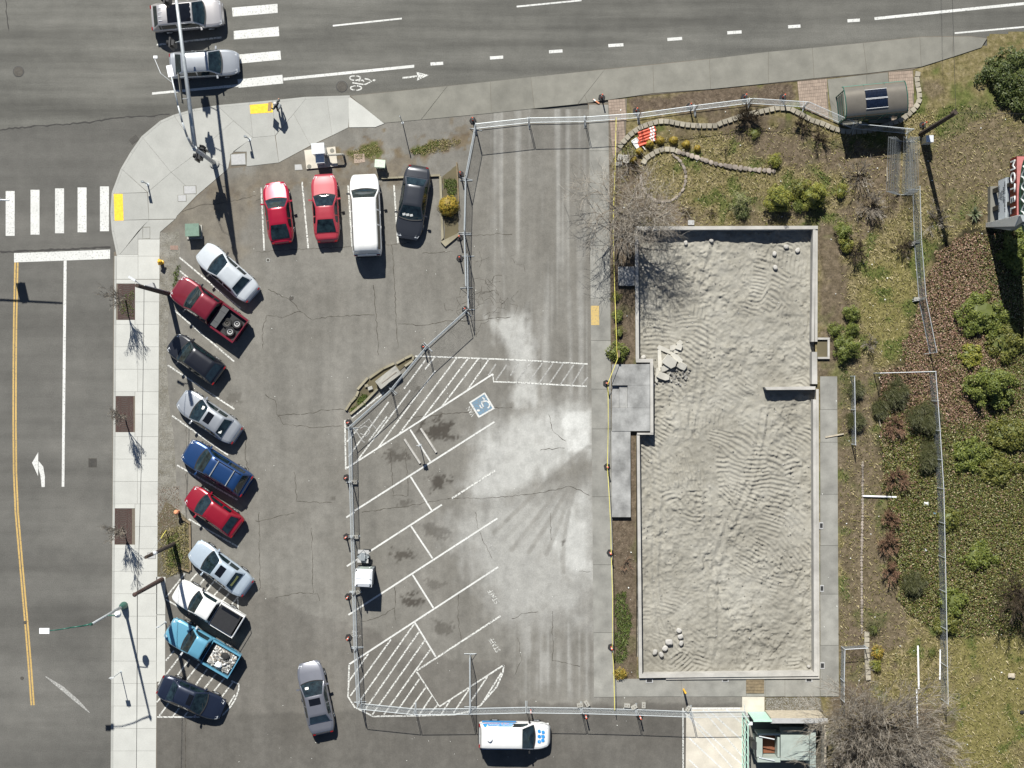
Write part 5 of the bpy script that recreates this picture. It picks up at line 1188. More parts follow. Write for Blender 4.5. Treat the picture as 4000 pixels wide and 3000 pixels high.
tp = car('smallpickup', 'teal blue pickup truck with its bed full of scrap', 'pickup truck', 790, 2525, 149.7, 5.25, 1.84, 1.62, teal, 'pickup_truck', bedcol=M['signpink'], spec={2: -0.055, 3: -0.085}, mirror=M['cabwhite'])
car('sedan', 'dark navy saloon with sunroof parked nose out in the hatched corner', 'car', 748, 2724, -23.3, 4.6, 1.76, 1.40, navy, 'saloon_car', sunroof=(-0.12, 0.32))
c = car('sedan', 'grey saloon with sunroof stopped in the aisle near the bottom edge', 'car', 1234, 2725, 102.2, 4.9, 1.83, 1.44, grey, 'saloon_car', sunroof=(-0.35, 0.10))
MB().box((c['xf']+0.55, 0.38, c['roofz'](c['xf']+0.55)+0.06), (0.16, 0.24, 0.006), 0, 0, 0.45).build('dash_papers', M['paper'], c['t'])
vn = car('van', 'white delivery van with blue side graphics below the temporary fence', 'van', 2010, 2869, -0.6, 4.8, 1.82, 1.86, white, 'delivery_van', mirror=M['cardark'])
vt = vn['t']; bl_ = plain('van_blue', (0.03, 0.24, 0.58), 0.4)
for s_ in (1, -1):     # painted side panels and their lettering
    rows = []
    for f in (0.0, 0.25, 0.5, 0.75, 1.0):
        r_ = []
        for x in np.linspace(-2.25, 0.05-0.35*f, 8):
            wb, wt = vn['cw'](x); zr = vn['roofz'](x); z0 = vn['zb']-0.02
            z_ = z0+(zr-0.10-z0)*f; y_ = wb*0.985+(wt+(wb-wt)*0.06-wb*0.985)*f
            r_.append((x, s_*(y_+0.010), z_+0.006))
        rows.append(r_)
    MB().grid(rows).build('side_graphic', bl_, vt)
    MB().box((-1.05, s_*(0.91+0.004), 0.86), (2.3, 0.01, 0.42)).build('side_graphic', bl_, vt)
for k, (s, sz, x, f) in enumerate((('Bathtubs, Showers', 0.24, -0.95, 0.40), ('Tile & Countertops', 0.22, -1.25, 0.10))):
    o = obj('lettering', text_mesh(s, sz), M['reflect'] if k == 0 else M['faintorange'], vt)
    wb, wt = vn['cw'](x); o.location = (x, wb*0.985+(wt-wb)*f+0.03, vn['zb']+(1.8-vn['zb'])*(f+0.12)); o.rotation_euler = (math.radians(74), 0, math.radians(180))
MB().box((-0.62, vn['cw'](-0.6)[1]+0.06, 1.69), (1.05, 0.006, 0.12), 0, math.radians(-16)).build('graphic_panel', M['mint'], vt)
m2 = MB()
for dx, dy in ((0.10, 0.38), (0.35, 0.30), (0.10, 0.0), (0.36, -0.02+0.0), (0.10, -0.38), (0.34, -0.30)):
    x = vn['xw']+0.33+dx; m2.lathe((x, dy*0.9, vn['ztop'](x)+0.045*(1-(dy/0.82)**2)+0.03), [(0.125, 0), (0.115, 0.004)], 12)
m2.build('hood_emblem', bl_, vt)
MB().path([(vn['xw']+0.50+0.10*math.sin(k*1.05), 0.42-k*0.14, vn['ztop'](vn['xw']+0.5)+0.068) for k in range(7)], 0.022, 5).build('emblem_script', M['reflect'], vt)
MB().lathe((-1.65, -0.05, vn['roofz'](-1.6)+0.02), [(0.16, 0), (0.19, 0.10), (0.12, 0.2)], 12).build('roof_vent', M['whiteplastic'], vt)

# load in the two open beds
def bedpoint(info, x, y, z): return XF[info['t'].name] @ Vector((x, y, z))
zbed = pk['zd']+0.065
for k, (x, y, rz, lb, dz) in enumerate(((-2.2, -0.28, 0.2, 'tyre with a pale steel wheel in the maroon pickup bed', 0), (-1.62, 0.06, 0.5, 'tyre with a rusty wheel nearest the cab of the maroon pickup', 0), (-2.12, 0.42, 0.9, 'tyre with a blue grey hub at the tailgate of the maroon pickup', 0.0))):
    p = bedpoint(pk, x, y, zbed); t = thing('used_truck_tyre', lb, 'tyre', tuple(p), rz, 'tyres in the maroon pickup')
    MB().lathe((0, 0, 0), [(0.20, 0.02), (0.30, 0.0), (0.335, 0.05), (0.335, 0.17), (0.30, 0.22), (0.20, 0.20), (0.19, 0.10)], 20).build('tread', M['greyplastic'] if 0 else M['black'], t, smooth=False)
    MB().lathe((0, 0, 0.03), [(0.19, 0.0), (0.195, 0.14), (0.14, 0.13), (0.12, 0.06), (0.05, 0.07), (0.05, 0.12)], 16).build('rim', M['iron' if k == 1 else 'lid'], t)
t = thing('tool_box', 'dark grey tool box across the maroon pickup bed behind its cab', 'tool box', tuple(bedpoint(pk, -1.02, 0, zbed)), math.radians(144.6))
MB().box((0, 0, 0.20), (0.48, 1.5, 0.40)).build('case', M['darkgrey'], t); MB().box((0, 0, 0.415), (0.50, 1.54, 0.03)).build('lid', M['darkgrey'], t)
for yy in (-0.4, 0.4): MB().box((0, yy, 0.433), (0.44, 0.02, 0.006)).build('seam', M['black'], t)
zb2 = tp['zd']+0.065; rr = random.Random(4)
t = thing('scrap_pile', 'crumpled silver scrap heaped in the teal pickup bed', 'scrap pile', tuple(bedpoint(tp, -1.6, 0, zb2)), math.radians(149.7))
mm = MB()
for k in range(420):
    x = rr.uniform(-0.85, 0.75); y = rr.uniform(-0.70, 0.70); z_ = 0.02+0.30*(1-(x/1.0)**2)*(1-(y/0.9)**2)*rr.uniform(0.55, 1)
    s = rr.uniform(0.04, 0.14); mm.box((x, y, z_), (s, s*rr.uniform(0.5, 1.4), s*0.25), rr.uniform(0, 3), rr.uniform(-0.8, 0.8), rr.uniform(-0.8, 0.8))
mm.box((0, 0, 0.04), (1.6, 1.3, 0.12))
sc = leafmat('scrap', [(0.5, 0.5, 0.48), (0.25, 0.24, 0.22), (0.65, 0.65, 0.64), (0.12, 0.11, 0.1), (0.45, 0.38, 0.3)], 0.3); mm.build('scrap_pieces', sc, t, kind='stuff')
def lump(name, label, cat, info, x, y, z_, sx, sy, sz, mat, seed):
    t = thing(name, label, cat, tuple(bedpoint(info, x, y, z_)), math.radians(149.7)); rr = random.Random(seed)
    bm = bmesh.new(); bmesh.ops.create_icosphere(bm, subdivisions=2, radius=1)
    for v_ in bm.verts: v_.co *= rr.uniform(0.8, 1.12); v_.co.z = max(v_.co.z, -0.5); v_.co = Vector((v_.co.x*sx, v_.co.y*sy, (v_.co.z+0.5)*sz))
    me = bpy.data.meshes.new('sack'); bm.to_mesh(me); bm.free(); obj('sack', me, mat, t)
lump('plastic_sack', 'white plastic sack on the scrap in the teal pickup', 'sack', tp, -1.62, 0.42, zb2+0.16, 0.26, 0.22, 0.2, M['whiteplastic'], 2)
lump('plastic_sack', 'black plastic sack on the scrap in the teal pickup', 'sack', tp, -1.72, -0.32, zb2+0.18, 0.30, 0.28, 0.16, M['black'], 3)
# ================================================================== FENCES
ORD = ['first', 'second', 'third', 'fourth', 'fifth', 'sixth', 'seventh', 'eighth', 'ninth', 'tenth', 'eleventh', 'twelfth', 'thirteenth', 'fourteenth', 'fifteenth']
def chain(Lp, z0, z1, sp=0.057, r=0.0017):
    V = []; Fc = []; hh = z1-z0
    def wire(a, b, yo):
        a = np.array([a[0], yo, a[1]]); b = np.array([b[0], yo, b[1]]); d = b-a; L_ = np.linalg.norm(d)
        if L_ < 0.02: return
        d /= L_; n1_ = np.array([0, 1.0, 0]); n2_ = np.cross(d, n1_); k = len(V)
        for p in (a, b):
            for t_ in (0, 2.094, 4.189): V.append(p+r*(math.cos(t_)*n1_+math.sin(t_)*n2_))
        for i in range(3): Fc.append((k+i, k+(i+1) % 3, k+3+(i+1) % 3, k+3+i))
    s = -hh
    while s < Lp:
        x0 = max(0, s); x1 = min(Lp, s+hh)
        wire((x0, z0+(x0-s)), (x1, z0+(x1-s)), 0.002); wire((x0, z1-(x0-s)), (x1, z1-(x1-s)), -0.002); s += sp*1.414
    me = bpy.data.meshes.new('chain_link'); me.from_pydata([tuple(v_) for v_ in V], [], Fc); me.materials.append(M['wire']); return me
PL = 3.66
fp = thing('fence_panel', 'x', 'fence panel', (0, 0, 0))
fr = MB(); zt_, zb_ = 1.95, 0.14
for a, b_ in (((0.02, 0, zb_), (PL-0.02, 0, zb_)), ((0.02, 0, zt_), (PL-0.02, 0, zt_)), ((0.02, 0, 0.0), (0.02, 0, zt_)), ((PL-0.02, 0, 0.0), (PL-0.02, 0, zt_))): fr.tube(a, b_, 0.023, n=6)
fr.build('frame', M['galv'], fp)
o = obj('chain_link_mesh', chain(PL, zb_, zt_), None, fp)
for x in (0.02, PL-0.02):
    ft = MB().tube((x, -0.42, 0.03), (x, 0.42, 0.03), 0.024, n=6); ft.tube((x, -0.42, 0.03), (x, 0, 0.5), 0.016, n=5); ft.build('foot', M['galv'], fp)
used = [False]
def fence(pts, desc, z=ZL, off=0.0, names=None):
    n = len(pts)-1
    for k in range(n):
        a = Vector(P(*pts[k], z)); b_ = Vector(P(*pts[k+1], z)); d = b_-a; L_ = d.length
        if not used[0]: o = fp; used[0] = True
        else: o = copy_tree(fp)
        nrm = Vector((-d.y, d.x, 0)).normalized()*off
        place(o, tuple(a+nrm), math.atan2(d.y, d.x), ((L_-0.04)/PL, 1, 1))
        o['label'] = desc % ORD[k] if '%s' in desc else desc; o['group'] = 'temporary chain-link fence panels'
topf = [(1859, 503), (2067.5, 480), (2286, 476), (2494, 461), (2714, 431), (2925, 405), (3140, 419), (3330, 503), (3545, 523)]
fence(topf, 'temporary chain-link panel, %s from the left along the top fence')
fence([(1859, 505), (1821, 702)], 'temporary chain-link panel slanting down from the top left fence corner')
fence([(1821, 704), (1816, 914)], 'temporary chain-link panel beside the golden shrub and black saloon')
fence([(1816, 916), (1822, 1128)], 'temporary chain-link panel below the golden shrub bed, single run')
fence([(1824, 1000), (1827, 1213)], 'overlapping temporary chain-link panel above the diagonal fence', off=0.07)
fence([(1825, 1216), (1670, 1357), (1531, 1525), (1371, 1668)], 'temporary chain-link panel, %s from the top along the diagonal fence by the stone island')
fence([(1374, 1671), (1377, 1883), (1383, 2096), (1389, 2313), (1395, 2530), (1407, 2745)], 'temporary chain-link panel, %s from the top along the left lot fence')
fence([(1411, 2746), (1624, 2768), (1838, 2766), (2057, 2761), (2271, 2764), (2485, 2770), (2699, 2778), (2912, 2776)], 'temporary chain-link panel, %s from the left along the bottom fence')
fence([(1838, 2762), (1837, 2550)], 'temporary chain-link panel standing alone at right angles to the bottom fence')
fence([(3564, 740), (3570, 949), (3588, 1172), (3630, 1383)], 'temporary chain-link panel, %s below the panel stack along the right fence')
# stack of spare panels standing on edge
sx0 = [3458+9*k for k in range(4)] + [3518+6.2*k for k in range(9)]
for k, x in enumerate(sx0):
    o = copy_tree(fp); a = Vector(P(x-12, 762, ZL)); b_ = Vector(P(x+8-12, 551, ZL)); d = b_-a
    place(o, tuple(a), math.atan2(d.y, d.x), (d.length/PL, 0.2, 1.0)); o['label'] = 'spare chain-link panel, %s from the left in the leaning stack' % ORD[k]
    if k < 5: o.location.x += 1.0-0.10*k; o.rotation_euler = (-0.60+0.05*k, 0, o.rotation_euler[2])
    elif k < 7: o.location.x += 0.5; o.rotation_euler = (-0.30+0.06*(k-5), 0, o.rotation_euler[2]); o['group'] = 'stacked spare fence panels'
# permanent chain-link fences on the right
def permfence(pts, label, hgt=1.8, step=2.6, z=ZL-0.04, sp=0.06):
    t = thing('chain_link_fence', label, 'fence', P(*pts[0], z))
    for k in range(len(pts)-1):
        a = Vector(P(*pts[k], z)); b_ = Vector(P(*pts[k+1], z)); d = b_-a; L_ = d.length; n_ = max(1, round(L_/step))
        me = chain(L_, 0.03, hgt, sp, 0.0018); o = obj('chain_link_mesh', me, None, t); o.location = a-Vector(P(*pts[0], z)); o.rotation_euler = (0, 0, math.atan2(d.y, d.x))
        MB().tube(a+Vector((0, 0, hgt)), b_+Vector((0, 0, hgt)), 0.024, n=6).build('top_rail', M['cabwhite'], t, True)
        for j in range(n_+1 if k == len(pts)-2 else n_):
            p = a.lerp(b_, j/n_); MB().tube(p-Vector((0, 0, 0.1)), p+Vector((0, 0, hgt+0.05)), 0.032, n=7).build('post', M['galv'], t, True)
permfence([(3413, 1458), (3627, 1452), (3644, 1680), (3658, 1904), (3667, 2301), (3675, 2729)], 'long chain-link fence with pale top rail beside the ivy bank')
permfence([(3322, 1470), (3324, 1600), (3326, 1735)], 'short grey chain-link fence standing beside the right walkway', 1.3, 2.2)
permfence([(3374, 2520), (3286, 2525), (3283, 2650), (3283, 2728)], 'low grey corner fence at the lower right walkway end', 1.2, 2.0, sp=0.03)

# ================================================================== delineators, blocks, tape
dl = thing('delineator_post', 'x', 'delineator', (0, 0, 0))
MB().prism([(0.24*math.cos(k*math.pi/3), 0.24*math.sin(k*math.pi/3)) for k in range(6)], 0, 0.08).build('base', M['black'], dl)
MB().lathe((0, 0, 0.09), [(0.05, 0), (0.042, 0.75), (0.042, 0.92), (0.055, 0.95), (0.05, 1.02), (0.02, 1.05)], 10).build('tube', M['orange'], dl)
for z_ in (0.62, 0.82): MB().lathe((0, 0, z_), [(0.052, 0), (0.050, 0.10)], 10).build('band', M['reflect'], dl)
spots = [(1847, 471, 'at the top left corner of the temporary fence'), (2350, 381, 'alone on the sidewalk near the main road'), (1799, 681, 'left of the fence above the golden shrub'), (1795, 928, 'left of the fence below the golden shrub'),
         (1796, 1009, 'at the fence joint below the shrub bed'), (1817, 1208, 'at the upper end of the diagonal fence'), (1657, 1356, 'midway along the diagonal fence above the island'), (1363, 1650, 'at the lower tip of the stone island'),
         (1354, 1865, 'at the first joint of the left lot fence'), (1354, 2096, 'on the left lot fence above the portable toilet'), (1360, 2330, 'on the left lot fence just below the portable toilet'), (1362, 2489, 'on the left lot fence beside the hatched corner'),
         (2368, 1497, 'on the walkway beside the porch steps'), (2371, 1823, 'on the walkway midway down the yellow tape'), (2383, 2158, 'on the walkway below the porch end'), (2387, 2527, 'on the walkway by the green weeds, lowest on the tape'),
         (2073, 2772, 'at the bottom fence above the van'), (2288, 2793, 'outside the bottom fence right of the van'), (2499, 2796, 'outside the bottom fence by the loading pad'), (2485, 434, 'outside the top fence above the stacked barrels'),
         (2693, 416, 'outside the top fence on the bare soil strip'), (2907, 380, 'outside the top fence at its high point'), (3057, 381, 'at the top fence beside the brick paving'), (3603, 488, 'at the utility pole by the panel stack')]
for k, (x, y, d) in enumerate(spots):
    o = dl if k == 0 else copy_tree(dl)
    onw = 2305 < x < 2400 and 420 < y < 2720
    place(o, P(x, y, ZW if onw else (ZW if k in (1,) else ZL)), 0.3*k); o['label'] = 'orange delineator post ' + d; o['group'] = 'orange delineator posts'
t = thing('fallen_delineator', 'orange and white delineator tube lying on the sidewalk', 'delineator', P(*S(545, 658), ZW), math.radians(-35))
MB().tube((-0.25, 0, 0.05), (0.25, 0, 0.05), 0.05, 0.05, 8).build('tube', M['faintorange'], t); MB().tube((-0.22, 0, 0.052), (-0.05, 0, 0.052), 0.056, 0.056, 8).build('band', M['reflect'], t)
# bundle of delineators by the curved wall
for k in range(9):
    p = C(2400, 450, 5.53, 690+(k % 3)*12, 330+k*34)
    t = thing('stacked_delineator', 'orange delineator tube, %s from the top in the bundle by the golden shrubs' % ORD[k], 'delineator', P(*p, ZL), math.radians(20), 'bundled orange delineators')
    zz = 0.09 if k % 2 else 0.16
    MB().tube((-0.62, 0, zz), (0.62, 0, zz), 0.075, 0.06, 9).build('tube', M['orange'], t)
    for x in (0.28, 0.46): MB().tube((x-0.06, 0, zz), (x+0.06, 0, zz), 0.078, 0.078, 9).build('band', M['reflect'], t)
t = thing('folded_barricade', 'white folded barricade frame left of the orange bundle', 'barricade', P(*C(2400, 450, 5.53, 475, 610), ZL), math.radians(-55))
mm = MB()
for a, b_ in (((-0.3, -0.2), (0.3, -0.2)), ((-0.3, 0.2), (0.3, 0.2)), ((-0.3, -0.2), (-0.3, 0.2)), ((0.3, -0.2), (0.3, 0.2)), ((0.3, 0.2), (0.7, 0.25)), ((0.3, -0.2), (0.8, -0.2))): mm.tube((*a, 0.12), (*b_, 0.10), 0.03, n=6)
mm.build('frame', M['whiteplastic'], t); MB().box((0, 0, 0.05), (0.5, 0.3, 0.08)).build('board', M['reflect'], t)
def block(px, py, rz, label, sx=0.40, sy=0.26, sz=0.2, z=ZL, mat='block'):
    t = thing('concrete_block', label, 'concrete block', P(px, py, z), math.radians(rz), 'fence ballast blocks')
    MB().box((0, 0, sz/2), (sx, sy, sz)).build('body', M[mat], t)
    for x in (-sx*0.2, sx*0.2): MB().box((x, 0, sz+0.002), (sx*0.16, sy*0.3, 0.006)).build('socket', M['bricksub'], t)
for x, y, rz, lb in ((745, 1252, -5, 'lone upright ballast block right of the tape end'), (485, 1240, -60, 'tilted ballast block left of the tape end'), (440, 1250, 10, 'ballast block touching the bottom fence left of the tape'), (852, 1250, 90, 'ballast block turned sideways above the bottom fence'), (790, 1262, 30, 'ballast block slanted against the bottom fence joint')):
    block(*T(2, 2, x, y), rz, lb)
for q, rz, lb in ((T(1, 1, 640, 1465), 0, 'ballast block at the first joint of the left lot fence'), (T(1, 2, 648, 160), 0, 'ballast block at the fence joint above the portable toilet'), (T(1, 2, 655, 520), 20, 'ballast block at the fence joint below the portable toilet'), (T(3, 1, 962, 280), 5, 'pale ballast block at the right fence joint in the lawn'), (T(3, 0, 928, 1582), 5, 'ballast block at the upper right fence joint'), (T(2, 2, 1140, 1272), 60, 'ballast block by the loading pad corner')):
    block(*q, rz, lb)
def Sc(x, y): return C(2400, 450, 5.53, x, y)
for q, rz, lb in ((Sc(110, 920), 80, 'flat pale block left of the barricade, upper left one'), (Sc(235, 905), 5, 'flat pale block left of the barricade, upper right one'), (Sc(250, 990), -5, 'flat pale block left of the barricade, lower right one'), (Sc(95, 1050), 10, 'raised pale block beside the yellow tape')):
    block(*q, rz, lb, 0.42, 0.26, 0.16)
tp_ = [S(675, 760), S(672, 900), S(668, 1100), S(660, 1300), S(655, 1500), T(2, 1, 660, 30), T(2, 1, 667, 265), T(2, 1, 674, 450), T(2, 1, 680, 620), T(2, 1, 686, 660), T(2, 1, 622, 825), T(2, 1, 624, 1100), T(2, 1, 618, 1365), T(2, 1, 630, 1560), T(2, 2, 640, 100), T(2, 2, 643, 262), T(2, 2, 652, 560), T(2, 2, 650, 875), T(2, 2, 660, 1050), T(2, 2, 665, 1285)]
mm = MB(); prev = None
for k, q in enumerate(tp_):
    a = Vector(P(*q, ZL+0.92)); tw_ = 0.6*math.sin(k*2.1)
    e = Vector((0.021*math.cos(tw_), 0, 0.021*math.sin(tw_)))
    if prev: mm.add([prev[0]-prev[1], prev[0]+prev[1], a+e, a-e], [(0, 1, 2, 3)])
    prev = (a, e)
t = thing('caution_tape', 'yellow caution tape strung along the walkway past the foundation', 'caution tape', P(*tp_[10], ZL))
mm.build('ribbon', M['tape'], t, True)
mm = MB()
for q in (tp_[0], tp_[8], tp_[19]): a = P(*q, ZL+0.92); mm.tube((a[0], a[1], 0.05), a, 0.012, n=5)
mm.build('stake', M['timber'], t, True)
t = thing('wooden_stake_board', 'short weathered board tied into the yellow tape by the leafy bush', 'board', P(*T(2, 1, 686, 632), ZL))
MB().box((0, 0, 0.5), (0.13, 0.45, 1.0), 0, 0.1).build('plank', M['timber'], t)

# ================================================================== POLES, SIGNALS, LIGHTS
def pole(px, py, hgt, r, mat, label, name='utility_pole', top=None, cat='utility pole', z=ZL):
    t = thing(name, label, cat, P(px, py, z))
    tx, ty = top or (0, 0)
    MB().tube((0, 0, -0.1), (tx, ty, hgt), r, r*0.75, 10).build('shaft', M[mat], t)
    return t
t = pole(660, 1148, 9.0, 0.17, 'wood', 'dark wooden utility pole at the nose of the maroon pickup')
MB().tube((0.12, 0.1, 0.5), (0.12, 0.1, 7.5), 0.035, n=6).build('conduit', M['galv'], t); MB().box((-0.15, 0.2, 4.6), (0.5, 0.35, 0.6), 0.4).build('equipment_box', M['lid'], t)
MB().tube((0, 0, 6.6), (-0.7, 0.5, 7.1), 0.03, n=5).build('bracket', M['galv'], t); MB().box((-0.75, 0.55, 7.15), (0.5, 0.14, 0.10), 2.6).build('insulator_bar', M['cabwhite'], t)
t = pole(633, 2263, 7.6, 0.16, 'woodbrown', 'brown steel pole above the teal pickup on the white pavement', z=ZW)
MB().lathe((0, 0, 7.6), [(0.13, 0), (0.15, 0.03), (0.08, 0.12)], 10).build('cap', M['woodbrown'], t)
t = pole(681, 2124, 8.2, 0.14, 'wood', 'grey wooden utility pole with guy wire in the weed bed')
MB().tube((0.05, 0.05, 8.0), (-0.55, 0.9, 0.0), 0.008, n=5).build('guy_wire', M['galv'], t)
MB().tube((-0.36, 0.62, 2.4), (-0.55, 0.9, 0.0), 0.04, 0.035, 6).build('guy_guard', M['tape'], t)
MB().box((0, 0, 7.2), (0.5, 0.12, 0.12), 0.5).build('crossarm', M['wood'], t); MB().lathe((0.22, 0.1, 6.4), [(0.12, 0), (0.13, 0.35), (0.05, 0.42)], 10).build('insulator', M['cabwhite'], t)
t = pole(3597, 524, 8.3, 0.17, 'wood', 'dark wooden utility pole behind the stack of spare panels')
MB().box((-0.05, 0.15, 7.9), (0.4, 0.12, 0.12), 0.6).build('crossarm', M['wood'], t); MB().lathe((0.2, 0.1, 7.4), [(0.06, 0), (0.07, 0.14), (0.02, 0.2)], 8).build('insulator', M['cabwhite'], t)
MB().box((0.28, -0.5, 0.62), (0.5, 0.46, 1.25)).build('meter_box', M['cabwhite'], t)
def cable(a, b_, sag, label, r=0.017, name='overhead_cable'):
    a = Vector(a); b_ = Vector(b_); pts = []
    for k in range(25):
        f = k/24; p = a.lerp(b_, f); p.z -= sag*4*f*(1-f); pts.append(p)
    t = thing(name, label, 'cable', tuple(a)); MB().path(pts, r, 5).build('wire', M['black'], t, True)
g1 = P(660, 1148, 0); g2 = P(633, 2263, 0)
cable((g1[0], g1[1], 7.1), (g2[0], g2[1], 6.9), 0.3, 'thin dark overhead cable above the white sidewalk between two poles')
cable((g2[0], g2[1], 6.9), (g2[0]-0.3, g2[1]-24, 6.9), 0.3, 'thin dark overhead cable running off the bottom left edge')
g3 = P(3597, 524, 0)
cable((g3[0], g3[1], 8.3), (g3[0]+30, g3[1]-0.1, 7.5), 0.5, 'overhead cable running right from the dark utility pole', 0.012)
cable((g3[0], g3[1], 8.3), (g3[0]-0.6, g3[1]+30, 8.4), 0.4, 'overhead cable crossing the main road from the dark utility pole', 0.012)
# signal pole at the corner
bx, by = 837, 637
t = thing('traffic_signal_pole', 'galvanised traffic signal pole with long mast arm and street light on the corner', 'traffic signal', P(bx, by, ZW))
o3 = Vector(P(bx, by, ZW))
MB().lathe((0, 0, 0), [(0.34, 0), (0.34, 0.10), (0.26, 0.14)], 14).build('base_plate', M['walk_new'], t)
MB().tube((0, 0, 0.1), (0, 0, 6.8), 0.155, 0.12, 12).build('pole', M['galv'], t, smooth=True)
ga = Vector(P(773, 95, 0)); d = (Vector((ga.x, ga.y, 0))-Vector((o3.x, o3.y, 0))); L9 = d.length; d.normalize(); nrm = Vector((-d.y, d.x, 0))
MB().tube(Vector((0, 0, 6.35))+d*0.05, Vector((0, 0, 6.75))+d*(L9+4.0), 0.155, 0.075, 12).build('mast_arm', M['galv'], t, smooth=True)
MB().lathe((0, 0, 6.15), [(0.17, 0), (0.17, 0.45)], 12).build('clamp', M['galv'], t)
lg = Vector(P(789, 407, 0)); ld = Vector((lg.x-o3.x, lg.y-o3.y, 0)); LL = ld.length; ld.normalize()
arm = [Vector((0, 0, 6.5)), Vector((0, 0, 7.4))+ld*0.12, Vector((0, 0, 8.3))+ld*0.5, Vector((0, 0, 8.9))+ld*1.3, Vector((0, 0, 9.15))+ld*2.3, Vector((0, 0, 9.3))+ld*LL]
MB().path(arm, [0.10, 0.085, 0.07, 0.06, 0.05, 0.045], 8).build('light_arm', M['galv'], t, smooth=True)
lp = arm[-1]; a_ = math.atan2(ld.y, ld.x)
MB().box(lp+ld*0.35, (0.72, 0.36, 0.09), a_).build('luminaire', M['whiteplastic'], t)
MB().tube(lp-ld*0.4, lp-ld*0.4+Vector((-0.7, 0.55, 0.2)), 0.015, n=5).tube(lp-ld*0.4+Vector((-0.7, 0.55, 0.2)), lp+Vector((-1.1, 1.5, 0.2))-ld*0.4, 0.02, n=5).build('sensor_arm', M['cabwhite'], t)
MB().box(lp+Vector((-1.02, 1.55, 0.2))-ld*0.4, (0.24, 0.16, 0.12)).build('sensor', M['whiteplastic'], t)
def sighead(parent, c, rz):
    o = MB().box((0, 0, 0), (0.10, 0.62, 1.32)).build('signal_head', M['blackplastic'], parent); o.location = c; o.rotation_euler = (0, 0, rz)
    MB().box((-0.14, 0, 0), (0.22, 0.34, 1.08)).build('housing', M['blackplastic'], o)
    for k, mt in enumerate(('tail', 'amber', 'signgreen')): MB().tube((0.05, 0, 0.36-0.36*k), (0.24, 0, 0.36-0.36*k), 0.14, 0.15, 10, False).build('visor', M['black'], o); MB().tube((0.05, 0, 0.36-0.36*k), (0.06, 0, 0.36-0.36*k), 0.12, 0.12, 10).build('lens', M[mt], o)
for f in (6.9, 9.7):
    c_ = d*f+nrm*0.75+Vector((0, 0, 6.0)); sighead(t, tuple(c_), math.radians(176))
    MB().tube(d*f+Vector((0, 0, 6.6)), c_, 0.03, n=6).build('hanger', M['galv'], t)
c_ = d*3.9+nrm*0.42+Vector((0, 0, 6.55)); MB().box(c_, (0.035, 1.9, 0.62), math.atan2(d.y, d.x)-math.pi/2).build('street_sign', M['walk_old'], t)
for f in (3.2, 4.6): MB().tube(d*f+Vector((0, 0, 6.6)), d*f+nrm*0.42+Vector((0, 0, 6.6)), 0.02, n=5).build('sign_bracket', M['galv'], t)
sighead(t, (-0.15, 0.42, 3.3), math.radians(80)); sighead(t, (-0.45, -0.05, 3.2), math.radians(170))
MB().tube((0, 0, 3.3), (-0.15, 0.42, 3.3), 0.03, n=5).tube((0, 0, 3.2), (-0.45, -0.05, 3.2), 0.03, n=5).build('hanger', M['galv'], t)
# second signal arm reaching in from the left
t = thing('traffic_signal_mast', 'pale tip of a traffic signal arm reaching in over the left crosswalk', 'traffic signal', P(-900, 790, 0))
o4 = Vector(P(-900, 790, 0)); tip = Vector(P(36, 782, 6.7))
MB().tube(o4, o4+Vector((0, 0, 6.9)), 0.15, 0.12, 10).build('pole', M['galv'], t, True); MB().tube(o4+Vector((0, 0, 6.4)), tip, 0.13, 0.055, 10).build('mast_arm', M['galv'], t, True)
MB().tube(tip-Vector((0.5, 0, 0)), tip-Vector((0.5, -0.12, -0.25)), 0.012, n=5).build('stub', M['galv'], t, True)
hp_ = Vector(tip)+Vector((-2.65, 0.0, -0.3)); loc_ = hp_-o4; sighead(t, tuple(loc_+Vector((0, 0.45, 0))), math.radians(95)); MB().tube(loc_, loc_+Vector((0, 0.4, 0)), 0.03, n=5).build('hanger', M['galv'], t)
# green street lamp
t = thing('street_lamp', 'dark green street lamp with globe and curved arm over the side road', 'street lamp', P(485, 2365, ZW))
MB().lathe((0, 0, 0), [(0.27, 0), (0.27, 0.12), (0.23, 0.5), (0.17, 0.8), (0.12, 0.95)], 12).build('base', M['greenmetal'], t)
MB().tube((0, 0, 0.9), (0, 0, 8.2), 0.10, 0.065, 10).build('shaft', M['galv'], t, smooth=True)
MB().lathe((0, 0, 8.1), [(0.09, 0), (0.11, 0.1), (0.05, 0.35)], 8).build('finial', M['greenmetal'], t)
gp = Vector(P(*C(0, 2000, 1.659, 310, 770), 8.6))-Vector(P(485, 2365, ZW)); 
MB().path([Vector((-0.05, 0, 8.15)), Vector((-0.5, -0.1, 8.2)), Vector((gp.x*0.45, gp.y*0.45, 8.45)), Vector((gp.x*0.75, gp.y*0.8, 8.55)), Vector((gp.x, gp.y, 8.5))], [0.06, 0.05, 0.04, 0.035, 0.03], 8).build('arm', M['greenmetal'], t, smooth=True)
MB().box((gp.x-0.2, gp.y, 8.5), (0.62, 0.34, 0.10)).build('luminaire', M['whiteplastic'], t)
MB().tube((0, 0, 4.5), (0.55, 0.0, 4.55), 0.035, n=6).build('globe_arm', M['greenmetal'], t)
MB().lathe((0.6, 0, 3.7), [(0.06, 0), (0.18, 0.12), (0.23, 0.35), (0.18, 0.58), (0.07, 0.72), (0.04, 0.85)], 14).build('globe', M['whiteplastic'], t, smooth=True)
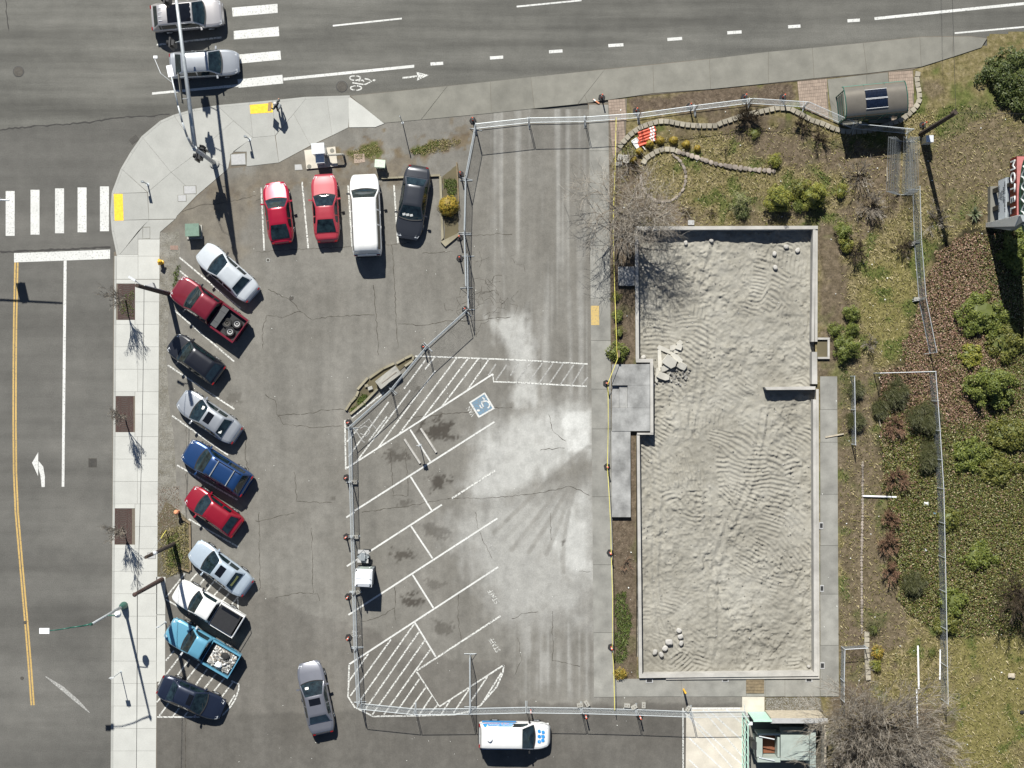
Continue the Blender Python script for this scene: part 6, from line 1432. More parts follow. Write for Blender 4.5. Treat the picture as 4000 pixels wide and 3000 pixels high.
# small poles
def post(q, hgt, label, z=ZW, name='push_button_post', cat='post', headdir=(-0.3, 0.1)):
    t = thing(name, label, cat, P(*q, z))
    MB().tube((0, 0, 0), (0, 0, hgt), 0.045, 0.04, 8).build('shaft', M['galv'], t); MB().lathe((0, 0, 0), [(0.12, 0), (0.12, 0.03)], 8).build('foot', M['galv'], t)
    MB().box((headdir[0]*0.3, headdir[1]*0.3, hgt-0.2), (0.14, 0.12, 0.4)).build('button_box', M['greyplastic'], t); MB().lathe((0, 0, hgt), [(0.05, 0), (0.02, 0.05)], 8).build('cap', M['galv'], t)
post(Q(958, 1195), 1.35, 'push button post near the yellow pad of the side road crosswalk'); post(Q(1617, 905), 1.35, 'push button post near the yellow pad of the main road crosswalk')
def signpost(q, hgt, label, w_, h_, mat='cabwhite', z=ZW, ang=0.0, sz=None):
    t = thing('sign_post', label, 'sign', P(*q, z))
    MB().tube((0, 0, -0.05), (0, 0, hgt), 0.032, 0.032, 6).build('shaft', M['galv'], t); MB().box((0, 0.045, (sz or hgt)-h_/2), (w_, 0.02, h_), ang).build('sign_plate', M[mat], t)
    MB().lathe((0, 0, 0), [(0.09, 0), (0.09, 0.02)], 6).build('foot', M['galv'], t)
signpost(T(0, 2, 783, 1035), 2.6, 'thin sign post on the sidewalk near the bottom left curb', 0.3, 0.45)
signpost(T(0, 2, 1072, 715), 2.3, 'thin leaning sign post at the nose of the teal pickup', 0.3, 0.4, ang=0.3)
signpost(R1(950, 795), 2.6, 'slim sign post in the weed strip above the black saloon', 0.06, 0.5, 'woodbrown', ZL)
signpost(T(1, 1, 1065, 1225), 1.9, 'slim accessible parking sign post between two wheel stops', 0.3, 0.45, 'cabwhite', ZL)
t = thing('bollard', 'yellow topped bollard post above the loading pad', 'bollard', P(*T(2, 2, 1112, 1150), ZW))
MB().tube((0, 0, -0.1), (0, 0, 1.25), 0.07, 0.07, 10).build('shaft', M['hydrant'], t); MB().lathe((0, 0, 1.25), [(0.07, 0), (0.05, 0.05), (0.02, 0.07)], 10).build('cap', M['hydrant'], t)
# fire hydrant
t = thing('fire_hydrant', 'yellow fire hydrant in the gravel beside the sidewalk', 'fire hydrant', P(*T(0, 1, 1048, 42), ZL))
MB().lathe((0, 0, 0), [(0.17, 0), (0.17, 0.05), (0.12, 0.07), (0.12, 0.55), (0.16, 0.57), (0.16, 0.62), (0.13, 0.70), (0.06, 0.78), (0.04, 0.84)], 14).build('barrel', M['hydrant'], t, smooth=False)
for a in (0, 2.1, 4.2): MB().tube((0.1*math.cos(a), 0.1*math.sin(a), 0.45), (0.23*math.cos(a), 0.23*math.sin(a), 0.45), 0.065, 0.065, 8).build('nozzle', M['hydrant'], t)
t = thing('marker_post', 'faded orange domed marker post by the timber kerb', 'post', P(*T(0, 1, 1158, 1655), ZL))
MB().lathe((0, 0, 0), [(0.10, 0), (0.10, 0.7), (0.17, 0.74), (0.16, 0.86), (0.08, 0.95)], 12).build('post', M['faintorange'], t)
# bus shelter
t = thing('bus_shelter', 'bus shelter with curved smoked roof and solar panels on brick paving', 'bus shelter', P(3385, 415, ZW), math.radians(5.6))
SL, SD, SH = 4.1, 2.1, 2.35
post_ = MB()
for x in (-SL/2+0.05, -SL/6, SL/6, SL/2-0.05):
    for y in ((-SD/2+0.05, SD/2-0.25) if abs(x) > 1 else (-SD/2+0.05,)): post_ = MB().tube((x, y, 0), (x, y, SH), 0.045, n=6); post_.build('column', M['greenmetal'], t)
rows = []
for k in range(13):
    a = math.pi*(k/12); rows.append([(x, -SD/2*math.cos(a), SH+0.55*math.sin(a)) for x in np.linspace(-SL/2, SL/2, 5)])
MB().grid(rows).build('roof', M['shelterroof'], t, smooth=True)
for x in (-SL/2, -SL/6, SL/6, SL/2): MB().path([(x, -SD/2*math.cos(math.pi*k/12), SH+0.57*math.sin(math.pi*k/12)-(0.05 if abs(x) < 1 else 0)) for k in range(13)], 0.035, 6).build('roof_rib', M['greenmetal'], t)
for y in (-SD/2, SD/2): MB().tube((-SL/2-0.04, y, SH), (SL/2+0.04, y, SH), 0.04, n=6).build('eave_beam', M['greenmetal'], t)
for k, (y0, y1) in enumerate(((0.04, 0.62), (-0.62, -0.02))):
    def rz_(y): return SH+0.55*math.sqrt(max(0, 1-(2*y/SD)**2))+0.05
    o = MB().grid([[(x, y, rz_(y)) for x in (-0.72, 0.72)] for y in np.linspace(y0, y1, 4)]).build('solar_panel', M['solar'], t)
    for yy in (y0, y1): MB().tube((-0.74, yy, rz_(yy)+0.01), (0.74, yy, rz_(yy)+0.01), 0.016, n=5).build('panel_rail', M['cabwhite'], o)
for x in (-SL/2+0.05, SL/2-0.05):
    for z_ in (0.25, 0.9, 1.55, 2.1): MB().tube((x, -SD/2+0.05, z_), (x, SD/2-0.25, z_), 0.022, n=5).build('side_rail', M['greenmetal'], t)
    MB().box((x, -0.1, 1.15), (0.012, SD-0.5, 1.5)).build('side_pane', M['glass'], t)
for z_ in (0.3, 1.2, 2.0): MB().tube((-SL/2+0.05, -SD/2+0.05, z_), (SL/2-0.05, -SD/2+0.05, z_), 0.025, n=5).build('back_rail', M['greenmetal'], t)
for x in (-SL/3, 0, SL/3): MB().box((x, -SD/2+0.05, 1.3), (SL/3-0.2, 0.012, 1.5)).build('back_pane', M['shelterroof'], t)
MB().box((0.35, -SD/2+0.40, 0.46), (1.7, 0.38, 0.05)).build('bench', M['greenmetal'], t)
for x in (-0.3, 1.0): MB().box((x, -SD/2+0.40, 0.22), (0.06, 0.3, 0.44)).build('bench_leg', M['greenmetal'], t)
t = thing('litter_bin', 'round litter bin at the lower right corner of the bus shelter', 'bin', P(3466, 452, ZW))
MB().lathe((0, 0, 0), [(0.20, 0), (0.24, 0.75), (0.25, 0.8), (0.19, 0.8), (0.18, 0.3)], 14).build('drum', M['darksteel'], t)
MB().lathe((0, 0, 0.8), [(0.26, 0), (0.26, 0.03), (0.20, 0.04)], 14).build('rim', M['galv'], t)

# ================================================================== CABINETS
def cab(q, rz, label, sx, sy, sz, mat, name='utility_cabinet', lid=None, z=ZL):
    t = thing(name, label, 'utility cabinet', P(*q, z), math.radians(rz))
    MB().box((0, 0, sz/2), (sx, sy, sz)).build('case', M[mat], t); MB().box((0, 0.02, sz+0.025), (sx+0.08, sy+0.10, 0.06)).build('lid', M[lid or mat], t)
    MB().box((0, -sy/2-0.008, sz*0.5), (sx*0.9, 0.02, sz*0.8)).build('door', M[mat], t); MB().box((sx*0.3, -sy/2-0.03, sz*0.55), (0.03, 0.03, 0.16)).build('handle', M['darksteel'], t)
    return t
t = thing('concrete_plinth', 'pale concrete plinth under the signal control cabinets', 'plinth', P(*C(1150, 540, 5.53, 570, 430), ZL))
MB().prism(wpoly([C(1150, 540, 5.53, *q) for q in ((222, 270), (890, 190), (945, 610), (270, 675))]), 0, ZL+0.12).build('slab', M['pad'], t, True)
for q in ((320, 610), (815, 265)):
    c_ = P(*C(1150, 540, 5.53, *q), ZL+0.12); MB().lathe(c_, [(0.15, 0), (0.15, 0.012), (0.11, 0.016)], 14).build('cap', M['walk_old'], t, True)
ZPl = ZL+0.12
cab(C(1150, 540, 5.53, 570, 300), 4, 'tall aluminium signal cabinet on the concrete plinth', 0.78, 0.62, 1.5, 'cabwhite', z=ZPl)
cab(C(1150, 540, 5.53, 590, 500), 4, 'short silver battery cabinet beside the tall one on the plinth', 0.5, 0.45, 0.95, 'cabwhite', z=ZPl)
t = thing('guard_rail', 'low curved steel guard rail right of the signal cabinets', 'guard rail', P(*C(1150, 540, 5.53, 1000, 385), ZL))
a = Vector(P(*C(1150, 540, 5.53, 730, 400), ZL)); b_ = Vector(P(*C(1150, 540, 5.53, 1070, 380), ZL)); zz = Vector((0, 0, 0.75))
MB().path([a+Vector((0, 0, 0.02)), a+zz*0.8, a.lerp(b_, 0.15)+zz, b_.lerp(a, 0.1)+zz, b_+zz*0.8, b_+Vector((0, 0, 0.0))], 0.075, 8).build('rail', M['block'], t, True)
cab(C(1150, 540, 5.53, 1870, 590), -4, 'pale mint utility pedestal above the white van', 0.62, 0.42, 0.8, 'palegreen')
t = cab(Q(1262, 1500), 2, 'green transformer cabinet above the white saloon', 0.85, 0.75, 0.85, 'cabgreen')
MB().box((0, -0.05, -0.0+0.05), (1.05, 0.95, 0.10)).build('plinth', M['block'], t)
boxlid([C(1150, 540, 5.53, *q) for q in ((5, 570), (160, 562), (190, 690), (10, 700))], 'pale square lid in the asphalt left of the signal cabinets', 'lid', z=ZL+0.01)
t = thing('perforated_lid', 'pinkish square lid with small slots below the weed patch', 'utility lid', P(*C(1150, 540, 5.53, 1405, 435), ZL))
MB().prism(wpoly([C(1150, 540, 5.53, *q) for q in ((1285, 345), (1510, 335), (1530, 520), (1300, 545))]), 0.05, ZL+0.02).build('plate', M['brick'], t, True)
for i in range(3):
    for j in range(3): c_ = P(*C(1150, 540, 5.53, 1335+i*60, 385+j*55), ZL+0.022); MB().box(c_, (0.06, 0.03, 0.008)).build('slot', M['black'], t, True)
boxlid([T(0, 0, 1102, 1590), T(0, 0, 1160, 1590), T(0, 0, 1162, 1622), T(0, 0, 1102, 1622)], 'rusty square lid in the gravel above the hydrant', 'rustlid', z=ZL+0.01)
manhole(*T(1, 1, 78, 27), 0.16, 'small pale round cover below the red hatchback', ZL, 'walk_new'); manhole(*T(1, 1, 230, 272), 0.14, 'small rusty round cover on the crack near the angled stalls', ZL)
manhole(*T(0, 2, 163, 716), 0.11, 'tiny round cover on the yellow centre line', 0.01); manhole(*T(0, 2, 143, 1077), 0.11, 'tiny rusty cover left of the yellow line end', 0.002)
# portable toilet and hand-wash station
t = thing('portable_toilet', 'grey portable toilet with white roof inside the left lot fence', 'portable toilet', P(1432, 2243, ZL), math.radians(-3))
MB().box((0, 0, 0.06), (1.16, 1.22, 0.12)).build('skid', M['black'], t); MB().box((0, 0, 1.12), (1.08, 1.12, 2.0)).build('cabin', M['greyplastic'], t)
rows = [[(x*1.14/2, y*1.18/2, 2.12+(0.13 if abs(x) < 0.8 and abs(y) < 0.8 else 0.0)-0.03*(abs(x) > 0.99 or abs(y) > 0.99)) for x in (-1, -0.96, -0.7, 0, 0.7, 0.96, 1)] for y in (-1, -0.96, -0.6, 0.0, 0.6, 0.96, 1)]
MB().grid(rows).build('roof', M['whiteplastic'], t); MB().box((0, 0.57, 1.1), (0.74, 0.03, 1.85)).build('door', M['dumpster'], t); MB().box((0, 0, 2.265), (1.0, 0.03, 0.02)).build('roof_seam', M['cabwhite'], t)
MB().tube((-0.42, -0.48, 2.1), (-0.42, -0.48, 2.35), 0.05, n=8).build('vent_pipe', M['black'], t); MB().box((0.28, 0.60, 1.1), (0.06, 0.05, 0.14)).build('handle', M['cabwhite'], t)
t = thing('hand_wash_station', 'grey two-sided hand-wash station above the portable toilet', 'wash station', P(1423, 2168, ZL), math.radians(-3))
MB().lathe((0, 0, 0), [(0.38, 0), (0.40, 0.08), (0.34, 0.75), (0.42, 0.82), (0.43, 0.9), (0.36, 0.86)], 4).build('tank', M['greyplastic'], t)
MB().box((0, 0, 0.92), (0.30, 0.5, 0.5)).build('dispenser', M['greyplastic'], t)
for y in (-0.3, 0.3): MB().box((0, y, 0.82), (0.74, 0.26, 0.10)).build('basin', M['lid'], t)
for x in (-0.16, 0.16): MB().tube((x, -0.12, 1.1), (x, 0.12, 1.22), 0.03, n=6).build('tap', M['cabwhite'], t)
for y in (-0.36, 0.36): MB().box((0.18, y, 0.02+0.02), (0.5, 0.12, 0.08)).build('foot_pump', M['black'], t)
# wheel stops
for q, lb in ((T(1, 1, 1118, 1195), 'right of the slim sign post'), (T(1, 1, 1013, 1265), 'left of the slim sign post')):
    t = thing('wheel_stop', 'long pale concrete wheel stop ' + lb, 'wheel stop', P(*q, ZL), math.radians(-57))
    MB().add([(x, y, z_) for x in (-0.98, 0.98) for y, z_ in ((-0.085, 0), (-0.06, 0.12), (0.06, 0.12), (0.085, 0))], [(0, 1, 2, 3), (7, 6, 5, 4), (0, 4, 5, 1), (1, 5, 6, 2), (2, 6, 7, 3), (3, 7, 4, 0)]).build('bar', M['found'], t)
    for x in (-0.6, 0.6): MB().lathe((x, 0, 0.12), [(0.02, 0), (0.02, 0.006)], 8).build('bolt', M['iron'], t)
# kerb rail by the black saloon, shrub bed
t = thing('kerb_rail', 'concrete kerb rail behind the black saloon turning down beside the shrub bed', 'kerb', P(1600, 690, ZL))
for q in ([C(1320, 620, 4.1475, *p) for p in ((710, 312), (975, 298), (978, 325), (712, 336))], [C(1320, 620, 4.1475, *p) for p in ((978, 297), (1240, 283), (1240, 310), (980, 324))], [C(1320, 620, 4.1475, *p) for p in ((1243, 283), (1655, 258), (1657, 290), (1245, 309))],
          [(1716, 690), (1725, 690), (1734, 930), (1725, 940)], [(1722, 945), (1740, 965), (1795, 920), (1790, 912)]):
    MB().prism(wpoly(q), 0, ZL+0.17).build('kerb_piece', M['kerbold'], t, True)
struct(MB().sheet(rough_poly(wpoly([(1728, 690), (1790, 640), (1792, 905), (1738, 950)]), 0.04, 0.2), ZL+0.012).build('shrub_bed', M['ground']))
for q in ([T(1, 0, 1298, 1055), T(1, 0, 1305, 1055), T(1, 0, 1318, 1310), T(1, 0, 1310, 1310)],):
    t = thing('timber_edging', 'weathered timber edging board right of the shrub bed', 'edging', P(*q[0], ZL)); MB().prism(wpoly(q), 0, ZL+0.14).build('board', M['timber'], t, True)
t = thing('timber_kerb', 'rotten timber kerb round the weed bed at the angled stalls', 'kerb', P(*T(0, 2, 1240, 200), ZL))
for q in ([T(0, 2, 1165, 35), T(0, 2, 1178, 30), T(0, 2, 1240, 65), T(0, 2, 1236, 78)], [T(0, 2, 1228, 80), T(0, 2, 1240, 80), T(0, 2, 1244, 375), T(0, 2, 1234, 375)], [T(0, 2, 1160, 350), T(0, 2, 1234, 378), T(0, 2, 1228, 388), T(0, 2, 1158, 362)]):
    MB().prism(wpoly(q), 0, ZL+0.16).build('timber', M['timber'], t, True)
# stone island with slab monument
t = thing('stone_island', 'boat-shaped planting island edged with weathered kerb stones', 'planter island', P(*J(600, 700), ZL))
def seg(a, b_, wd, h_=0.2, mat='kerbold', par=None, nm='kerb_stone'):
    a = Vector(P(*J(*a))); b_ = Vector(P(*J(*b_))); d = (b_-a); L_ = d.length; c_ = (a+b_)/2
    MB().box((c_.x, c_.y, ZL+h_/2-0.03), (L_-0.02, wd, h_+0.06), math.atan2(d.y, d.x)).build(nm, M[mat], par or t, True)
for a, b_ in (((215, 1045), (295, 920)), ((298, 918), (380, 830)), ((384, 826), (420, 735)), ((405, 710), (575, 520)), ((600, 525), (820, 370)), ((822, 370), (1005, 285)), ((1035, 290), (1165, 215)), ((1168, 210), (1300, 150)), ((290, 1110), (505, 930)), ((508, 928), (730, 700)), ((1170, 335), (1300, 240)), ((1300, 232), (1312, 165))):
    seg(a, b_, 0.15)
MB().sheet(wpoly([J(*q) for q in ((240, 1050), (330, 920), (420, 780), (580, 560), (800, 410), (1020, 310), (1260, 200), (1290, 230), (1150, 350), (900, 560), (700, 720), (480, 930), (290, 1090))]), ZL+0.05).build('bed', M['ground'], t, True)
t = thing('stone_slab', 'big pale stone slab lying across the planting island', 'stone slab', P(*J(905, 515), ZL), math.radians(37.5))
bm = bmesh.new(); bmesh.ops.create_cube(bm, size=1); bmesh.ops.subdivide_edges(bm, edges=bm.edges[:], cuts=4, use_grid_fill=True)
rr = random.Random(9)
for v_ in bm.verts: v_.co = Vector((v_.co.x*1.72+rr.uniform(-0.02, 0.02), v_.co.y*0.66+rr.uniform(-0.02, 0.02), (v_.co.z+0.5)*0.62+rr.uniform(-0.015, 0.015)))
me = bpy.data.meshes.new('slab'); bm.to_mesh(me); bm.free(); obj('slab', me, M['block'], t)
MB().box((0.05, -0.06, 0.63), (1.25, 0.05, 0.03)).build('carved_ridge', M['rstone'], t)
for q, s, lb, mt in ((J(610, 690), 0.36, 'small pale loose stone block in the planting island', 'block'), (J(550, 650), 0.28, 'small tan loose stone in the planting island', 'kerbold')):
    t = thing('loose_stone', lb, 'stone', P(*q, ZL+0.05), 0.3); MB().add([(x*s/2*(1 if z_ == 0 else 0.88), y*s*0.36*(1 if z_ == 0 else 0.85), z_*s*0.55) for z_ in (0, 1) for x, y in ((-1, -1), (1, -0.9), (0.95, 1), (-0.9, 1.05))], [(3, 2, 1, 0), (4, 5, 6, 7), (0, 1, 5, 4), (1, 2, 6, 5), (2, 3, 7, 6), (3, 0, 4, 7)]).build('block', M[mt], t)

# ================================================================== tree grates
for k, (y0, y1, x0) in enumerate(((1109, 1249, 460), (1548, 1687, 453), (1986, 2126, 447))):
    t = thing('tree_grate', 'rusty cast iron tree grate round the ' + ('uppermost', 'middle', 'lowest')[k] + ' street tree', 'tree grate', P(x0+34, (y0+y1)/2, ZW))
    MB().box((0, 0, -0.025), (1.18, 2.42, 0.03)).build('frame', M['grate'], t)
    for j in range(9):
        r0 = 0.16+j*0.125; mm = MB()
        pts = [(r0*math.cos(a*math.pi/16), r0*math.sin(a*math.pi/16)) for a in range(33)]
        for a, b_ in zip(pts[:-1], pts[1:]):
            if max(abs(a[0]), abs(b_[0])) < 0.56 and max(abs(a[1]), abs(b_[1])) < 1.18: mm.line(a, b_, 0.035, 0.0)
        if mm.v: mm.build('ring', M['iron'], t)
    for x in (-0.28, 0.28): MB().box((x, 0, -0.006), (0.05, 2.3, 0.016)).build('bar', M['grate'], t)

# ================================================================== MOTEL sign
FX = 3862                                   # face plane, west side
def SZ(px): return H*(1-(FX-2000)/(px-2000))
def sy_(py, z): return P(0, py, z)[1]
fx = (FX-2000)/K
t = thing('motel_sign', 'tall red MOTEL pylon sign with reader board and corrugated fin at the right edge', 'sign', (fx, sy_(830, 0), 0.08))
zr0, zr1 = SZ(3899), SZ(3930); zm0, zm1 = SZ(3944), SZ(3970)
y_top = lambda z, py: sy_(py, z)
MB().box((fx+0.25, (sy_(735, 0)+sy_(885, 0))/2, 0.35), (0.7, 2.7, 0.7)).build('plinth', M['walk_old'], t, True)
for yy in (sy_(752, 0), sy_(822, 0)):
    mm = MB(); mm.box((fx+0.15, yy, 1.2), (0.22, 0.30, 2.2)); mm.box((fx+0.15, yy, zr1/2+zm0/2), (0.2, 0.25, zm0-1.2)); mm.build('post', M['darksteel'], t, True)
yr0, yr1 = sy_(692, zr1), sy_(852, zr1)
MB().box((fx+0.14, (yr0+yr1)/2, (zr0+zr1)/2), (0.24, abs(yr0-yr1), zr1-zr0)).build('reader_cabinet', M['greyplastic'], t, True)
o = MB().box((fx+0.01, (yr0+yr1)/2, (zr0+zr1)/2), (0.02, abs(yr0-yr1)-0.08, zr1-zr0-0.08)).build('reader_board', M['signface'], t, True)
for k in range(4): MB().box((fx-0.005, (yr0+yr1)/2, zr0+0.3+k*0.36), (0.012, abs(yr0-yr1)-0.12, 0.012)).build('letter_track', M['lid'], o, True) if 0 else None
def wtext(s, size, y, z, mat, nm, x=-0.012, ext=0.004, sx=1.0):
    o = obj(nm, text_mesh(s, size, ext), M[mat], t); o.location = Vector((fx+x, y, z))-Vector((fx, sy_(830, 0), 0.08)); o.rotation_euler = (math.radians(90), 0, math.radians(-90)); o.scale = (sx, 1, 1); return o
for k, s in enumerate(('NEWLY   MOVE IN', 'FREE WIFI', 'DAILY', 'AND', 'WEEKLY   RATES')):
    wtext(s, 0.30, (yr0+yr1)/2+(0.1 if k in (0, 4) else 0.25), zr1-0.24-k*0.31, 'black', 'reader_line', x=-0.008, sx=0.8)
ym0, ym1 = sy_(610, zm1), sy_(842, zm1)
MB().box((fx+0.33, (ym0+ym1)/2, (zm0+zm1)/2), (0.62, abs(ym0-ym1), zm1-zm0)).build('red_cabinet', M['signred'], t, True)
MB().box((fx+0.33, (ym0+ym1)/2, zm1+0.008), (0.58, abs(ym0-ym1)-0.05, 0.015)).build('cabinet_top', M['signpink'], t, True)
for k, ch in enumerate('MOTEL'):
    wtext(ch, 1.25, ym0-0.62-k*0.69+(0.12 if k == 0 else 0), (zm0+zm1)/2, 'signwhite', 'sign_letter', x=-0.03, ext=0.03, sx=0.78)
zg = SZ(3978)
o = MB()
n_ = 24; yc = sy_(765, zg+1.0); ring = [(math.cos(2*math.pi*k/n_)*2.35, math.sin(2*math.pi*k/n_)*1.1) for k in range(n_)]
o.add([(fx+x_, yc+a, zg+1.1+b_) for x_ in (0.05, 0.6) for a, b_ in ring], [tuple(range(n_-1, -1, -1)), tuple(range(n_, 2*n_))]+[(k, (k+1) % n_, n_+(k+1) % n_, n_+k) for k in range(n_)]).build('green_oval', M['signgreen'], t, True)
MB().path([(fx+0.02, yc+1.9-k*0.2, zg+0.9+0.38*math.sin(k*1.7)) for k in range(20)], 0.05, 5).build('sign_script', M['signwhite'], t, True)
# corrugated fin
GX = 3850; gx_ = (GX-2000)/K
fin = [(872, 0.0), (888, 0.0), (929, 5.1), (912, 7.6), (884, 7.1)]
pts = [((1500-y)/K, z_) for y, z_ in fin]; n_ = len(pts)
MB().add([(gx_+x_, y, z_+0.05) for x_ in (0, 0.35) for y, z_ in pts], [tuple(range(n_)), tuple(range(2*n_-1, n_-1, -1))]+[(k, n_+k, n_+(k+1) % n_, (k+1) % n_) for k in range(n_)]).build('fin', M['greyplastic'], t, True)
for k in range(14):
    f = (k+0.5)/14; a = (pts[0][0]*(1-f)+pts[1][0]*f, 0.1); b_ = (pts[4][0]*(1-f)+(pts[2][0]*0.5+pts[3][0]*0.5)*f, 7.1*(1-f)+6.2*f)
    MB().tube((gx_-0.012, a[0], a[1]), (gx_-0.012, b_[0], b_[1]+0.0), 0.014, 0.035, 5).build('corrugation', M['cabwhite'], t, True)

# ================================================================== dumpster enclosure
HE = 2.6
t = thing('dumpster_enclosure', 'tall enclosure with tan wall and mint green gates in the bottom right', 'enclosure', P(3090, 2776, ZL))
def D(x, y): return C(2880, 2700, 5.529, x, y)
a = P(*D(600, 410), ZL); b_ = P(*D(1762, 405), ZL)
for k in range(6):
    z0 = ZL+k*HE/6; MB().box(((a[0]+b_[0])/2, a[1]-0.09, z0+HE/12), (b_[0]-a[0], 0.18-0.004*(k % 2), HE/6-0.012)).build('board', M['plank'], t, True)
MB().box(((a[0]+b_[0])/2, a[1]-0.14, ZL+HE+0.05), (b_[0]-a[0]+0.1, 0.32, 0.10)).build('wall_cap', M['lid'], t, True)
e0 = P(*D(1745, 640), ZL)
for k in range(6): MB().box((b_[0]-0.1, a[1]-0.32-2.6, ZL+k*HE/6+HE/12), (0.16-0.004*(k % 2), 5.0, HE/6-0.012)).build('board', M['plank'], t, True)
g0 = P(*D(215, 430), ZL)
MB().box((g0[0]+0.6, g0[1]-0.04, ZL+HE/2+0.1), (1.18, 0.05, HE)).build('gate', M['mint'], t, True)
for k in range(9): MB().box((g0[0]+0.1+k*0.125, g0[1]-0.005, ZL+HE/2+0.1), (0.03, 0.03, HE-0.1)).build('gate_rib', M['mint'], t, True)
MB().box((g0[0]+0.6, g0[1]-0.06, ZL+HE+0.14), (1.22, 0.12, 0.08)).build('gate_rail', M['mint'], t, True)
lw = P(*D(100, 480), ZL)
for k in range(10): MB().box((lw[0]+0.02, lw[1]-0.35-k*0.5, ZL+HE/2), (0.03, 0.05, HE)).build('gate_picket', M['mint'], t, True)
for z_ in (0.1, HE/2, HE): MB().tube((lw[0]+0.02, lw[1]-0.1, ZL+z_), (lw[0]+0.02, lw[1]-5.2, ZL+z_), 0.045, n=6).build('gate_rail', M['mint'], t, True)
MB().tube((lw[0]+0.05, lw[1]+0.02, ZL), (lw[0]+0.05, lw[1]+0.02, ZL+HE+0.1), 0.06, n=8).build('gate_post', M['mint'], t, True)
MB().box((lw[0]+0.16, lw[1]-0.12, ZL+HE-0.05), (0.3, 0.2, 0.12)).build('latch_lamp', M['whiteplastic'], t, True)
struct(MB().sheet(wpoly([(2915, 2790), (3215, 2790), (3215, 3300), (2915, 3300)]), ZL+0.034).build('enclosure_floor', M['walk_old']))
t = thing('compactor', 'grey green waste compactor with open hopper inside the enclosure', 'compactor', P(*D(1150, 1250), ZL))
x0, x1 = P(*D(930, 0), 1.6)[0], P(*D(1540, 0), 1.6)[0]; y1, y0 = P(0, D(0, 940)[1], 1.6)[1], P(0, D(0, 1480)[1], 1.6)[1]
MB().box(((x0+x1)/2, (y0+y1)/2, ZL+0.85), (x1-x0, y1-y0, 1.6)).build('body', M['dumpster'], t, True)
MB().add([(x0, y1, 1.74), (x1, y1, 1.74), (x1, y1+0.42, 1.1), (x0, y1+0.42, 1.1)], [(0, 1, 2, 3)]).build('sloped_lid', M['dumpster'], t, True)
MB().box((x1+0.22, (y0+y1)/2, ZL+0.95), (0.40, y1-y0+0.9, 1.75)).build('end_frame', M['dumpster'], t, True)
hx0 = P(*D(420, 0), 1.3)[0]
for c_, d_ in (((( hx0+x0)/2, y1+0.02, 0.95), (x0-hx0, 0.12, 1.3)), (((hx0+x0)/2, y0-0.02, 0.95), (x0-hx0, 0.30, 1.3)), ((x0-0.12, (y0+y1)/2, 0.95), (0.14, y1-y0-0.35, 1.3)), ((hx0+0.12, (y0+y1)/2, 0.95), (0.45, y1-y0-0.35, 1.2))): MB().box(c_, d_).build('hopper_wall', M['dumpster'], t, True)
MB().box(((hx0+x0)/2+0.1, (y0+y1)/2, 0.42), (x0-hx0-0.6, y1-y0-0.4, 0.2)).build('hopper_floor', plain('rust', (0.16, 0.06, 0.03), 0.9), t, True)
MB().tube((hx0+0.1, y1-0.1, 1.62), (x0-0.4, y1-0.3, 1.65), 0.04, n=6).build('lift_arm', M['cabwhite'], t, True)
MB().tube((hx0+0.1, y0+0.15, 1.62), (x0-0.4, y0-0.05, 1.65), 0.05, n=6).build('lift_arm', M['galv'], t, True)
mm = MB().tube((hx0-0.15, y1-0.1, 1.55), (hx0-0.1, y0+0.1, 1.55), 0.06, n=6); mm.box((hx0-0.2, (y0+y1)/2+0.1, 0.85), (0.3, 0.5, 1.5)); mm.build('hydraulic_unit', M['darksteel'], t, True)

# ================================================================== stones, rubble, debris
def stone_mesh(seed, sx, sy, sz, sub=2, rough=0.14):
    rr = random.Random(seed); bm = bmesh.new(); bmesh.ops.create_icosphere(bm, subdivisions=sub, radius=0.5)
    for v_ in bm.verts:
        v_.co *= 1+rr.uniform(-rough, rough); v_.co = Vector((max(-0.42, min(0.42, v_.co.x))*sx*1.15, max(-0.42, min(0.42, v_.co.y))*sy*1.15, (max(-0.4, min(0.36, v_.co.z))+0.4)*sz*1.3))
    me = bpy.data.meshes.new('stone'); bm.to_mesh(me); bm.free(); return me
def wedge_mesh(w0, w1, dp, hz):
    return MB().add([(x, y, z_) for z_ in (0, hz) for x, y in ((-w0/2, dp/2), (w0/2, dp/2), (w1/2, -dp/2), (-w1/2, -dp/2))], [(0, 1, 2, 3), (7, 6, 5, 4), (0, 4, 5, 1), (1, 5, 6, 2), (2, 6, 7, 3), (3, 7, 4, 0)])
def stonewall(name, label, pts, flip, mat, rough=False, sp=0.368, dp=0.33, hz=0.15, w1=0.285):
    t = thing(name, label, 'retaining wall', P(*pts[len(pts)//2], ZL-0.03))
    q = [Vector(P(*p)) for p in pts]; acc = 0; me = None; rr = random.Random(len(pts)); k = 0
    for i in range(len(q)-1):
        d = q[i+1]-q[i]; L_ = d.length; d.normalize(); s = acc
        while s < L_:
            p = q[i]+d*s; a = math.atan2(d.y, d.x)+(math.pi if flip else 0)
            if rough: m_ = stone_mesh(k+len(pts)*100, sp*rr.uniform(0.8, 1.15), dp*rr.uniform(0.7, 1.1), hz*rr.uniform(0.7, 1.2), 1, 0.2); o = obj('stone', m_, M[mat], t)
            elif me is None: o = wedge_mesh(sp*0.97, w1, dp, hz).build('stone', M[mat], t); me = o.data
            else: o = obj('stone', me, None, t)
            o.location = p-Vector(P(*pts[len(pts)//2], 0)); o.location.z = rr.uniform(-0.012, 0.012); o.rotation_euler = (0, 0, a+rr.uniform(-0.06, 0.06)*(4 if rough else 1)); s += sp*(rr.uniform(0.68, 0.98) if rough else 1); k += 1
        acc = s-L_
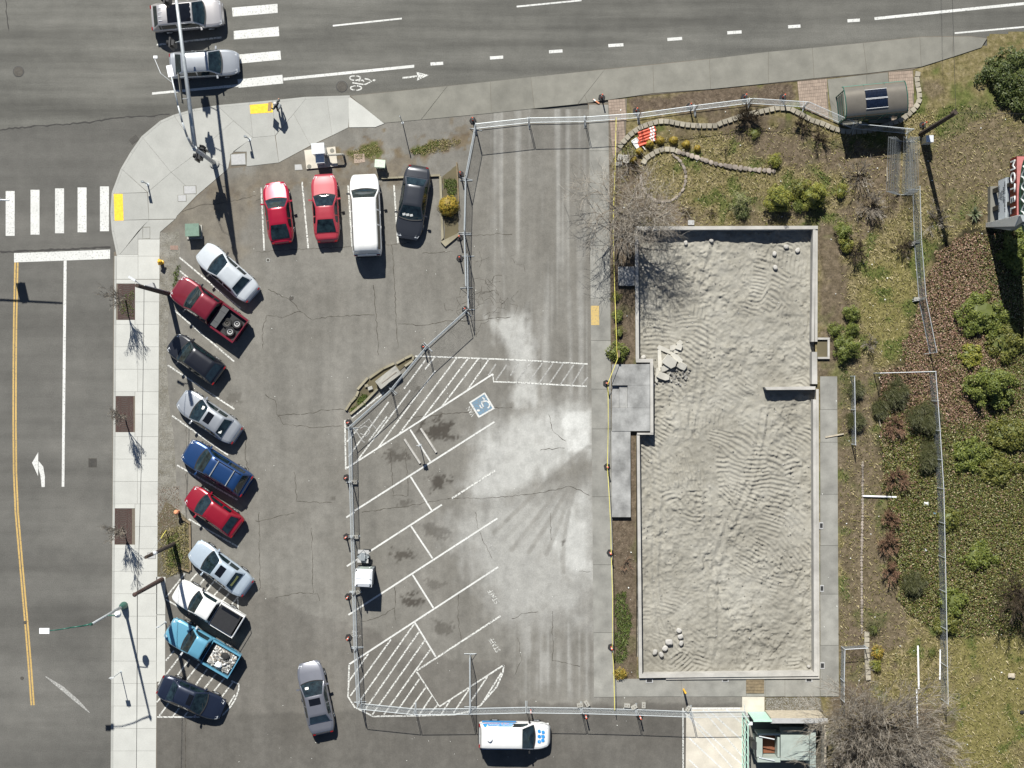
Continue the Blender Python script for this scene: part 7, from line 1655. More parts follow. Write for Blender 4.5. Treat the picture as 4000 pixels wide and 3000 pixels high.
w1p = [Sc(*q) for q in ((130, 660), (240, 530), (330, 430), (450, 340), (560, 270), (670, 225), (785, 185), (905, 150), (1030, 135), (1160, 138), (1285, 162), (1410, 190), (1540, 210), (1670, 225), (1800, 232), (1930, 236), (2060, 235), (2190, 232))] + [S(*q) for q in ((1360, 795), (1410, 780), (1480, 755), (1560, 735), (1640, 718))] + [Y3(*q) for q in ((60, 700), (140, 705), (200, 735), (280, 780), (350, 802), (420, 832), (480, 850), (540, 856), (610, 852), (680, 842), (740, 822), (800, 800), (850, 783), (905, 745), (940, 712), (962, 683), (980, 645), (976, 598), (966, 550), (962, 512), (968, 478))]
stonewall('block_retaining_wall', 'long curving retaining wall of tan wedge blocks behind the bus shelter', w1p, False, 'stone')
w2p = [Sc(*q) for q in ((640, 1000), (690, 925), (810, 850), (910, 785), (1030, 742), (1160, 738), (1285, 752), (1370, 790))]
stonewall('block_retaining_wall', 'short arc of tan wedge blocks below the small golden shrubs', w2p, False, 'stone')
w3p = [Sc(*q) for q in ((1400, 800), (1520, 840), (1640, 875), (1760, 915), (1900, 960), (2040, 1015), (2180, 1055))] + [S(*q) for q in ((1400, 1078), (1480, 1090), (1560, 1100), (1640, 1105))] + [Y3(20, 1110), Y3(60, 1118)]
stonewall('field_stone_row', 'row of rough pinkish field stones running right from the block arc', w3p, False, 'rstone', True, 0.40, 0.36, 0.20)
cc = S(980, 1150); ring = [(cc[0]+88*math.cos(math.radians(a)), cc[1]+96*math.sin(math.radians(a))) for a in range(-62, 200, 12)]
stonewall('stone_ring', 'low ring of weathered stones round the circular grass bed', ring, False, 'rstone', True, 0.36, 0.22, 0.12)
stonewall('block_retaining_wall', 'short column of wedge blocks beside the lower right walkway', [T(3, 2, *q) for q in ((638, 790), (638, 920), (644, 990), (648, 1095))], True, 'stone')
stonewall('small_stone_edging', 'long thin line of small edging stones down the right strip', [T(3, 1, 612, 1340), T(3, 1, 612, 1659), T(3, 2, 605, 300), T(3, 2, 608, 790)], False, 'rstone', True, 0.24, 0.2, 0.1)
for k, (q, r, lb) in enumerate(((T(2, 2, 1015, 840), 0.42, 'largest pale boulder in the lower left group'), (T(2, 2, 990, 880), 0.34, 'middle pale boulder in the lower left group'), (T(2, 2, 925, 905), 0.32, 'leftmost boulder in the lower left group'), (T(2, 2, 965, 920), 0.3, 'lowest boulder in the lower left group'), (T(2, 2, 1080, 765), 0.32, 'topmost boulder in the lower left group'), (T(2, 2, 1090, 805), 0.32, 'flat tan boulder below the topmost one'), (T(2, 2, 1095, 848), 0.3, 'rightmost low boulder in the lower left group'),
                                (T(2, 0, 1125, 1575), 0.26, 'grey boulder near the top left of the excavation'), (T(2, 0, 1290, 1560), 0.26, 'flat grey stone near the top wall of the excavation'), (T(3, 0, 115, 1600), 0.3, 'upper left boulder in the shaded top right corner'), (T(3, 0, 190, 1622), 0.3, 'right hand boulder in the top right corner'), (T(3, 0, 40, 1645), 0.28, 'left hand boulder in the top right corner'), (T(3, 1, 45, 75), 0.28, 'lowest boulder in the top right corner'), (T(3, 2, 262, 998), 0.2, 'small stone near the lower right foundation corner'), (T(2, 1, 850, 655), 0.26, 'pale stone against the jog in the left foundation wall'), (T(2, 1, 918, 835), 0.2, 'small dark stone beside the porch wall'))):
    t = thing('boulder', lb, 'boulder', P(*q, pit_z(*q)-0.04), k*0.7); obj('rock', stone_mesh(k+50, r*2*0.62, r*2*0.5, r*0.9, 2, 0.10), M['found'], t)
def slabrock(q, sx, sy, sz, rz, tilt, label, z_up=0.0):
    t = thing('rubble_slab', label, 'rubble', P(*q, pit_z(*q)-0.02), math.radians(rz)); rr = random.Random(int(q[0]))
    pts = [(x*sx/2*rr.uniform(0.75, 1.05), y*sy/2*rr.uniform(0.75, 1.05)) for x, y in ((-1, -0.8), (-0.3, -1), (0.7, -1), (1, -0.2), (0.9, 0.8), (0.1, 1), (-0.8, 0.9))]
    o = MB().prism(pts, 0, sz).build('slab', M['rubble'], t); o.rotation_euler = (math.radians(tilt), math.radians(tilt*0.6), 0); o.location.z = z_up
def Rb(x, y): return C(2370, 1300, 3.6875, x, y)
for k, (x, y, sx, sy, sz, rz, tl, zu, lb) in enumerate(((895, 405, 1.1, 0.85, 0.22, -30, 12, 0.25, 'largest tilted slab on top of the rubble heap'), (755, 390, 0.32, 1.75, 0.18, 3, 4, 0.02, 'long upright beam left of the rubble heap'), (840, 240, 1.25, 0.35, 0.2, -22, 5, 0.02, 'long slab at the top of the rubble heap'), (1010, 360, 0.95, 0.35, 0.2, -38, 8, 0.1, 'narrow slab right of the largest rubble slab'), (1080, 470, 0.75, 0.5, 0.22, -20, 14, 0.12, 'rightmost slab of the rubble heap'), (830, 505, 0.7, 0.38, 0.2, 25, 6, 0.05, 'small slab below the largest rubble slab'), (800, 620, 0.95, 0.5, 0.2, -20, 10, 0.08, 'lowest pale slab of the rubble heap'), (945, 210, 0.5, 0.4, 0.2, 20, 4, 0.02, 'grey chunk at the upper edge of the rubble heap'), (1035, 200, 0.5, 0.45, 0.25, -10, 5, 0.02, 'pale chunk at the upper right of the rubble heap'), (1040, 150, 0.45, 0.35, 0.18, 40, 5, 0.0, 'topmost small chunk of the rubble heap'), (990, 265, 0.4, 0.3, 0.15, 15, 5, 0.02, 'chunk above the largest rubble slab'), (720, 610, 0.25, 1.1, 0.14, -6, 3, 0.0, 'thin beam at the lower left of the rubble heap'))):
    slabrock(Rb(x, y), sx, sy, sz, rz, tl, lb, zu)
mm = MB(); rr = random.Random(21)
for k in range(90):
    q = Rb(rr.gauss(950, 110), rr.gauss(600, 90)); z_ = pit_z(*q); s = rr.uniform(0.03, 0.13); p = P(*q, z_+s*0.25); mm.box(p, (s*1.3, s, s*0.8), rr.uniform(0, 3), rr.uniform(-0.5, 0.5), rr.uniform(-0.5, 0.5))
o = mm.build('rubble_fragments', M['gravelstone'], soil, kind='stuff')
# pale pipes and boards in the strip
def bar(q0, q1, r, mat, label, name, z=ZL, box=False):
    a = Vector(P(*q0, z)); b_ = Vector(P(*q1, z)); t = thing(name, label, 'pipe' if not box else 'board', tuple(a))
    if box: d = b_-a; c_ = (a+b_)/2; MB().box((c_.x, c_.y, z+r), (d.length, r*2.2, r*1.6), math.atan2(d.y, d.x)).build('plank', M[mat], t, True)
    else: MB().tube(a+Vector((0, 0, r)), b_+Vector((0, 0, r*1.5)), r, r, 8).build('tube', M[mat], t, True)
bar(T(3, 1, 612, 1555), T(3, 1, 830, 1562), 0.06, 'whiteplastic', 'white plastic pipe lying across the right planting strip', 'plastic_pipe')
bar(T(3, 2, 970, 865), T(3, 2, 975, 1145), 0.06, 'whiteplastic', 'white pipe lying upright in the dry grass near the bare thicket', 'plastic_pipe'); bar(T(3, 2, 962, 1148), T(3, 2, 968, 1400), 0.05, 'whiteplastic', 'white pipe half hidden under the bare thicket', 'plastic_pipe')
bar(T(3, 2, 1115, 890), T(3, 2, 1112, 1085), 0.05, 'whiteplastic', 'thin white pipe beside the right fence foot', 'plastic_pipe')
bar(T(3, 1, 370, 1175), T(3, 1, 490, 1152), 0.04, 'plank', 'pale board lying on the soil beside the right walkway', 'loose_board', ZW, True); bar(T(3, 1, 715, 1035), T(3, 1, 728, 1105), 0.03, 'plank', 'short yellowish board in the grass strip', 'loose_board', ZL, True)
bar(T(2, 0, 915, 1420), T(2, 0, 1020, 1372), 0.04, 'plank', 'pale branch lying on the soil above the foundation', 'fallen_branch'); bar(T(3, 0, 770, 1085), T(3, 0, 773, 1175), 0.03, 'plank', 'thin upright board lying in the dry shrubs', 'loose_board', ZL, True)
t = thing('valve_cover', 'pale flat square cover in green grass above the foundation', 'cover', P(*T(2, 0, 1160, 1443), ZL)); MB().box((0, 0, 0.03), (0.42, 0.32, 0.08)).build('lid', M['lid'], t)
for q, s, mt, lb in ((T(3, 1, 1025, 1605), 0.4, 'whiteplastic', 'crumpled white rag in the ivy beside the fence'), (T(3, 2, 1020, 245), 0.32, 'whiteplastic', 'white plastic bag in the lower ivy'), (T(3, 2, 1080, 8), 0.2, 'bluepaint', 'small blue wrapper in the ivy'), (T(3, 2, 1575, 1060), 0.5, 'plank', 'pale bare clod in the olive grass'), (T(3, 2, 1645, 1295), 0.3, 'black', 'small dark object at the right edge of the olive grass')):
    t = thing('litter', lb, 'litter', P(*q, ZL)); obj('scrap', stone_mesh(int(q[0]), s, s*0.7, s*0.35, 2, 0.25), M[mt], t)
mm = MB(); rr = random.Random(33)
for k in range(260):
    q = (rr.uniform(2400, 3990), rr.uniform(420, 2990)); 
    if 2470 < q[0] < 3200 and q[1] > 880: continue
    p = P(*q, ZL+0.03); s = rr.uniform(0.03, 0.09); mm.box(p, (s, s*0.7, s*0.4), rr.uniform(0, 3), rr.uniform(-0.5, 0.5), 0)
for k in range(160):
    q = (rr.uniform(700, 2300), rr.uniform(700, 2980)); p = P(*q, ZL+0.012); s = rr.uniform(0.015, 0.05); mm.box(p, (s, s*0.7, s*0.4), rr.uniform(0, 3))
t = tag(mm.build('litter_specks', M['paper'], None, kind='stuff'), 'tiny pale litter flecks scattered over lot and lawn', 'litter')

# ================================================================== PERSON
def person(px, py, rz, label):
    t = thing('person', label, 'person', P(px, py, ZW), math.radians(rz))
    J_ = {'pel': (0, 0, 0.95), 'sp': (0.0, 0, 1.15), 'ch': (0.02, 0, 1.36), 'nk': (0.03, 0, 1.50), 'hd0': (0.05, 0, 1.58), 'hd1': (0.06, 0, 1.72),
          'hl': (0, 0.10, 0.90), 'kl': (0.04, 0.12, 0.50), 'al': (0.0, 0.13, 0.09), 'tl': (0.16, 0.14, 0.04), 'hr': (0, -0.10, 0.90), 'kr': (0.0, -0.13, 0.50), 'ar': (-0.05, -0.15, 0.09), 'tr': (0.11, -0.17, 0.04),
          'sl': (0.02, 0.20, 1.40), 'el': (0.10, 0.34, 1.18), 'wl': (0.32, 0.30, 1.10), 'sr': (0.02, -0.20, 1.40), 'er': (-0.02, -0.36, 1.16), 'wr': (0.10, -0.46, 0.98)}
    R_ = {'pel': 0.17, 'sp': 0.155, 'ch': 0.175, 'nk': 0.065, 'hd0': 0.085, 'hd1': 0.095, 'hl': 0.105, 'kl': 0.07, 'al': 0.055, 'tl': 0.05, 'hr': 0.105, 'kr': 0.07, 'ar': 0.055, 'tr': 0.05, 'sl': 0.085, 'el': 0.058, 'wl': 0.04, 'sr': 0.085, 'er': 0.058, 'wr': 0.04}
    E_ = [('pel', 'sp'), ('sp', 'ch'), ('ch', 'nk'), ('nk', 'hd0'), ('hd0', 'hd1'), ('pel', 'hl'), ('hl', 'kl'), ('kl', 'al'), ('al', 'tl'), ('pel', 'hr'), ('hr', 'kr'), ('kr', 'ar'), ('ar', 'tr'), ('ch', 'sl'), ('sl', 'el'), ('el', 'wl'), ('ch', 'sr'), ('sr', 'er'), ('er', 'wr')]
    ks = list(J_); vs_ = [J_[k] for k in ks]; rads = [R_[k] for k in ks]; es = [(ks.index(a), ks.index(b_)) for a, b_ in E_]
    for wn, sgn in (('wl', 1), ('wr', -1)):      # five fingers from a palm vertex
        w0 = Vector(J_[wn]); e0_ = Vector(J_['el' if wn == 'wl' else 'er']); dd = (w0-e0_).normalized(); pi_ = len(vs_); vs_.append(tuple(w0+dd*0.07)); rads.append(0.034); es.append((ks.index(wn), pi_))
        sd = dd.cross(Vector((0, 0, 1))).normalized()
        for k, (o_, ln) in enumerate(((-0.034, 0.07), (-0.012, 0.085), (0.010, 0.08), (0.030, 0.062))):
            b0 = len(vs_); vs_.append(tuple(w0+dd*0.11+sd*o_)); rads.append(0.010); vs_.append(tuple(w0+dd*(0.11+ln*0.8)+sd*o_*1.15+Vector((0, 0, -0.03)))); rads.append(0.008); es += [(pi_, b0), (b0, b0+1)]
        b0 = len(vs_); vs_.append(tuple(w0+dd*0.05+sd*0.05*sgn+Vector((0, 0, 0.02)))); rads.append(0.011); vs_.append(tuple(w0+dd*0.10+sd*0.07*sgn+Vector((0, 0, 0.02)))); rads.append(0.009); es += [(pi_, b0), (b0, b0+1)]
    me = bpy.data.meshes.new('body'); me.from_pydata(vs_, es, []); o = bpy.data.objects.new('body', me); col.objects.link(o)
    sk = o.modifiers.new('s', 'SKIN'); sv = me.skin_vertices[0].data
    for i, r_ in enumerate(rads): sv[i].radius = (r_, r_)
    sv[0].use_root = True
    ss = o.modifiers.new('u', 'SUBSURF'); ss.levels = 1; ss.render_levels = 1
    dg = bpy.context.evaluated_depsgraph_get(); nm = bpy.data.meshes.new_from_object(o.evaluated_get(dg)); bpy.data.objects.remove(o)
    nm.materials.clear()
    for mt in (M['skin'], plain('dark_jacket', (0.022, 0.024, 0.026), 0.85), plain('dark_trousers', (0.03, 0.022, 0.022), 0.85), M['black']): nm.materials.append(mt)
    wlv, wrv = Vector(J_['wl']), Vector(J_['wr'])
    for p in nm.polygons:
        c_ = p.center; hand = min((c_-wlv).length, (c_-wrv).length) < 0.05 or (abs(c_.y) > 0.22 and c_.z < 1.25 and (c_.x > 0.31 or (c_.y < -0.42 and c_.z < 1.0)))
        p.material_index = 3 if c_.z < 0.10 else 2 if c_.z < 0.92 else 0 if (hand or c_.z > 1.52) else 1
        p.use_smooth = True
    ob = obj('body', nm, None, t)
    MB().lathe((0.055, 0, 1.70), [(0.13, -0.02), (0.115, 0.03), (0.09, 0.09), (0.03, 0.12)], 12).build('cap', plain('pale_cap', (0.5, 0.47, 0.45), 0.9), t, smooth=True)
    MB().lathe((0.05, 0, 1.60), [(0.085, 0.0), (0.10, 0.03), (0.105, 0.09)], 10).build('hair', M['darkbark'], t)
    for y in (-0.035, 0.035): MB().lathe((0.145, y, 1.655), [(0.012, -0.008), (0.014, 0), (0.01, 0.01)], 6).build('eye', M['black'], t)
    MB().lathe((0.155, 0, 1.61), [(0.014, 0), (0.018, 0.015), (0.006, 0.04)], 6).build('nose', M['skin'], t); MB().box((0.145, 0, 1.585), (0.012, 0.05, 0.01)).build('mouth', M['signred'], t)
    for y in (-0.10, 0.10): MB().lathe((0.05, y, 1.635), [(0.015, 0), (0.02, 0.025), (0.012, 0.05)], 6).build('ear', M['skin'], t)
    MB().box((-0.19, 0, 1.22), (0.14, 0.30, 0.42)).build('backpack', M['greyplastic'], t)
    return t
person(1092, 424, 155, 'person in dark clothes and pale cap standing at the kerb with a cardboard sign')
hp = XF[[o for o in bpy.data.objects if o.name.startswith('person')][0].name] @ Vector((0.44, 0.28, 1.06))
t = thing('cardboard_sign', 'brown cardboard sign held out by the person at the kerb', 'sign', tuple(hp), math.radians(175)); o = MB().box((0.02, 0, 0.08), (0.02, 0.62, 0.46)).build('board', M['cardboard'], t); o.rotation_euler = (0, math.radians(-38), 0)
# ================================================================== VEGETATION
rs = np.random.RandomState(77)
# grass blades over the lawn (denser where green), litter where soil
n = 130000
X = rs.uniform(P(2390, 0)[0], P(4060, 0)[0], n); Y = rs.uniform(P(0, 3050)[1], P(0, 130)[1], n)
PX = X*K+2000; PY = 1500-Y*K
ok = ~((PX > 2470) & (PX < 3280) & (PY > 880)) & ~((PX < 3215) & (PY > 2640)) & ~((PX < 2480) & (PY > 880)) & (PY > 560-0.112*(PX-2400)+0)
wallp = wpoly(w1p + [(3640, 250), (2440, 380)])
inbank = polydist(PX, PY, bank) > 0
behind = polydist(X, Y, wpoly([(2395, 470)]+[w1p[0]]+w1p[2:] + [(3640, 240), (3300, 240), (2440, 330)])) > 0
sv_ = lsample(soilm, X, Y); gv = lsample(grn, X, Y); ov = lsample(olive, X, Y)
dens = np.clip(0.95-0.85*sv_+0.35*gv-0.25*ov, 0.06, 1)
ok &= ~inbank & ~behind & (rs.uniform(0, 1, n) < dens)
pts = np.stack([X, Y, np.full(n, 0.06)], -1)[ok]; gsel = (gv[ok] > 0.35) & (rs.uniform(0, 1, ok.sum()) < 0.75)
o = blades('dry_grass', pts[~gsel], 0.13, 0.045, M['blade'], seed=3, lean=1.0); tag(o, 'short dry olive and straw grass covering the lawn', 'grass')
o = blades('green_grass', pts[gsel], 0.15, 0.045, M['bladegreen'], seed=4, lean=0.9); tag(o, 'greener grass patches in the lawn', 'grass')
n = 60000
X = rs.uniform(P(2390, 0)[0], P(4060, 0)[0], n); Y = rs.uniform(P(0, 3050)[1], P(0, 300)[1], n); PX = X*K+2000; PY = 1500-Y*K
ok = ~((PX > 2478) & (PX < 3280) & (PY > 880)) & ~((PX < 3215) & (PY > 2640)) & (rs.uniform(0, 1, n) < lsample(soilm, X, Y)*0.9+0.05) & ~(polydist(X, Y, wpoly([(2395, 470)]+[w1p[0]]+w1p[30:] + [(3640, 240), (3300, 240), (3112, 320), (3112, 400), (2440, 440)])) > 0) & (PY > 640-0.112*(PX-2400)-230) & ~((PX < 2400) & (PY < 880))
pts = np.stack([X, Y, np.full(n, 0.085)], -1)[ok]
tag(leafcloud('leaf_litter', pts, 0.055, M['litter'], kind='stuff', seed=8, up=1.2), 'brown dead leaves and twigs over the bare soil beds', 'leaf litter')
# left mulch strip and weeds in the stall bed / island / shrub bed / cracks
def patch(name, poly, n_, hgt, wd, mat, label, seed, z=ZL+0.01, lean=0.8):
    r = np.random.RandomState(seed); q = np.array(wpoly(poly)); mn = q.min(0); mx = q.max(0)
    X = r.uniform(mn[0], mx[0], n_*2); Y = r.uniform(mn[1], mx[1], n_*2); d = polydist(X, Y, [tuple(a) for a in q])
    k = d+(fbm(X*2, Y*2, seed)-0.5)*0.5 > 0.05
    o = blades(name, np.stack([X, Y, np.full(len(X), z)], -1)[k][:n_], hgt, wd, mat, seed=seed, lean=lean); tag(o, label, 'grass')
patch('weeds', [(2402, 2310), (2445, 2310), (2470, 2420), (2445, 2580), (2402, 2590)], 1500, 0.16, 0.035, M['bladegreen'], 'bright green weeds in the planting strip beside the yellow tape', 5, 0.08)
patch('weeds', [(620, 2080), (735, 2040), (745, 2230), (650, 2250)], 1500, 0.14, 0.03, M['blade'], 'weeds and dry grass in the bed by the wooden pole', 6)
patch('weeds', [(640, 2100), (700, 2070), (720, 2200), (660, 2220)], 700, 0.16, 0.035, M['bladegreen'], 'green weeds under the wooden pole', 7)
patch('weeds', [J(*q) for q in ((300, 1060), (380, 900), (480, 780), (600, 800), (520, 900), (360, 1060))], 900, 0.15, 0.03, M['bladegreen'], 'green weeds inside the planting island', 8, ZL+0.05)
patch('weeds', [(1735, 700), (1785, 700), (1785, 760), (1740, 770)], 500, 0.12, 0.03, M['bladegreen'], 'green tuft above the golden shrub', 9)
patch('weeds', [(1330, 600), (1470, 555), (1500, 600), (1400, 630)], 900, 0.09, 0.025, M['blade'], 'dry weeds in the broken asphalt below the ramp wing', 10, ZL)
patch('weeds', [(1605, 585), (1700, 548), (1815, 540), (1800, 568), (1700, 598), (1615, 608)], 1200, 0.10, 0.028, M['blade'], 'dry weed strip above the black saloon', 12, ZL)
patch('weeds', [(1608, 585), (1720, 552), (1715, 572), (1620, 602)], 500, 0.11, 0.03, M['bladegreen'], 'green end of the weed strip above the black saloon', 13, ZL)
patch('weeds', [(690, 1035), (705, 1035), (690, 1120), (672, 1120)], 220, 0.12, 0.03, M['bladegreen'], 'green weeds at the gravel edge above the maroon pickup', 14)
patch('weeds', [(462, 1180), (528, 1120), (528, 1240), (470, 1235)], 500, 0.06, 0.03, M['bladegreen'], 'moss and grass in the uppermost tree grate', 15, ZW-0.01)
r = np.random.RandomState(6); q = np.array(gs); n_ = 6000
X = r.uniform(q[:, 0].min(), q[:, 0].max(), n_); Y = r.uniform(q[:, 1].min(), q[:, 1].max(), n_); k = polydist(X, Y, gs) > 0.05
o = leafcloud('loose_gravel', np.stack([X, Y, np.full(n_, ZL+0.02)], -1)[k], 0.05, M['gravelstone'], kind='stuff', seed=3, up=2.5); tag(o, 'loose grey gravel between sidewalk and angled stalls', 'gravel')
X = r.uniform(P(2990, 0)[0], P(3205, 0)[0], 2600); Y = r.uniform(P(0, 2776)[1], P(0, 2724)[1], 2600)
tag(leafcloud('loose_gravel', np.stack([X, Y, np.full(2600, ZL+0.025)], -1), 0.06, M['gravelstone'], kind='stuff', seed=4, up=2), 'coarse gravel bed above the dumpster enclosure', 'gravel')
X = r.uniform(P(615, 0)[0], P(735, 0)[0], 1200); Y = r.uniform(P(0, 2110)[1], P(0, 1900)[1], 1200); PX = X*K+2000
tag(leafcloud('leaf_litter', np.stack([X, Y, np.full(1200, ZL+0.03)], -1)[PX < 700-0.0*Y], 0.06, M['litter'], kind='stuff', seed=5, up=1), 'reddish dead leaves at the head of the weed bed', 'leaf litter')
# ivy bank
n = 150000
X = rs.uniform(P(3420, 0)[0], P(4110, 0)[0], n); Y = rs.uniform(P(0, 2500)[1], P(0, 880)[1], n); PX = X*K+2000; PY = 1500-Y*K
d = polydist(PX, PY, bank)+(fbm(X*0.9, Y*0.9, 7)-0.5)*90
redm = np.clip(sstep(1750, 1350, PY+(fbm(X*0.5, Y*0.5, 19)-0.5)*700)*sstep(3980, 3700, PX-(PY-1000)*0.1)*1.1+0.12, 0, 1)
bz_ = 0.06+0.14*fbm(X*0.7, Y*0.7, 23)+0.16*fbm(X*3, Y*3, 29)
k = d > 0; isred = rs.uniform(0, 1, n) < redm*0.95
pts = np.stack([X, Y, bz_+rs.uniform(-0.05, 0.05, n)], -1)
tag(leafcloud('ground_cover', pts[k & ~isred], 0.10, M['ivy'], kind='stuff', seed=21, up=0.9), 'green and tan ivy covering the bank on the right', 'ground cover')
tag(leafcloud('red_ground_cover', pts[k & isred], 0.09, M['ivyred'], kind='stuff', seed=22, up=0.9), 'reddish brown ground cover on the upper bank', 'ground cover')

# shrubs
bush(1750, 805, 0.74, 1.15, 'l_gold', 'rounded golden shrub beside the black saloon', 4200, 0.07, dense=True)
for x, y, rr_, lb in ((2579, 548, 0.33, 'largest golden ball shrub, third in the small row'), (2631, 549, 0.31, 'golden ball shrub, fourth in the small row'), (2680, 564, 0.30, 'golden ball shrub, fifth in the small row'), (2724, 580, 0.24, 'smallest golden ball shrub at the right row end'), (2538, 562, 0.28, 'golden ball shrub, second in the small row'), (2498, 591, 0.26, 'golden ball shrub, first in the small row'), (2474, 624, 0.25, 'dull golden ball shrub at the lower left row end')):
    bush(x, y, rr_, rr_*1.9, 'l_gold', lb, 1300, 0.05, name='ball_shrub', dense=True)
for x, y, rr_, hz, mt, lb, nn, lf in ((3027, 627, 0.48, 0.7, 'l_yel', 'small yellow green bush right of the field stones', 1300, 0.06), (3045, 772, 0.92, 2.3, 'l_yel', 'large golden green bush above the foundation, left one', 5200, 0.075), (3181, 762, 0.92, 2.3, 'l_yel', 'large golden green bush above the foundation, right one', 5200, 0.075),
                                  (3120, 735, 0.62, 1.2, 'l_mid', 'dark green bush between the two large golden bushes', 1900, 0.07), (3120, 800, 0.4, 0.8, 'l_green', 'small green bush below the dark green one', 800, 0.06), (3283, 747, 0.5, 0.9, 'l_yel', 'loose yellow green bush under the bare tree', 900, 0.06), (3296, 900, 0.55, 1.3, 'l_green', 'bright green bush beside the top right foundation corner', 1500, 0.075), (3305, 955, 0.5, 1.0, 'l_yel', 'yellow green lower bush beside the foundation corner', 1200, 0.07),
                                  (2892, 790, 0.85, 1.0, 'l_pale', 'loose variegated bush left of the large golden bushes', 1500, 0.065), (2900, 830, 0.5, 0.6, 'l_dark', 'dark low bush under the variegated one', 700, 0.06), (2946, 520, 0.42, 0.6, 'l_mid', 'small olive bush below the dark bare shrub', 700, 0.05),
                                  (3325, 1225, 0.55, 0.9, 'l_green', 'upper bright green bush right of the foundation', 1300, 0.075), (3262, 1290, 0.45, 0.7, 'l_green', 'left bright green bush near the window well', 900, 0.07), (3325, 1290, 0.5, 0.8, 'l_green', 'middle bright green bush near the window well', 1100, 0.07), (3303, 1358, 0.95, 1.2, 'l_green', 'largest bright green bush below the window well', 3200, 0.08),
                                  (2410, 1235, 0.42, 0.6, 'l_green', 'leafy green plant in the strip under the yellow tape', 800, 0.06), (2406, 1160, 0.35, 0.5, 'l_mid', 'small plant above the leafy one under the tape', 500, 0.05), (2413, 1375, 0.72, 0.8, 'l_green', 'broad leafy bush beside the porch top', 1900, 0.085), (2418, 1300, 0.4, 0.5, 'l_mid', 'low olive plant above the broad leafy bush', 500, 0.05),
                                  (2424, 2630, 0.4, 0.5, 'l_gold', 'brownish gold tufty plant at the strip bottom', 900, 0.06), (3428, 2548, 0.42, 0.6, 'l_gold', 'golden plant beside the block column', 800, 0.065), (3419, 2600, 0.42, 0.6, 'l_yel', 'yellow green plant below the golden one', 800, 0.065), (3412, 2458, 0.5, 0.5, 'l_feather', 'dull grey green low plant above the block column', 900, 0.05),
                                  (3640, 2545, 0.4, 0.35, 'l_mid', 'small green plant near the right fence foot', 500, 0.05), (3455, 660, 0.0, 0, '', '', 0, 0)):
    if nn: bush(x, y, rr_, hz, mt, lb, nn, lf)
for k, (x, y, rx, ry, hz, mt, lb) in enumerate(((3838, 1232, 1.75, 1.5, 1.0, 'l_green', 'broad bright bush on the upper bank beside the sign shadow'), (3930, 1330, 1.4, 1.3, 0.9, 'l_mid', 'olive bush below the broad one on the upper bank'), (3880, 1510, 1.75, 1.5, 1.9, 'l_green', 'tall round dark green bush on the middle bank'), (3948, 1700, 1.7, 1.2, 0.9, 'l_mid', 'wide bush at the right edge of the middle bank'), (3800, 1770, 1.4, 1.1, 0.6, 'l_green', 'low spreading bush on the middle bank'), (3900, 1830, 1.5, 1.0, 0.6, 'l_mid', 'low olive bush under the wide middle bank one'),
                                              (3985, 975, 1.5, 1.6, 1.1, 'l_green', 'bush at the right edge below the motel sign'), (3790, 1390, 0.9, 0.7, 0.5, 'l_yel', 'yellow green low bush left of the round one'), (3960, 285, 2.2, 1.8, 1.3, 'l_dark', 'dark shaggy bush mass at the top right edge'), (4030, 400, 1.6, 1.2, 1.0, 'l_dark', 'lower dark shaggy bush at the top right edge'), (3720, 2350, 0.9, 0.9, 0.9, 'l_green', 'bright bush against the lower right fence'), (3705, 2030, 0.8, 0.8, 0.8, 'l_mid', 'bush against the middle right fence'), (3825, 2170, 1.2, 0.9, 0.7, 'l_green', 'soft green bush on the lower bank'), (3700, 2440, 0.8, 0.7, 0.7, 'l_mid', 'lowest bush against the right fence'))):
    bush(x, y, rx, hz, mt, lb, int(2300*rx*ry), 0.12, ry=ry, seed=k+300, lumps=14, fill=0.3)
for k, (x, y, r_, hz, lb) in enumerate(((3494, 1530, 0.95, 1.2, 'feathery dark green shrub at the top of the fenced strip'), (3615, 1627, 1.15, 1.3, 'feathery dark green shrub against the right fence'), (3627, 1784, 0.9, 1.1, 'lower feathery shrub against the right fence'), (3440, 1600, 0.5, 0.8, 'thin feathery shrub at the left of the fenced strip'), (3338, 1640, 0.55, 0.9, 'feathery shrub through the short grey fence'), (3567, 2277, 0.8, 0.9, 'feathery shrub in the lower ivy'), (3345, 1520, 0.5, 0.8, 'feathery shrub above the short grey fence'))):
    x_, y_, _ = P(x, y, 0.5); t = thing('feathery_shrub', lb, 'shrub', (x_, y_, ZL-0.02)); p, dd = bushpts(int(3000*r_), r_, r_, hz, k+40, 6, 0.9)
    blades('foliage', p, 0.16, 0.02, M['l_feather'], kind=None, parent=t, seed=k, lean=1.4); MB().tube((0, 0, -0.1), (0, 0, hz*0.6), 0.04, 0.01, 6).build('stem', M['darkbark'], t)
for k, (x, y, r_, lb) in enumerate(((3494, 1663, 0.9, 'upper reddish twiggy shrub in the fenced strip'), (3494, 1868, 1.05, 'middle reddish twiggy shrub in the fenced strip'), (3475, 2024, 0.8, 'dark red twiggy shrub below the white pipe'), (3466, 2120, 1.0, 'large russet twiggy shrub in the lower strip'), (3472, 2235, 0.9, 'lowest russet twiggy shrub in the strip'))):
    bareshrub(x, y, r_, lb, 60+k, 'twigred', 22, 3, (0, 6, 6, 0), 0.9, 0.010)
bareshrub(2916, 462, 1.0, 'dark dense bare shrub beside the curving wall', 80, 'twigdark', 30, 3, (0, 6, 5, 0), 1.0, 0.012)
bareshrub(3132, 490, 0.75, 'dark bare shrub left of the bus shelter', 81, 'twigdark', 18, 3, (0, 5, 5, 0), 1.0, 0.011); bareshrub(3199, 548, 0.8, 'dark bare shrub below the bus shelter', 82, 'twigdark', 18, 3, (0, 5, 5, 0), 1.0, 0.011)
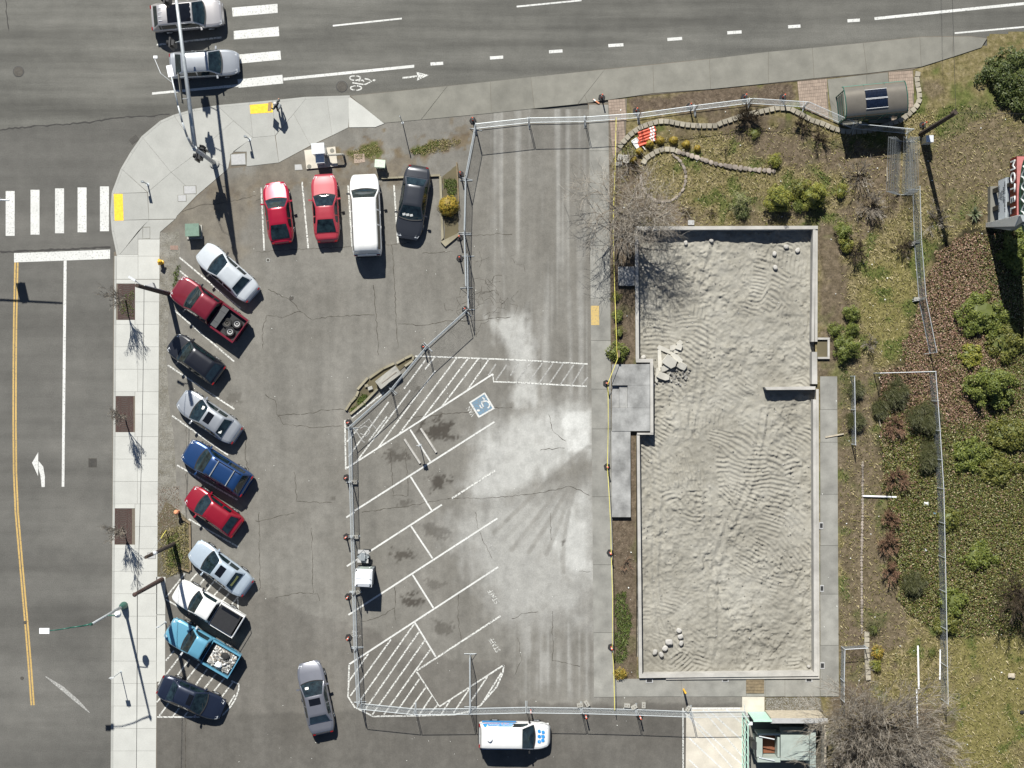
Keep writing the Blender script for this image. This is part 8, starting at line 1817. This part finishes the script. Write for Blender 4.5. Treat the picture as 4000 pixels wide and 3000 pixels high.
bareshrub(3350, 690, 1.5, 'sprawling pale bare shrub left of the panel stack', 83, 'twig', 12, 3, (0, 5, 5, 0), 0.8, 0.009); bareshrub(3398, 808, 1.2, 'pale dense bare shrub below the panel stack', 84, 'twig', 22, 3, (0, 6, 6, 0), 0.8, 0.009)
bareshrub(3345, 985, 1.0, 'dark bare shrub right of the foundation corner', 85, 'twigdark', 18, 3, (0, 5, 5, 0), 0.9, 0.010); bareshrub(3398, 1343, 0.75, 'small pale bare shrub right of the bright bushes', 86, 'twig', 12, 3, (0, 5, 4, 0), 0.8, 0.009)
bareshrub(3530, 960, 0.9, 'dark bare shrub left of the right fence', 87, 'twigdark', 18, 3, (0, 5, 5, 0), 0.9, 0.010); bareshrub(3650, 860, 1.1, 'pale dry shrub between right fence and sign', 88, 'twig', 16, 3, (0, 5, 5, 0), 0.7, 0.009)
bareshrub(2680, 830, 0.45, 'dark stumpy bare shrub on the soil above the foundation', 89, 'twigdark', 9, 3, (0, 4, 3, 0), 0.9, 0.010); bareshrub(2780, 830, 0.4, 'small stumpy bare shrub above the foundation', 90, 'twigdark', 7, 3, (0, 4, 3, 0), 0.9, 0.010); bareshrub(2830, 590, 0.45, 'thin dark sapling in the upper lawn', 91, 'twigdark', 5, 3, (0, 4, 3, 0), 1.2, 0.010)
bareshrub(2460, 640, 0.8, 'dark tangled shrub below the flat pale blocks', 92, 'twigdark', 18, 3, (0, 5, 4, 0), 0.8, 0.010)
bareshrub(2445, 2200, 0.5, 'low dead shrub in the strip below the porch', 93, 'twigred', 9, 3, (0, 4, 3, 0), 0.6, 0.008)
# big bare thicket bottom right, bare tree at the right edge
rr = random.Random(5); ds = []
for k in range(80):
    a = rr.uniform(0, 6.28); e = rr.uniform(0.15, 1.0); ds.append(((math.cos(a)*e, math.sin(a)*e*0.85, 0.75), rr.uniform(3.2, 5.6), rr.uniform(0.03, 0.055)))
baretree(3400, 2850, 'huge pale grey bare thicket filling the bottom right', 200, 0, 0, 4, (0, 5, 5, 4, 0), 0.5, 0.52, 'twig', 'bark', 0.1, ds, 'tree', 'bare_thicket', ZL-0.02, 0.010)
rr = random.Random(6); ds = [((math.cos(a)*e, math.sin(a)*e, 0.8), 2.0*f, 0.03) for a, e, f in [(rr.uniform(0, 6.28), rr.uniform(0.2, 1), rr.uniform(0.6, 1.2)) for _ in range(26)]]
baretree(3975, 2310, 'dark weeping bare shrub tree at the right edge above the olive grass', 201, 0, 0, 4, (0, 5, 5, 3, 0), 0.5, 0.55, 'twigdark', 'darkbark', 0.0, ds, 'tree', 'bare_tree', ZL-0.02, 0.009)
# the bare tree beside the walkway and three street trees
rr = random.Random(8); ds = []
t = thing('bare_tree', 'wide spreading bare tree above the top left corner of the foundation', 'tree', P(2436, 868, ZL-0.02))
l, tw = branch_mesh(311, 2.1, 0.17, 5, (8, 5, 4, 4, 3, 0), 0.95, 0.86, 0.04, None, 0.008, 4, 0.45, (-0.1, 0.2))
l.build('trunk', M['darkbark'], t, smooth=True); tw.build('crown', M['twig'], t)
for k, (q, lb) in enumerate(((T(0, 1, 817, 288), 'thin bare street tree in the uppermost grate'), (T(0, 1, 808, 1030), 'thin bare street tree in the middle grate'), (T(0, 2, 795, 95), 'thin bare street tree in the lowest grate'))):
    baretree(*q, lb, 400+k, 2.4, 0.05, 4, (9, 6, 5, 3, 0), 0.45, 0.55, 'twig', 'bark', 0.5, None, 'tree', 'street_tree', ZW-0.03, 0.007, group='street trees')
# yucca
t = thing('yucca', 'spiky pale green yucca beside the motel sign plinth', 'plant', P(3803, 838, ZL-0.02))
n_ = 90; r = np.random.RandomState(3); mm = MB()
for k in range(n_):
    a = r.uniform(0, 6.28); e = r.uniform(0.15, 1.25); L_ = r.uniform(0.5, 0.75); d = Vector((math.cos(a)*math.sin(e), math.sin(a)*math.sin(e), math.cos(e))); s = Vector((-math.sin(a), math.cos(a), 0))*0.03
    b0 = Vector((0, 0, 0.08)); m_ = b0+d*L_*0.5+Vector((0, 0, 0.03)); e_ = b0+d*L_-Vector((0, 0, 0.06))
    mm.add([b0-s*0.6, b0+s*0.6, m_+s, m_-s, e_], [(0, 1, 2, 3), (3, 2, 4)])
mm.build('leaves', M['l_yucca'], t); MB().tube((0, 0, -0.05), (0, 0, 0.15), 0.1, 0.08, 8).build('stem', M['bark'], t)
